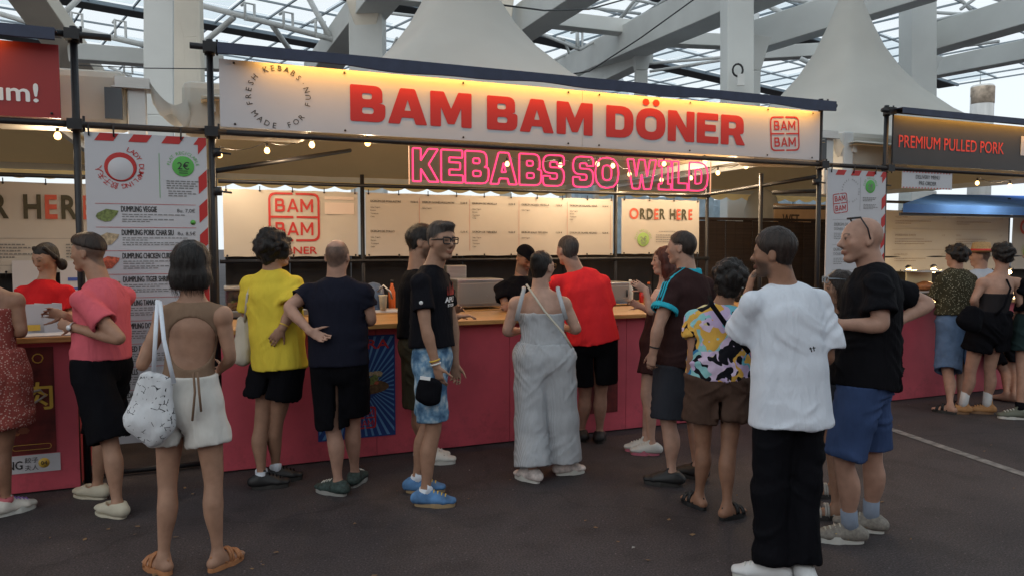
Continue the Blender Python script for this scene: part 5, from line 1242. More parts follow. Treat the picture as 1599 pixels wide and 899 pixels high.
        if p.buzz:
            al, colr, bald = p.buzz; line = z - (.062 - .9 * np.clip(.07 - y, 0, .2) * .95); reg = np.clip(line / .012 + .5, 0, 1) * (1 - ((ax > .068) & (z < .022) & (y > -.03)))
            if bald: reg = reg * np.clip((np.hypot(x / .055, (y + .035) / .065) - .75) / .4 + (z < .07), 0, 1)
            paint(al * reg * (1 + .15 * vnoise(V, 120, 4)), colr)
        fi = (V[:, 2] < .0); V[fi, 2] = .002
        mesh_obj('body', V, Q, M['skin'], p.e, c); return p
    def hand(p, f, k, el, wr):
        cu = p.curl.get(k, {}); d = nrm(wr - el) if 'dir' not in cu else nrm(cu['dir'](p)); s = .88 * p.s if p.female else .94 * p.s
        pn = cu.get('palm'); pn = nrm(pn(p)) if pn else nrm((p.r if k == 'l' else -p.r) * .9 + p.f * .1)   # palm faces the thigh
        pn = nrm(pn - d * (pn @ d)); sd = np.cross(d, pn); 
        if (sd @ p.f) < 0 and 'flip' not in cu: sd = -sd            # thumb side to the front
        if cu.get('flip'): sd = -sd if (sd @ p.f) > 0 else sd
        c = cu.get('c', .75); W0 = wr
        f.cone(W0 - d * .01, W0 + d * .045 * s, (.028 * s, .018 * s), (.038 * s, .015 * s), sd, .012)
        f.cone(W0 + d * .045 * s, W0 + d * .088 * s, (.038 * s, .015 * s), (.040 * s, .012 * s), sd, .008)
        for i, L in enumerate((.072, .080, .074, .058)):
            o = (.0300 - .0205 * i) * s; q = W0 + d * (.088 - .004 * abs(i - 1)) * s + sd * o; dd = nrm(d + sd * (.03 - .02 * i)); a = c * (.55 + .1 * i)
            for j, (t, r0, r1) in enumerate(((.45, .0088, .0080), (.30, .0080, .0073), (.25, .0073, .0062))):
                dd = rot_about(dd, np.cross(dd, pn), a * (.8 if j == 0 else 1)); e = q + dd * L * s * t; f.cone(q, e, r0 * s, r1 * s, None, .0025); q = e
        q = W0 + d * .022 * s + sd * .026 * s; dd = nrm(d * .72 + sd * .62 + pn * .35)
        for t, r0, r1 in ((.042, .0135, .0105), (.034, .0105, .0092), (.026, .0090, .0072)):
            e = q + dd * t * s; f.cone(q, e, r0 * s, r1 * s, None, .004); q = e; dd = nrm(dd + d * .25 + pn * .12)
    # -- garments
    def cloth(p, f, name, m, amp=.006, sc=(7, 7, 3.2), seed=0, it=1, parent=None, folds=1.0):
        V, Q = f.mesh()
        if len(V) == 0: return None
        V = relax(V, Q, it, .5); N = vnormals(V, Q); N = relax(N, Q, 2, .6)
        q = np.stack([V @ p.r, V @ p.f, V[:, 2]], 1); sd = seed + int(p.hc[0] * 100) % 97
        w1 = np.stack([vnoise(q, 3.1, sd + 1), vnoise(q, 3.1, sd + 2), vnoise(q, 3.1, sd + 3)], 1) * .06
        qq = q + w1; n1 = vnoise(qq * np.array([sc[0], sc[1], sc[2]]), 1, sd); n2 = vnoise(qq * np.array([15, 15, 3.5]), 1, sd + 9)
        dg = qq @ np.array([.75, .3, -1.0]); dh = qq @ np.array([-.75, .3, -1.0]); al = qq @ np.array([1, .3, .75]); bl = qq @ np.array([1, .3, -.75])
        n3 = vnoise(np.stack([dg * 17, al * 3.2, al * 0], 1), 1, sd + 20); n4 = vnoise(np.stack([dh * 17, bl * 3.2, bl * 0], 1), 1, sd + 24)
        mk = np.clip(vnoise(q, 4.2, sd + 30) * 1.6, 0, 1); mk2 = np.clip(vnoise(q, 4.2, sd + 37) * 1.6, 0, 1)
        ridge = lambda n: (1 - np.abs(n) * 2.2).clip(-.2, 1)
        D = amp * 1.5 * (.45 * n1 + .45 * n2 + folds * 1.0 * (ridge(n3) * mk + ridge(n4) * mk2))
        V = V + N * D[:, None]
        return mesh_obj(name, V, Q, m, parent or p.e)
    def shirt(p, m, hem, ease=.018, sleeve=.62, sr=.075, sflare=.012, hemw=None, hemd=None, name='t_shirt', collar=True, tube=None, amp=.0065, nomesh=False, h=.0105, neckr=.0, seed=0):
        """hem: height above the ground of the lower edge"""
        P = [p.neck + Z * .06, p.pel] + list(p.sh.values()) + [p.arm[k][0] for k in p.arm] + [np.array([p.pel[0], p.pel[1], hem])]
        P = np.array(P); f = SDF(P.min(0) - .30, P.max(0) + .20, h); s, b = p.s, p.b; S_ = p.spine(); g = ease
        p.torso(f, g, drape=True)
        wch = (.143 if p.female else .160) * s * b + g; dch = (.102 if p.female else .110) * s * b + g
        hw = hemw or wch * 1.04 + p.hipx; hd = hemd or dch * 1.12 + .008 + p.hipx * .6
        u = nrm(p.pel - p.neck); L = (p.neck[2] - hem) / max(.3, -u[2]); hp_ = p.neck + u * L; mid = S_['chest'] + (hp_ - S_['chest']) * .5
        f.cone(S_['chest'], mid, (wch, dch), ((wch * .45 + hw * .55) * .98, (dch + hd) / 2 * .97), p.r, .015)
        p.hem = hem; f.cone(mid, hp_, ((wch * .45 + hw * .55) * .98, (dch + hd) / 2 * .97), (hw, hd), p.pr, .015, flat=True, hollow=3)
        f.plane(hp_, -Z)  # hem edge
        for k in p.arm:
            if sleeve <= 0: continue
            sh = p.sh[k]; el, wr = p.arm[k]; sr = sr * .86; r0 = .048 * s * b ** .7 + g * .5
            if sleeve <= 1: q = sh + (el - sh) * sleeve; f.cone(sh + (el - sh) * .02, q, r0, sr + sflare, None, .03, flat=True, hollow=4)
            else:
                q = el + (wr - el) * (sleeve - 1); f.cone(sh, el, r0, sr, None, .03); f.cone(el, q, sr, sr * .95, None, .02, flat=True, hollow=4)
        if collar: f.cone(p.neck - Z * .05 * s + p.f * .01, p.neck + Z * (.016 + neckr) * s + p.f * .004, .083 * s + neckr, .071 * s * b ** .3 + neckr, None, .012, flat=True, hollow=4)
        if nomesh: return f
        return p.cloth(f, name, m, amp, seed=seed)
    def vest(p, m, topz, botz, ease=.010, name='top', open_back=None, straps=None, amp=.003, h=.009, hw=None):
        """fitted body garment between two heights"""
        P = np.array([p.neck + Z * .05, p.pel] + list(p.sh.values()) + [np.array([p.pel[0], p.pel[1], botz])]); f = SDF(P.min(0) - .22, P.max(0) + .2, h)
        p.torso(f, ease); f.plane((0, 0, topz), Z); f.plane((0, 0, botz), -Z)
        if open_back is not None: open_back(f)
        return p.cloth(f, name, m, amp, folds=.5)
    def shorts(p, m, waist, hems, ease=.02, flare=.02, name='shorts', amp=.006, h=.0105, th=None, kn=None, full=False, crotch=-.06):
        """waist: height; hems: {'l': (fraction along thigh 0..1, or >1 into the shin)}"""
        if hasattr(p, 'hem') and waist > p.hem + .035: waist = p.hem + .035
        P = [np.array([p.pel[0], p.pel[1], waist])] + [q for k in p.leg for q in p.leg[k]] + list(p.hip.values())
        P = np.array(P); f = SDF(P.min(0) - .26, P.max(0) + .26, h); s, b = p.s, p.b; g = ease; S_ = p.spine()
        whi = (.160 if p.female else .146) * s * b + p.hipx + g; dhi = (.108 if p.female else .100) * s * b + p.hipx * .5 + g
        tw = np.array([p.pel[0], p.pel[1], 0]) + 0 * Z; top = p.pel + (p.neck - p.pel) * ((waist - p.pel[2]) / (p.neck[2] - p.pel[2])); top[2] = waist
        if waist > p.pel[2] + .01: f.cone(top, p.pel, (whi * (.82 if p.female else .92), dhi * .90), (whi, dhi), p.pr, .04)
        f.cone(p.pel, p.pel - Z * .07 * s, (whi, dhi), (whi * .96, dhi * .95), p.pr, .04)
        for sx in (-1, 1): f.ell(p.pel + p.pr * .066 * sx * s - p.pf * .034 * s - Z * .04, (.080 * s * b + g * .7, .068 * s * b + g * .7, .09 * s * b + g * .4), np.array([p.pr, p.pf, Z]), .04)
        t0 = th or ((.084 if p.female else .079) * s * b + g)
        for k in p.leg:
            kn_, an = p.leg[k]; hp_ = p.hip[k] - Z * .02; fr = hems[k] if isinstance(hems, dict) else hems
            if fr <= 1:
                q = hp_ + (kn_ - hp_) * fr; f.cone(hp_, q, t0, (kn or t0 * (1 - .12 * fr)) + flare, None, .015, flat=True, hollow=3)
            else:
                kr = kn or t0 * .82; q = kn_ + (an - kn_) * (fr - 1); f.cone(hp_, kn_, t0, kr, None, .035); f.cone(kn_, q, kr, kr + flare, None, .04, flat=True, hollow=3)
        f.plane((0, 0, waist), Z)
        if len(p.leg) == 2 and crotch:
            ks = [p.leg[q][0] for q in p.leg]; mk_ = (ks[0] + ks[1]) / 2; f.cone(p.pel - Z * (.115 + g), mk_ - Z * .1, (.011, .2), (.018, .2), p.pr, .012, 's')
        return p.cloth(f, name, m, amp)
    def skirt(p, m, waist, hem, r0=(.16, .13), r1=(.24, .2), name='skirt', amp=.012):
        a = np.array([p.pel[0], p.pel[1], waist]); b = np.array([p.pel[0], p.pel[1], hem]); f = SDF(np.minimum(a, b) - .3, np.maximum(a, b) + .3, .010)
        f.cone(a, p.pel, r0, ((r0[0] + r1[0]) / 2, (r0[1] + r1[1]) / 2), p.pr, .05, flata=True); f.cone(p.pel, b, ((r0[0] + r1[0]) / 2, (r0[1] + r1[1]) / 2), r1, p.pr, .05, flat=True, hollow=3)
        return p.cloth(f, name, m, amp, sc=(16, 16, 1.2))
    def hair(p, style, m, h=.0085, seed=0, name='hair', line=None, vol=1.0, length=0):
        g = p.hs; M3 = np.array(p.H); HP = p.hp; c = p.hc; R = .17 + max(0, length)
        f = SDF(c - R - np.array([.02, .02, length]), c + .20, h); A, B = .006, (7, 7, 7); fine = .002
        def cut(y0, z0, y1, z1):
            a, b = HP(0, y0, z0), HP(0, y1, z1); n = np.cross(p.H[0], nrm(b - a)); n = n if n @ p.H[2] < 0 else -n; f.plane(a, n)
        if style in ('short', 'quiff', 'fade', 'messy', 'crop'):
            v = {'short': .013, 'quiff': .014, 'fade': .011, 'messy': .022, 'crop': .007}[style] * vol
            f.ell(HP(0, -.013, .036 + v * .35), ((.0765 + v * .35) * g, (.0965 + v * .4) * g, (.088 + v * .6) * g), M3, .02)
            if style == 'quiff': f.ell(HP(0, .055, .105), (.058 * g, .045 * g, .026 * g), M3, .03); A = .006
            if style == 'messy': f.ell(HP(0, .03, .10), (.07 * g, .06 * g, .035 * g), M3, .03); A = .009; fine = .004
            if style == 'fade': f.ell(HP(0, .022, .088), (.060 * g, .078 * g, .038 * g), M3, .04); A = .003
            if style != 'fade': f.cone(HP(0, -.045, -.01), HP(0, -.046, -.058), (.066 * g, .050 * g), (.056 * g, .038 * g), p.H[0], .02)
            y0, z0, y1, z1 = line or (.088, .070, -.092, -.070 if style != 'fade' else .015)
            if style == 'fade': cut(y0, z0, y1, z1)
            else: cut(y0, z0, .030, -.004); cut(.030, -.012, y1, z1)
            if line is None or line[3] < 0:
                for sx in (-1, 1): f.ell(HP(.084 * sx, -.010, -.004), (.016 * g, .022 * g, .036 * g), M3, .008, 's')
        elif style in ('bob', 'long', 'curly', 'curlyshort'):
            if style in ('curly', 'curlyshort'):
                rr = random.Random(seed + 5); f.ell(HP(0, -.016, .032), (.093 * g * vol, .108 * g * vol, .100 * g * vol), M3, .02); A = .010; fine = .006; B = (16, 16, 16)
                f.cone(HP(0, -.045, .0), HP(0, -.05, -.065), (.078 * g * vol, .06 * g), (.066 * g * vol, .048 * g), p.H[0], .03)
                for _ in range(90):
                    t, u = rr.uniform(0, 6.283), rr.uniform(-.75, 1); r_ = math.sqrt(1 - u * u); q = HP(.092 * vol * r_ * math.cos(t), -.016 + .108 * vol * r_ * math.sin(t), .03 + .100 * vol * u); f.ell(q, [rr.uniform(.014, .026)] * 3, None, .012)
                if length: f.cone(HP(0, -.05, -.02), HP(0, -.055, -.05 - length), (.075 * g * vol, .055 * g), (.06 * g * vol, .045 * g), p.H[0], .03)
            else:
                f.ell(HP(0, -.014, .035), (.088 * g * vol, .106 * g, .100 * g), M3, .02)
                f.cone(HP(0, -.025, .0), HP(0, -.035, -.07), (.092 * g * vol, .082 * g), (.100 * g * vol, .075 * g), p.H[0], .03)
                f.cone(HP(0, -.035, -.07), HP(0, -.045, -.10 - length), (.100 * g * vol, .075 * g), (.094 * g * vol, .048 * g), p.H[0], .03, flat=True)
                A = .005; B = (26, 26, 2.5); fine = .003
            fy = .085 if style in ('bob', 'long') else .10
            f.ell(HP(0, fy, -.045), (.062 * g, .085 * g, .110 * g), M3, .02, 's')
            if style == 'curlyshort': cut(.088, .06, -.10, -.07)
        elif style == 'bun':
            f.ell(HP(0, -.013, .037), (.0785 * g, .100 * g, .092 * g), M3, .02); f.cone(HP(0, -.045, -.01), HP(0, -.048, -.062), (.068 * g, .052 * g), (.052 * g, .036 * g), p.H[0], .02); cut(.090, .068, .025, -.010); cut(.03, -.02, -.075, -.085); A = .002; B = (20, 20, 6); f.ell(HP(0, -.085, .075), (.042 * g, .038 * g, .040 * g), M3, .012)
        elif style == 'pony':
            f.ell(HP(0, -.013, .037), (.0785 * g, .099 * g, .090 * g), M3, .02); f.cone(HP(0, -.045, -.01), HP(0, -.048, -.055), (.068 * g, .052 * g), (.052 * g, .036 * g), p.H[0], .02); cut(.088, .064, .03, -.010); cut(.03, -.02, -.075, -.085); A = .002; B = (20, 20, 6)
            f.cone(HP(.03, -.095, .0), HP(.06, -.11, -.10 - length), .030 * g, .022 * g, None, .015)
        V, Q = f.mesh(); V = relax(V, Q, 1, .4); N = vnormals(V, Q); q = np.stack([(V - c) @ p.H[0], (V - c) @ p.H[1], (V - c) @ p.H[2]], 1)
        V = V + N * (A * vnoise(q * np.array(B), 1.6, seed) + fine * vnoise(q * np.array([1, 1, .35]), 70, seed + 3))[:, None]
        # loose strands that break the outline
        N = vnormals(V, Q); rs = np.random.RandomState(seed + 11); kind = style; nst = 1500 if kind in ('bob', 'long') else 1300
        L = {'bob': .075, 'long': .09, 'curly': .024, 'curlyshort': .02, 'bun': .02, 'pony': .02, 'crop': .007, 'fade': .012, 'short': .018, 'quiff': .024, 'messy': .026}[kind]
        lift = {'curly': .8, 'curlyshort': .7, 'messy': .40, 'quiff': .25, 'short': .22, 'fade': .3, 'crop': .3, 'bob': .02, 'long': .02}.get(kind, .06)
        ii = rs.randint(0, len(V), nst); P0, n0 = V[ii], N[ii]
        flow = (-Z * 1.0) if kind in ('bob', 'long', 'curly', 'curlyshort') else (-p.H[1] * .8 - Z * .5 if kind not in ('quiff', 'messy', 'short', 'fade') else -Z * .45 + p.H[1] * .15)
        if kind in ('quiff', 'messy', 'short', 'fade'):
            tp = np.clip((q[ii][:, 2] - .06) / .04, 0, 1)[:, None]; flow = flow[None] * (1 - tp) + (p.H[1] * (.8 if kind != 'quiff' else -.6) + p.H[0] * .35)[None] * tp
        d0 = flow + rs.normal(0, .10 if kind in ('bob', 'long') else (.25 if 'curly' not in kind else 1.0), (nst, 3)); d0 = d0 - n0 * (d0 * n0).sum(1)[:, None]; d0 /= np.linalg.norm(d0, axis=1)[:, None] + 1e-9
        Ls = (L * rs.uniform(.5, 1.2, nst) * g)[:, None]; sdv = np.cross(d0, n0); wd = .0007
        A0 = P0 - n0 * .002; A1 = A0 + d0 * Ls * .5 + n0 * Ls * lift * .6; bend = (rs.normal(0, .5, (nst, 3)) if 'curly' in kind else 0)
        A2 = A1 + (d0 + bend) * Ls * .5 + n0 * Ls * lift * (.2 if 'curly' not in kind else -.1)
        SV = np.concatenate([A0 - sdv * wd, A0 + sdv * wd, A1 - sdv * wd, A1 + sdv * wd, A2 - sdv * wd * .3, A2 + sdv * wd * .3]); k_ = np.arange(nst); o_ = len(V)
        SQ = np.concatenate([np.stack([o_ + k_, o_ + nst + k_, o_ + 3 * nst + k_, o_ + 2 * nst + k_], 1), np.stack([o_ + 2 * nst + k_, o_ + 3 * nst + k_, o_ + 5 * nst + k_, o_ + 4 * nst + k_], 1)])
        return mesh_obj(name, np.concatenate([V, SV]), np.concatenate([Q, SQ]), m, p.e)
    def shoe(p, k, m, sole, style='sneaker', lace=None, sock=None, sockh=.05):
        kn, an = p.leg[k]; s = p.s * (.93 if p.female else 1); lf, lr = fwd(p.toes[k]), rgt(p.toes[k]); g0 = an[2] - .085; B0 = np.array([an[0], an[1], g0])
        heel, ball, toe = B0 - lf * .055 * s, B0 + lf * .115 * s, B0 + lf * .175 * s
        f = SDF(np.minimum(heel, toe) - .09, np.maximum(heel, toe) + np.array([.09, .09, .20]), .0075)
        if style in ('sneaker', 'boot', 'chunky', 'flat'):
            e = .004 if style == 'flat' else .009
            f.cone(heel + Z * .048, ball + Z * .040, (.036 * s + e, .040), (.046 * s + e, .030), lr, .02)
            f.cone(ball + Z * .038, toe + Z * .034, (.046 * s + e, .028), (.032 * s + e, .020), lr, .02)
            f.cone(B0 + Z * .06 - lf * .012, B0 + lf * .07 * s + Z * .055, .044 * s, .036 * s, None, .03)
            top = .150 if style == 'boot' else .088
            f.cone(B0 + Z * .05 - lf * .015, B0 + Z * top - lf * .010, .043 * s, .042 * s, None, .02, flat=True, hollow=3)
            if style == 'flat': f.ell(B0 + lf * .02 * s + Z * .085, (.035, .07, .045), np.array([lr, lf, Z]), .01, 's')
            if style in ('sneaker', 'chunky'): f.cone(B0 + lf * .055 * s + Z * .075, B0 + lf * .018 * s + Z * .122, (.024, .010), (.026, .009), lr, .012)
            f.plane(B0 + Z * (.022 if style != 'flat' else .010), -Z)
            V, Q = f.mesh(); V = relax(V, Q, 1, .4); up = mesh_obj('shoe', V, Q, m, p.e)
        else:   # sandal straps round the foot
            mb = MB()
            for t, w_, hh in ((.115, .047, .052), (.06, .044, .080)) if style == 'sandal' else ((.13, .045, .048), (.10, .046, .058), (-.03, .04, .10)):
                c_ = B0 + lf * t * s; pts = [c_ + lr * w_ * s * math.cos(a) + Z * (.018 + hh * .9 * max(0, math.sin(a)) ** .7) for a in np.linspace(0, math.pi, 11)]
                pts2 = [q + lf * .014 for q in pts]; mb.tube(pts, .008, 5); mb.tube(pts2, .008, 5); 
            mb.tube([B0 + lf * .03 * s + lr * .042 * s + Z * .03, B0 - lf * .05 * s + Z * .075, B0 + lf * .03 * s - lr * .042 * s + Z * .03], .006, 5)
            up = mb.build('shoe', m, p.e)
        # sole outline
        o = []
        for t in np.linspace(0, 2 * math.pi, 26)[:-1]:
            u = math.cos(t); x = .06 + .128 * u; w_ = (.036 if u < 0 else .046) * s * abs(math.sin(t)) ** .75 * (1 if math.sin(t) > 0 else -1); o.append(B0 + lf * x * s + lr * w_ * 1.22)
        n = len(o); th = {'chunky': .042, 'boot': .03, 'sneaker': .028, 'flat': .014}.get(style, .028); mb = MB()
        mb.add([q + Z * .001 for q in o] + [q + Z * th * .6 for q in o] + [q * .985 + (B0 + lf * .06) * .015 + Z * th for q in o], [(i, (i + 1) % n, n + (i + 1) % n, n + i) for i in range(n)] + [(n + i, n + (i + 1) % n, 2 * n + (i + 1) % n, 2 * n + i) for i in range(n)] + [tuple(range(n))[::-1], tuple(range(2 * n, 3 * n))], 0, False)
        mb.build('sole', sole, up)
        if lace:
            mb = MB()
            for j in range(4):
                c_ = B0 + lf * (.055 + .024 * j) * s + Z * (.088 - .008 * j); c_ = c_ + Z * .010; mb.tube([c_ - lr * .024 - Z * .008, c_ + Z * .003, c_ + lr * .024 - Z * .008], .0045, 5)
            mb.build('laces', lace, up)
        if sock: 
            a_ = an - Z * .02; u = nrm(kn - an); MB().tube([a_, a_ + u * .05, an + u * sockh], [.045 * p.s, .042 * p.s, .042 * p.s], 14).build('sock', sock, p.e)
        return up
    def shoes(p, *a, **kw):
        for k in p.leg: p.shoe(k, *a, **kw)
    def band(p, k, m, t=.0, r=.031, w_=.010, name='wristband', face=None, at_=None):
        el, wr = p.arm[k]; u = nrm(wr - el); c = wr - u * (.01 + t) if at_ is None else el + (wr - el) * at_
        a = nrm(np.cross(u, Z + .01)); b = np.cross(u, a); mb = MB(); n = 16
        for dz in (-w_ / 2, w_ / 2):
            pass
        vs = []; fs = []
        for j in range(n):
            q = a * math.cos(j * 6.2832 / n) + b * math.sin(j * 6.2832 / n)
            for dz, rr_ in ((-w_ / 2, r), (-w_ / 2, r + .003), (w_ / 2, r + .003), (w_ / 2, r)): vs.append(c + q * rr_ * p.s + u * dz)
        for j in range(n):
            for q in range(4): A_, B_ = j * 4 + q, j * 4 + (q + 1) % 4; C_ = ((j + 1) % n) * 4; fs.append((A_, B_, C_ + (q + 1) % 4, C_ + q))
        o = mb.add(vs, fs, 0, True).build(name, m, p.e)
        if face is not None:
            q = -_A + 0 * Z; q = nrm(q - u * (q @ u)); MB().tube([c + q * (r + .002) * p.s, c + q * (r + .008) * p.s], .0155, 16).build('watch_face', face, o)
        return o
    def glasses(p, m, lens=None, sc=1.0, up=0, name='glasses'):
        mb = MB(); HP = p.hp
        for sx in (-1, 1):
            o = [(.006, -.016), (.006, .016), (.012, .019), (.056, .019), (.060, .014), (.056, -.016), (.048, -.021), (.014, -.021)]
            mb.tube([HP(sx * a, .100 - .2 * max(0, a - .03) , .008 + b + up) for a, b in o], .0024 * sc, 5, closed=True)
            mb.tube([HP(sx * .060, .094, .016 + up), HP(sx * .076, .05, .016 + up), HP(sx * .079, -.01, .012 + up)], .0026 * sc, 5)
        mb.tube([HP(-.006, .100, .012 + up), HP(.006, .100, .012 + up)], .0024 * sc, 5)
        return mb.build(name, m, p.e)
DEBUG = False
def strap(p, pts, m, w_=.012, name='strap', parent=None):
    return MB().tube(pts, w_, 8, flat=.25).build(name, m, parent or p.e)
C_ = {}
def cm(n, col, **k):
    if n not in C_: C_[n] = clothmat(n, col, **k)
    return C_[n]
black = cm('black', (.006, .006, .008)); white = cm('white', (.66, .70, .77), var=.04)
shoeblk = mat('black shoe', (.012, .012, .013), .55); solew = mat('white rubber sole', (.6, .6, .56), .6); soled = mat('dark rubber sole', (.03, .028, .026), .7)
leather = mat('tan leather', (.40, .17, .07), .6, noise=20, var=.2)
# ---- woman with the open back top
p = Person('brown', 'woman in brown open-back top and white shorts with a white tote bag, seen from behind', 3.80, (300, 412), (301, 466), (293, 625), 4, 0,
  {'l': ((222, 572, -.02), (226, 545, .24)), 'r': ((360, 560, .02), (345, 575, .24))}, {'l': ((262, 752), (255, 868)), 'r': ((333, 748), (340, 862))}, H=1.64, female=True, skin='mid', hip=.012, build=1.0,
  toes={'l': -55, 'r': 25}).body()
ob = p.neck * .50 + p.pel * .50
cb = at(312, 532, 3.80)
def _cut(f): f.ell(cb - p.f * .12, (.128, .16, .135), np.array([p.r, p.f, Z]), .006, 's')
p.vest(cm('brown rib', (.215, .14, .095), var=.05), p.neck[2] - .015, at(300, 588, 3.8)[2], .007, 'top', _cut, amp=.002)
p.shorts(cm('off white denim', (.62, .60, .56)), at(300, 584, 3.8)[2], {'l': .52, 'r': .52}, .018, .014, amp=.006, th=.102)
p.hair('bob', M['hblack'], length=.035, vol=1.08)
p.shoes(leather, leather, 'sandal')
for dx in (0, .022):
    q = at(302 + dx * 300, 580, 3.645); MB().tube([q, q + [.005, -.012, -.10], q + [-.01 + dx, -.012, -.24 + dx * 2]], .013, 6, flat=.5).build('hanging_tie', cm('brown rib', None), p.e)
# tote bag on her left shoulder
def lump(name, label, cat, pts, m, seed=0, amp=.008, h=.008, group=None, cutz=None):
    P = np.array([q for a in pts for q in a[:2]]); R = max(max(np.ravel(a[2]).max(), np.ravel(a[3]).max()) for a in pts)
    f = SDF(P.min(0) - R - .03, P.max(0) + R + .03, h)
    for a, b, ra, rb in pts: f.cone(a, b, ra, rb, _R, .04)
    if cutz: f.plane((0, 0, cutz), Z)
    V, Q = f.mesh(); V = relax(V, Q, 1, .5); N = vnormals(V, Q); V = V + N * (amp * vnoise(V, 9, seed) + amp * .5 * vnoise(V, 24, seed + 1))[:, None]
    e = empty(name, P.mean(0), label, cat, group); o = mesh_obj('bag_body', V, Q, m, e); return e, o
def inkmat():
    m = clothmat('white canvas with ink strokes', (.60, .61, .63)); n = m.node_tree.nodes; l = m.node_tree.links; b = n['Principled BSDF']
    tc = n.new('ShaderNodeTexCoord'); v = n.new('ShaderNodeTexVoronoi'); v.inputs['Scale'].default_value = 34; v.feature = 'DISTANCE_TO_EDGE'
    nz = n.new('ShaderNodeTexNoise'); nz.inputs['Scale'].default_value = 26; l.new(tc.outputs['Object'], nz.inputs[0]); l.new(tc.outputs['Object'], v.inputs[0])
    c1 = n.new('ShaderNodeMath'); c1.operation = 'LESS_THAN'; c1.inputs[1].default_value = .045; l.new(v.outputs['Distance'], c1.inputs[0])
    c2 = n.new('ShaderNodeMath'); c2.operation = 'GREATER_THAN'; c2.inputs[1].default_value = .55; l.new(nz.outputs[0], c2.inputs[0])
    sp = n.new('ShaderNodeSeparateXYZ'); l.new(tc.outputs['Object'], sp.inputs[0])
    c3 = n.new('ShaderNodeMath'); c3.operation = 'COMPARE'; c3.inputs[1].default_value = .02; c3.inputs[2].default_value = .16; l.new(sp.outputs[2], c3.inputs[0])
    a = n.new('ShaderNodeMath'); a.operation = 'MULTIPLY'; l.new(c1.outputs[0], a.inputs[0]); l.new(c2.outputs[0], a.inputs[1]); a2 = n.new('ShaderNodeMath'); a2.operation = 'MULTIPLY'; l.new(a.outputs[0], a2.inputs[0]); l.new(c3.outputs[0], a2.inputs[1])
    mx = n.new('ShaderNodeMixRGB'); mx.inputs[2].default_value = (.03, .03, .035, 1); l.new(a2.outputs[0], mx.inputs[0])
    src = b.inputs['Base Color'].links[0].from_socket; l.new(src, mx.inputs[1]); l.new(mx.outputs[0], b.inputs['Base Color']); return m
d_ = 3.62
e, o = lump('tote_bag', 'white tote bag with scattered black strokes on the shoulder of the open-back top woman', 'bag', [(at(243, 590, d_), at(232, 655, d_), (.085, .035), (.125, .06)), (at(225, 655, d_), at(248, 672, d_), (.085, .06), (.10, .055))], inkmat(), 3, .010)
for a in (((246, 468, 3.72), (243, 520, 3.60), (240, 580, 3.60)), ((250, 470, 3.70), (256, 530, 3.58), (272, 598, 3.58))):
    MB().tube([at(*q) for q in a], .010, 8, flat=.3).build('strap', white, e)

# ---- man in the pink tee
p = Person('pink', 'man in pink t-shirt, black cargo shorts and cream flat shoes, facing the dumpling counter', 4.72, (138, 396), (162, 443), (160, 590), -78, -88,
  {'l': ((189, 530, -.24), (112, 510, -.17)), 'r': ((150, 522, .20), (100, 492, .04))}, {'l': ((172, 690), (183, 785)), 'r': ((158, 680), (152, 757))}, H=1.77, skin='mid', build=1.02, toes={'l': -62, 'r': -72},
  curl={'l': dict(c=.9, palm=lambda p: _A), 'r': dict(c=1.1, palm=lambda p: -_A, dir=lambda p: -_R + Z * .2)}, buzz=(.75, (.05, .035, .03), False)).body()
p.shirt(cm('pink', (.58, .115, .145)), .93, .020, .60, .082, .010)
p.shorts(black, 1.0, {'l': .98, 'r': .98}, .030, .022, amp=.009); p.hair('fade', M['hbrown'], line=(.09, .064, -.10, .018)); flat = mat('cream suede', (.50, .46, .36), .8); p.shoes(flat, flat, 'flat')
p.band('l', mat('silver watch band', (.5, .5, .5), .35, metal=.7), .0, face=mat('watch dial', (.7, .72, .75), .3))
# ---- yellow shirt
p = Person('yellow', 'curly haired person in a yellow t-shirt and black shorts with hand on lower back', 5.08, (430, 390), (424, 425), (436, 585), 12, 62,
  {'r': ((451, 492, -.16), (441, 512, -.20)), 'l': ((385, 505, .06), (400, 505, .30))}, {'l': ((408, 660), (408, 742)), 'r': ((432, 652), (430, 732))}, H=1.72, pyaw=25, skin='mid', build=1.02, toes={'l': 75, 'r': 70}, sw=.165,
  curl={'r': dict(c=.35, dir=lambda p: -_R * .62 - Z * .75, palm=lambda p: _A)}).body()
p.shirt(cm('yellow', (.68, .53, .06)), at(430, 576, 5.08)[2], .026, .70, .080, .014, hemw=.205, hemd=.165); p.shorts(black, 1.0, {'l': .60, 'r': .60}, .036, .03)
p.hair('curly', M['hblack'], seed=2, vol=1.08); p.shoes(shoeblk, soled, lace=black, sock=white, sockh=.035); p.band('r', M['yellowink'], .01, name='bracelet'); p.glasses(M['black'], sc=.8)
d_ = 5.12; e, o = lump('tote_bag', 'plain cream tote bag hanging at the left side of the yellow shirt person', 'bag', [(at(382, 500, d_), at(378, 560, d_), (.05, .03), (.065, .05))], cm('cream canvas', (.52, .48, .40)), 5)
MB().tube([at(398, 432, 5.05), at(386, 460, 5.0), at(381, 505, 5.1)], .012, 8, flat=.3).build('strap', cm('cream canvas', None), e)
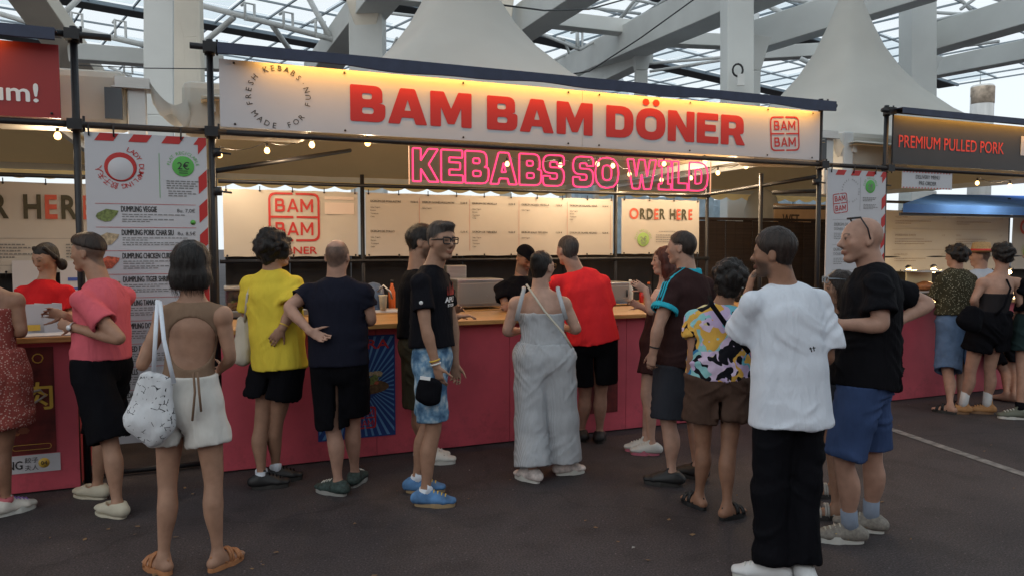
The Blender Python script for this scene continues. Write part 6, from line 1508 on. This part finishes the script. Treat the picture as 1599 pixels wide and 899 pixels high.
# ---- navy shirt
p = Person('navy', 'balding man in dark navy t-shirt and black shorts with elbow out, seen from behind', 4.90, (527, 402), (525, 436), (530, 590), 6, 4,
  {'l': ((450, 480, -.06), (484, 517, -.18)), 'r': ((580, 500, .02), (566, 500, .28))}, {'l': ((520, 668), (528, 752)), 'r': ((551, 655), (554, 738))}, H=1.72, skin='light', build=1.06, toes={'l': -62, 'r': 8},
  curl={'l': dict(c=.5, dir=lambda p: _R * .8 - Z * .4, palm=lambda p: -_A * .8 + Z * .6)}, buzz=(.78, (.045, .03, .024), True)).body()
p.shirt(cm('navy', (.013, .014, .024)), at(530, 570, 4.9)[2], .024, .52, .078, .010, hemw=.205); p.shorts(black, 1.0, {'l': 1.0, 'r': .86}, .030, .012)
p.shoes(mat('dark green shoe mesh', (.03, .05, .045), .7, noise=40, var=.6), mat('grey sole', (.32, .32, .30), .7), lace=solew)
# ---- hidden man behind the glasses man
p = Person('hidden', 'bearded man in black t-shirt leaning on the counter, half hidden behind the man in glasses', 5.55, (657, 380), (648, 424), (652, 565), 68, 80,
  {'r': ((662, 500, -.22), (714, 494, -.14)), 'l': ((690, 490, .25), (705, 485, .2))}, {'r': ((655, 640), (672, 706)), 'l': ((652, 640), (664, 700))}, H=1.78, skin='mid', build=1.0, toes={'r': 85, 'l': 75}, stubble=.75,
  curl={'r': dict(c=.5, palm=lambda p: -Z)}).body()
p.shirt(black, .97, .018, .62, .075); p.shorts(cm('dark olive', (.05, .045, .03)), 1.0, .95, .026); p.hair('messy', M['hblack'], seed=4, vol=.8)
p.shoes(mat('white leather', (.62, .62, .58), .5), solew, lace=solew)
for k in p.leg:
    lf, lr = fwd(p.toes[k]), rgt(p.toes[k]); B0 = np.array([p.leg[k][1][0], p.leg[k][1][1], 0])
    for j in range(3): MB().beam(B0 + lf * (.03 + .03 * j) + lr * .046 + Z * .03, B0 + lf * (.045 + .03 * j) + lr * .030 + Z * .072, .010, .006).build('shoe_stripe', shoeblk, p.e)
# ---- man in glasses
p = Person('glasses', 'greying man in black rimmed glasses, black t-shirt and ripped denim shorts, standing side on', 4.80, (690, 378), (672, 418), (676, 582), 104, 138,
  {'r': ((665, 512, -.23), (681, 570, -.22)), 'l': ((708, 505, .20), (711, 568, .18))}, {'r': ((676, 672), (664, 768)), 'l': ((668, 662), (650, 748))}, H=1.80, skin='mid', build=.95, toes={'r': 92, 'l': 88}, stubble=.25, headd=-.02,
  curl={'r': dict(c=.6, palm=lambda p: _A * .6 + _R * .5)}, pyaw=96).body()
tee = clothmat('black with print', (.009, .009, .012))
p.shirt(tee, 1.00, .018, .62, .078, .006, amp=.007); denim = cm('washed denim', (.16, .27, .40), var=.5)
_n = denim.node_tree.nodes; _l = denim.node_tree.links; _b = _n['Principled BSDF']; _t = _n.new('ShaderNodeTexNoise'); _t.inputs['Scale'].default_value = 13; _t.inputs['Detail'].default_value = 5; _c = _n.new('ShaderNodeTexCoord'); _l.new(_c.outputs['Object'], _t.inputs[0])
_r = _n.new('ShaderNodeValToRGB'); _e = _r.color_ramp.elements; _e[0].position = .36; _e[0].color = (.05, .11, .20, 1); _e[1].position = .66; _e[1].color = (.50, .58, .62, 1); _k = _e.new(.5); _k.color = (.15, .27, .40, 1); _l.new(_t.outputs[0], _r.inputs[0]); _l.new(_r.outputs[0], _b.inputs['Base Color'])
p.shorts(denim, 1.03, .86, .022, .014, amp=.006); p.hair('quiff', M['hgrey'], seed=2, line=(.080, .072, -.095, -.058)); p.glasses(M['black'], sc=1.6)
bs = mat('blue suede', (.07, .17, .34), .8, noise=14, var=.45); p.shoes(bs, mat('gum sole', (.34, .24, .13), .6), lace=M['yellowink'], sock=white, sockh=.03)
p.band('r', M['plasticw'], .0, name='wristband'); p.band('r', M['yellowink'], .022, name='wristband')
# white print on his chest and sleeve dot
S_ = p.spine(); fr = lambda x, y, z: S_['chest'] + p.r * x + p.f * y + Z * z
mb = MB()
for row, (t_, hgt, wd, zz) in enumerate((('APUTI', .034, .15, -.055), ('STORE', .018, .10, -.085))):
    co, fs = curve_to_mesh(text_curve(t_, 1, .03)); x0, x1 = co[:, 0].min(), co[:, 0].max()
    vs = []
    for a, b, _ in co:
        u = .5 - (a - x0) / (x1 - x0); th = -u * wd / .15; vs.append(S_['chest'] + p.r * (math.sin(-th) * .17) + p.f * (math.cos(th) * .142) + Z * (zz + b * hgt / .73))
    mb.add(vs, fs, 0)
pr_ = mb.build('shirt_print', M['whiteink'], p.e); tag(pr_, kind='stuff')
mb = MB()
for j in range(5):
    th = (-.32 + .16 * j); h0, h1 = (-.01, .05 + .03 * (j % 2))
    c0 = S_['chest'] + p.r * (math.sin(th) * .17) + p.f * (math.cos(th) * .142); mb.add([c0 + p.r * -.008 + Z * h0, c0 + p.r * .008 + Z * h0, c0 + p.r * .002 + Z * h1], [(0, 1, 2)])
tag(mb.build('shirt_print', M['redink'], p.e), kind='stuff')
q = p.sh['r'] + (p.arm['r'][0] - p.sh['r']) * .42; n_ = -_A; MB().tube([q + n_ * .066, q + n_ * .074], .012, 14).build('sleeve_badge', M['whiteink'], p.e)
d_ = 4.54; e, o = lump('shoulder_bag', 'small black pouch bag hanging at the hip of the man in glasses', 'bag', [(at(672, 598, d_), at(668, 622, d_), (.075, .035), (.080, .045))], black, 6, .006)
MB().beam(at(656, 589, d_ - .03), at(672, 591, d_ - .03), .008, .02).build('white_cloth', M['whiteink'], e)
# ---- jumpsuit woman
pin = clothmat('pale striped linen', (.50, .52, .55)); n = pin.node_tree.nodes; l = pin.node_tree.links; b = n['Principled BSDF']
wv = n.new('ShaderNodeTexWave'); wv.inputs['Scale'].default_value = 40; wv.inputs['Distortion'].default_value = 1.5; tc = n.new('ShaderNodeTexCoord'); l.new(tc.outputs['Object'], wv.inputs[0])
mx = n.new('ShaderNodeMixRGB'); mx.blend_type = 'MULTIPLY'; mx.inputs[0].default_value = .28; l.new(b.inputs['Base Color'].links[0].from_socket, mx.inputs[1]); l.new(wv.outputs[0], mx.inputs[2]); l.new(mx.outputs[0], b.inputs['Base Color'])
p = Person('jump', 'woman in pale striped linen jumpsuit with a white crossbody strap, seen from behind', 5.32, (847, 418), (843, 456), (850, 592), 2, 38,
  {'l': ((791, 518, .0), (812, 516, .24)), 'r': ((901, 514, .0), (884, 512, .24))}, {'l': ((828, 660), (832, 733)), 'r': ((878, 655), (880, 722))}, H=1.66, female=True, skin='pale', build=1.20, hip=.012, toes={'l': -45, 'r': 70}, hs=1.03).body()
p.vest(pin, at(843, 490, 5.2)[2], at(848, 540, 5.2)[2], .012, 'bodice', amp=.006)
p.shorts(pin, at(848, 535, 5.3)[2], {'l': 1.93, 'r': 1.93}, .020, .022, crotch=0, name='wide_trousers', th=.138, kn=.112, amp=.006)
for a, b in (((818, 452), (806, 500)), ((871, 452), (884, 498))): MB().tube([at(a[0], a[1] - 4, 5.32), at(*a, 5.22), at((a[0] + b[0]) / 2, 475, 5.18), at(*b, 5.19)], .015, 8, flat=.4).build('strap', pin, p.e)
MB().tube([at(822, 444, 5.22), at(850, 485, 5.165), at(880, 520, 5.155), at(893, 542, 5.17)], .013, 8, flat=.5).build('crossbody_strap', cm('cream canvas', None), p.e)
p.hair('bun', M['hblack'], seed=3); p.glasses(mat('thin gold', (.4, .25, .1), .3, metal=.8), sc=.6); p.shoes(mat('cream pink trainer', (.62, .55, .52), .6, noise=30, var=.3), solew, 'chunky', lace=solew)
# ---- red tee man
p = Person('red', 'man with short grey hair in bright red t-shirt and black shorts leaning over the counter', 6.05, (886, 392), (905, 425), (925, 552), -8, -30,
  {'r': ((950, 492, .08), (940, 480, .32)), 'l': ((872, 490, .10), (880, 480, .32))}, {'l': ((914, 612), (908, 672)), 'r': ((938, 610), (936, 674))}, H=1.76, skin='light', build=1.10, toes={'l': -20, 'r': 10}, buzz=(.75, (.075, .062, .055), False)).body()
p.shirt(cm('red', (.72, .030, .035)), at(920, 537, 6.05)[2], .024, .72, .086, .010, hemw=.215, hemd=.18); p.shorts(black, 1.0, .80, .030, .03); p.hair('crop', M['hgrey'], vol=1.0); p.shoes(shoeblk, soled, lace=M['redink'])
# ---- red haired girl at the counter
p = Person('redhair', 'girl with long auburn hair and white top, half hidden behind the brown polo shirt', 6.0, (1037, 408), (1040, 445), (1022, 555), -80, -88,
  {'l': ((1016, 488, -.18), (1008, 452, -.14)), 'r': ((1015, 485, .2), (1000, 478, .2))}, {'l': ((1010, 620), (1018, 693)), 'r': ((1012, 620), (1008, 688))}, H=1.66, female=True, skin='pale', build=.95, toes={'l': -82, 'r': -80}, curl={'l': dict(c=.5, dir=lambda p: Z * .6 - _R)}).body()
p.vest(cm('cream pink', (.58, .45, .40)), p.neck[2] - .03, 1.08, .010, 'top'); p.shorts(cm('dark maroon', (.035, .015, .015)), 1.12, .55, .02, .02); p.hair('long', M['hred'], length=.12, seed=1)
p.shoes(mat('pale grey trainer', (.52, .52, .50), .6), mat('pink sole', (.50, .14, .20), .6), 'chunky', lace=solew)
# ---- brown polo
polo = cm('dark brown polo', (.036, .018, .018)); cyan = cm('cyan trim', (.03, .38, .50))
p = Person('polo', 'man in dark brown polo shirt with turquoise collar and sleeve stripes, grey shorts', 5.28, (1064, 388), (1076, 428), (1062, 580), -42, -58,
  {'l': ((1028, 510, -.22), (1020, 550, -.20)), 'r': ((1108, 500, .25), (1095, 520, .40))}, {'l': ((1044, 660), (1049, 738)), 'r': ((1084, 655), (1088, 728))}, H=1.78, skin='light', build=1.15, toes={'l': -72, 'r': -50}, belly=.6, buzz=(.88, (.030, .022, .02), False),
  curl={'l': dict(c=.9)}).body()
p.shirt(polo, at(1065, 572, 5.28)[2], .024, .60, .084, .010, hemw=.20, hemd=.19); p.shorts(cm('charcoal', (.030, .032, .040)), 1.0, .95, .028, .02); p.hair('crop', M['hbrown'], vol=.9, line=(.075, .075, -.095, -.058)); p.shoes(shoeblk, soled); p.band('l', shoeblk, .03)
f = SDF(p.neck - .15, p.neck + .12, .008); f.cone(p.neck - Z * .050, p.neck + Z * .045 - p.f * .006, .100, .080, None, .01, flat=True, hollow=4, flata=True); V, Q = f.mesh(); mesh_obj('collar', relax(V, Q, 1, .4), Q, cyan, p.e)
sh, el = p.sh['l'], p.arm['l'][0]; ce = sh + (el - sh) * .60; u = nrm(el - sh); f = SDF(ce - .13, ce + .13, .008); f.cone(ce - u * .035, ce + u * .004, .094, .098, None, .01, flat=True, flata=True, hollow=4); V, Q = f.mesh(); mesh_obj('cuff', V, Q, cyan, p.e)
out = nrm(-_A * .55 - _R * .75)
for j in (-1, 0, 1):
    sd = nrm(np.cross(u, out)); pts = [p.neck + (sh - p.neck) * .35 + Z * .080 + sd * .022 * j * -1 + out * .01, sh + Z * .035 + out * .072 + sd * .022 * j, sh + u * .08 + out * .088 + sd * .022 * j, ce - u * .03 + out * .098 + sd * .022 * j]
    MB().tube(pts, .0065, 6, flat=.5).build('sleeve_stripe', cyan, p.e)
# ---- floral woman
fl = clothmat('tropical print', (.5, .5, .5)); n = fl.node_tree.nodes; l = fl.node_tree.links; b = n['Principled BSDF']; tc = n.new('ShaderNodeTexCoord')
nz = n.new('ShaderNodeTexNoise'); nz.inputs['Scale'].default_value = 6; l.new(tc.outputs['Object'], nz.inputs[0]); ad = n.new('ShaderNodeMixRGB'); ad.inputs[0].default_value = .42; l.new(tc.outputs['Object'], ad.inputs[1]); l.new(nz.outputs['Color'], ad.inputs[2])
mpp = n.new('ShaderNodeMapping'); mpp.inputs['Scale'].default_value = (1.0, 1.0, .62); mpp.inputs['Rotation'].default_value = (.3, .7, 0); l.new(ad.outputs[0], mpp.inputs[0])
v1 = n.new('ShaderNodeTexVoronoi'); v1.inputs['Scale'].default_value = 17; l.new(mpp.outputs[0], v1.inputs[0]); rp = n.new('ShaderNodeValToRGB'); rp.color_ramp.interpolation = 'CONSTANT'
cs = [(0, (.012, .012, .016)), (.26, (.52, .40, .60)), (.42, (.62, .50, .66)), (.50, (.66, .38, .08)), (.60, (.16, .46, .56)), (.72, (.64, .56, .30)), (.80, (.25, .50, .52)), (.90, (.04, .18, .36))]
for i, (t, c) in enumerate(cs):
    el_ = rp.color_ramp.elements[i] if i < 2 else rp.color_ramp.elements.new(t); el_.position = t; el_.color = (*c, 1)
sx_ = n.new('ShaderNodeSeparateColor'); l.new(v1.outputs['Color'], sx_.inputs[0]); l.new(sx_.outputs[0], rp.inputs[0])
v2 = n.new('ShaderNodeTexVoronoi'); v2.inputs['Scale'].default_value = 17; v2.feature = 'DISTANCE_TO_EDGE'; l.new(mpp.outputs[0], v2.inputs[0]); lt = n.new('ShaderNodeMath'); lt.operation = 'LESS_THAN'; lt.inputs[1].default_value = .025; l.new(v2.outputs['Distance'], lt.inputs[0])
wv = n.new('ShaderNodeTexWave'); wv.inputs['Scale'].default_value = 26; wv.inputs['Distortion'].default_value = 6; wv.bands_direction = 'DIAGONAL'; l.new(tc.outputs['Object'], wv.inputs[0]); g2 = n.new('ShaderNodeMath'); g2.operation = 'GREATER_THAN'; g2.inputs[1].default_value = .985; l.new(wv.outputs[0], g2.inputs[0])
m3 = n.new('ShaderNodeMath'); m3.operation = 'MAXIMUM'; l.new(lt.outputs[0], m3.inputs[0]); l.new(g2.outputs[0], m3.inputs[1]); mxx = n.new('ShaderNodeMixRGB'); mxx.inputs[0].default_value = 0; l.new(rp.outputs[0], mxx.inputs[1]); mxx.inputs[2].default_value = (.012, .012, .018, 1); l.new(mxx.outputs[0], b.inputs['Base Color'])
p = Person('floral', 'curly haired woman in colourful tropical print t-shirt and brown shorts with black back strap', 4.58, (1142, 438), (1124, 478), (1122, 602), 8, 48,
  {'l': ((1082, 552, -.02), (1077, 592, .0)), 'r': ((1176, 545, .10), (1165, 520, .30))}, {'l': ((1098, 692), (1092, 772)), 'r': ((1138, 695), (1135, 788))}, H=1.62, female=True, skin='tan', build=1.06, hip=.015, toes={'l': -25, 'r': 55}).body()
p.shirt(fl, at(1122, 592, 4.58)[2], .020, .56, .070, .008, hemw=.20, hemd=.16, amp=.007); p.shorts(cm('brown linen', (.075, .045, .034)), .98, .62, .030, .035, amp=.009); p.hair('curly', M['hblack'], seed=8, vol=1.04, length=.02)
p.shoes(shoeblk, shoeblk, 'sandal'); p.band('l', shoeblk, .0); MB().tube([at(1108, 462, 4.50), at(1112, 476, 4.40), at(1135, 508, 4.40), at(1170, 550, 4.42)], .015, 8, flat=.35).build('crossbody_strap', black, p.e)
MB().lathe(p.hp(.085, -.005, -.045), [(.008, -.003), (.008, .003)], 8).build('earring', M['plasticw'], p.e)
# ---- white tee man
p = Person('white', 'young man in oversized white t-shirt and long black trousers with hand at his mouth', 3.74, (1208, 398), (1228, 446), (1232, 648), -14, -58,
  {'l': ((1160, 526, .10), (1168, 458, .16)), 'r': ((1292, 556, .02), (1280, 568, .26))}, {'l': ((1203, 768), (1206, 880)), 'r': ((1254, 764), (1254, 882))}, H=1.76, skin='tan', build=1.04, toes={'l': -70, 'r': -5}, stubble=.85,
  curl={'l': dict(c=.55, dir=lambda p: Z * .9 + _R * .2, palm=lambda p: _R)}).body()
p.shirt(white, at(1230, 662, 3.74)[2], .022, .88, .098, .014, hemw=.215, hemd=.185, amp=.008); p.shorts(black, .98, {'l': 1.97, 'r': 1.97}, .024, .012, crotch=0, name='trousers', kn=.076, amp=.008)
p.hair('short', M['hbrown'], vol=1.5, seed=4, line=(.085, .074, -.10, -.062)); p.shoes(mat('white leather shoe', (.62, .62, .62), .5), solew, lace=solew); p.band('l', mat('yellow wristband', (.60, .62, .05), .5), .02, w_=.022)
q = at(1269, 545, 3.51); mb = MB()
for a, b in (((-.012, .01), (-.004, -.012)), ((-.016, .003), (-.004, .004)), ((.003, .014), (.008, -.008)), ((.0, .006), (.013, .008))): mb.beam(q + _R * a[0] + Z * a[1], q + _R * b[0] + Z * b[1], .004, .004)
tag(mb.build('shirt_print', black, p.e), kind='stuff')
# ---- girl hidden behind
p = Person('hiddengirl', 'dark haired girl in black with sunglasses on her head, mostly hidden behind the bald man', 4.55, (1311, 452), (1318, 492), (1312, 620), -78, -85,
  {'l': ((1318, 560, .0), (1300, 585, .0))}, {'l': ((1300, 700), (1306, 788)), 'r': ((1298, 690), (1302, 756))}, H=1.58, female=True, skin='mid', build=.92, toes={'l': -80, 'r': -85}).body()
p.shirt(black, .92, .014, .6, .07); p.shorts(cm('charcoal', None), 1.0, .7, .02); p.hair('long', M['hbrown'], length=.10, seed=6); p.shoes(mat('sandal white strap', (.4, .38, .35), .6), soled, 'sandal'); p.glasses(mat('glossy lens', (.3, .35, .4), .1), sc=1.3, up=.06, name='sunglasses')
# ---- bald man
p = Person('bald', 'tall bald man in black t-shirt and blue shorts, sunglasses pushed up on his head', 4.12, (1345, 376), (1368, 420), (1350, 610), -66, -84,
  {'l': ((1376, 508, -.24), (1314, 506, -.16)), 'r': ((1450, 474, .22), (1405, 500, .12))}, {'l': ((1318, 722), (1328, 822)), 'r': ((1362, 712), (1360, 806))}, H=1.86, skin='light', build=1.08, toes={'l': -80, 'r': -62}, pyaw=-60, hs=1.06, nose=1.25, stubble=.22, buzz=(.10, (.2, .13, .1), False),
  curl={'l': dict(c=.8, palm=lambda p: _A)}).body()
p.shirt(cm('washed black', (.008, .008, .010)), at(1355, 603, 4.12)[2], .026, .66, .088, .014, hemw=.20, hemd=.18, amp=.009); p.shorts(cm('blue cotton', (.045, .075, .17), var=.2), 1.04, {'l': .93, 'r': .90}, .026, .006, amp=.009)
mb = MB(); mb.tube([p.hp(-.07, .03, .115), p.hp(0, .07, .112), p.hp(.07, .03, .115)], .006, 6); mb.tube([p.hp(-.075, .035, .118), p.hp(-.084, .0, .06), p.hp(-.082, -.015, .005)], .0045, 6); mb.tube([p.hp(.075, .035, .118), p.hp(.084, .0, .06), p.hp(.082, -.015, .005)], .0045, 6); mb.build('sunglasses', M['black'], p.e)
gs = mat('grey beige knit shoe', (.21, .19, .165), .8, noise=60, var=.25); p.shoes(gs, solew, 'chunky', lace=mat('pale lace', (.5, .48, .4), .8), sock=cm('grey sock', (.22, .26, .33)), sockh=.10)
for k in p.leg:
    B0 = np.array([p.leg[k][1][0], p.leg[k][1][1], 0]); lf, lr = fwd(p.toes[k]), rgt(p.toes[k]); mb = MB()
    for a, b in (((.02, .035), (.09, .06)), ((.05, .035), (.02, .065)), ((.0, .05), (.10, .045))): mb.beam(B0 + lf * a[0] - lr * .050 + Z * a[1], B0 + lf * b[0] - lr * .048 + Z * b[1], .005, .006)
    tag(mb.build('shoe_stripe', M['yellowink'], p.e), kind='stuff')
# ---- vendor in the cap
p = Person('vendor', 'vendor in black cap and black t-shirt looking down behind the counter, arms folded on it', 6.95, (820, 404), (812, 436), (815, 545), 170, 150,
  {'r': ((790, 478, -.12), (806, 474, -.26)), 'l': ((838, 480, -.1), (800, 480, -.25))}, {'l': ((805, 610), (805, 655)), 'r': ((825, 610), (825, 655))}, H=1.70, skin='tan', build=1.0, hpitch=28, stubble=.7).body()
p.shirt(black, .95, .018, .62, .078); p.shorts(black, 1.0, 1.9, .02, .01, name='trousers')
f = SDF(p.hc - .16, p.hc + .2, .008); f.ell(p.hp(0, -.012, .045), (.086, .106, .088), np.array(p.H), .01); a = p.hp(0, .08, .055); n_ = -nrm(p.H[2] + p.H[1] * -.1); f.plane(a, n_); f.cone(p.hp(0, .06, .062), p.hp(0, .15, .055), (.072, .010), (.055, .007), p.H[0], .01); V, Q = f.mesh(); mesh_obj('cap', V, Q, black, p.e)
# ---- vendor in red
p = Person('vendorred', 'smiling dark haired vendor in red t-shirt looking down behind the dumpling counter', 5.42, (72, 404), (70, 440), (66, 600), 176, 196,
  {'r': ((28, 500, .0), (48, 512, -.20)), 'l': ((112, 490, -.02), (100, 500, -.2))}, {'l': ((58, 665), (58, 712)), 'r': ((78, 665), (78, 712))}, H=1.62, female=True, skin='mid', build=.95, hpitch=18).body()
p.shirt(cm('vendor red', (.50, .018, .022)), .95, .018, .85, .072); p.shorts(black, 1.0, 1.9, .02, .01, name='trousers'); p.hair('pony', M['hblack'], length=-.03); f = SDF(p.hc - .16, p.hc + .16, .008)
for sx in (-1, 1): f.cone(p.hp(.05 * sx, .03, .095), p.hp(.083 * sx, -.01, .01), .018, .018, None, .01); f.cone(p.hp(.083 * sx, -.01, .01), p.hp(.060 * sx, -.05, -.055), .018, .020, None, .01)
f.ell(p.hp(-.075, -.06, -.07), (.035, .03, .045)); V, Q = f.mesh(); mesh_obj('tied_hair', relax(V, Q, 1, .4), Q, M['hblack'], p.e)
# ---- floral dress woman at the far left edge
dr = clothmat('rust dress with pale dots', (.24, .055, .045)); n = dr.node_tree.nodes; l = dr.node_tree.links; b = n['Principled BSDF']; tc = n.new('ShaderNodeTexCoord'); v = n.new('ShaderNodeTexVoronoi'); v.inputs['Scale'].default_value = 75; l.new(tc.outputs['Object'], v.inputs[0])
c1 = n.new('ShaderNodeMath'); c1.operation = 'LESS_THAN'; c1.inputs[1].default_value = .30; l.new(v.outputs['Distance'], c1.inputs[0]); mx = n.new('ShaderNodeMixRGB'); l.new(c1.outputs[0], mx.inputs[0]); l.new(b.inputs['Base Color'].links[0].from_socket, mx.inputs[1]); mx.inputs[2].default_value = (.46, .30, .26, 1); l.new(mx.outputs[0], b.inputs['Base Color'])
p = Person('dress', 'woman in sleeveless rust dotted dress leaning on the dumpling counter, cut by the left edge', 4.50, (-28, 408), (-22, 448), (-12, 590), -8, -10,
  {'r': ((34, 520, .02), (2, 512, .22)), 'l': ((-75, 530, .0), (-50, 515, .2))}, {'r': ((4, 700), (10, 782)), 'l': ((-32, 700), (-35, 790))}, H=1.66, female=True, skin='tan', build=1.08, toes={'r': 30, 'l': -10}).body()
p.vest(dr, at(-20, 480, 4.5)[2], .98, .012, 'bodice'); p.skirt(dr, 1.02, at(0, 664, 4.5)[2], (.18, .14), (.225, .19), name='skirt'); p.hair('long', M['hbrown'], length=.08)
p.shoes(mat('white trainer with pink', (.62, .58, .52), .6, noise=14, var=.2), solew, 'chunky', lace=mat('violet lace', (.25, .12, .4), .7), sock=mat('pink sock', (.5, .12, .14), .8), sockh=.02)
# ---- group at the pulled pork counter
dt = clothmat('olive blouse with pale dots', (.045, .042, .026)); n = dt.node_tree.nodes; l = dt.node_tree.links; b = n['Principled BSDF']; tc = n.new('ShaderNodeTexCoord'); v = n.new('ShaderNodeTexVoronoi'); v.inputs['Scale'].default_value = 60; l.new(tc.outputs['Object'], v.inputs[0])
c1 = n.new('ShaderNodeMath'); c1.operation = 'LESS_THAN'; c1.inputs[1].default_value = .25; l.new(v.outputs['Distance'], c1.inputs[0]); mx = n.new('ShaderNodeMixRGB'); l.new(c1.outputs[0], mx.inputs[0]); l.new(b.inputs['Base Color'].links[0].from_socket, mx.inputs[1]); mx.inputs[2].default_value = (.35, .33, .24, 1); l.new(mx.outputs[0], b.inputs['Base Color'])
GRP = 'people waiting at the pulled pork counter'
p = Person('dotted', 'curly haired woman in olive dotted blouse and denim shorts at the pulled pork counter', 7.75, (1492, 401), (1493, 425), (1492, 515), -15, -30,
  {'l': ((1462, 465, .05), (1460, 455, .3)), 'r': ((1524, 468, .05), (1515, 470, .3))}, {'l': ((1480, 580), (1484, 632)), 'r': ((1502, 580), (1500, 628))}, H=1.66, female=True, skin='light', build=1.2, toes={'l': -40, 'r': -20}, h=.010, group=GRP).body()
p.shirt(dt, at(1492, 492, 7.75)[2], .030, .95, .085, .02, h=.011, hemw=.22); p.shorts(cm('mid denim', (.10, .16, .27), var=.3), .98, 1.0, .026, .02, h=.011); p.hair('curlyshort', M['hblack'], seed=5, h=.010, vol=1.05); p.shoes(shoeblk, soled, 'sandal')
p = Person('hat', 'man in straw hat with red band and pale blue shirt behind the dotted blouse woman', 8.5, (1530, 401), (1530, 423), (1535, 515), 10, -60,
  {'l': ((1508, 465, .0), (1505, 480, .2)), 'r': ((1555, 465, .0), (1560, 480, .2))}, {'l': ((1570, 580), (1572, 614)), 'r': ((1585, 580), (1584, 616))}, H=1.76, skin='light', build=1.05, toes={'l': -40, 'r': -20}, h=.011, group=GRP).body()
p.shirt(cm('pale blue shirt', (.42, .48, .58)), .95, .022, .95, .08, h=.012); p.shorts(black, 1.0, .9, .026, h=.012)
e = empty('sun_hat', p.hp(0, 0, .09), 'straw hat with red band on the head of the man at the pulled pork counter', 'hat'); c_ = p.hp(0, -.01, .055); st = mat('straw', (.36, .24, .11), .8, noise=80, var=.25)
MB().lathe(c_, [(.02, -.004), (.11, -.004), (.185, .012), (.19, .016), (.105, .004), (.098, .06), (.088, .105), (.05, .115), (.01, .10)], 24).build('crown', st, e); MB().lathe(c_, [(.107, .004), (.1055, .036), (.10, .036)], 24).build('hat_band', M['redink'], e)
p = Person('boots', 'dark haired woman in black strapless top and black shorts with tan boots, seen from behind', 7.15, (1565, 400), (1562, 428), (1545, 515), -6, 5,
  {'l': ((1520, 470, -.02), (1530, 488, .18)), 'r': ((1594, 475, .0), (1590, 495, .18))}, {'l': ((1516, 578), (1503, 632)), 'r': ((1546, 576), (1541, 632))}, H=1.68, female=True, skin='light', build=1.08, hip=.01, toes={'l': -72, 'r': -70}, h=.0095, group=GRP, sw=.18).body()
p.vest(cm('black ribbed', (.022, .02, .022)), at(1560, 457, 7.15)[2], .98, .010, 'strapless_top', h=.010); p.shorts(black, 1.02, .50, .026, .03, h=.010, amp=.01); p.hair('curlyshort', M['hblack'], seed=7, vol=.98, h=.009)
p.shoes(mat('tan nubuck', (.36, .18, .07), .8, noise=20, var=.2), mat('amber sole', (.22, .12, .06), .7), 'boot', lace=soled, sock=cm('white sock', (.55, .55, .55)), sockh=.14)
MB().tube([at(1572, 436, 7.06), at(1578, 450, 7.0), at(1568, 478, 6.98), at(1555, 492, 7.0)], .011, 8, flat=.4).build('crossbody_strap', black, p.e)
e, o = lump('handbag', 'soft black handbag at the left hip of the strapless top woman', 'bag', [(at(1522, 486, 6.95), at(1512, 505, 6.95), (.10, .05), (.12, .07))], black, 8, .01)
p = Person('edge', 'dark haired person in dark shorts and grey shoes, cut by the right edge', 7.2, (1618, 398), (1622, 430), (1612, 520), -25, -70,
  {'l': ((1594, 468, -.02), (1588, 490, .1))}, {'l': ((1597, 578), (1592, 640)), 'r': ((1622, 578), (1620, 640))}, H=1.72, skin='light', build=1.08, toes={'l': -75, 'r': -60}, h=.011, group=GRP).body()
p.shirt(black, 1.0, .02, .6, .078, h=.012); p.shorts(cm('dark teal', (.02, .035, .035)), 1.0, .6, .03, .03, h=.012); p.hair('short', M['hbrown'], vol=1.4, h=.010); p.shoes(mat('grey trainer', (.12, .13, .10), .7), solew, lace=solew, sock=black, sockh=.08); p.band('l', M['steel'], 0)
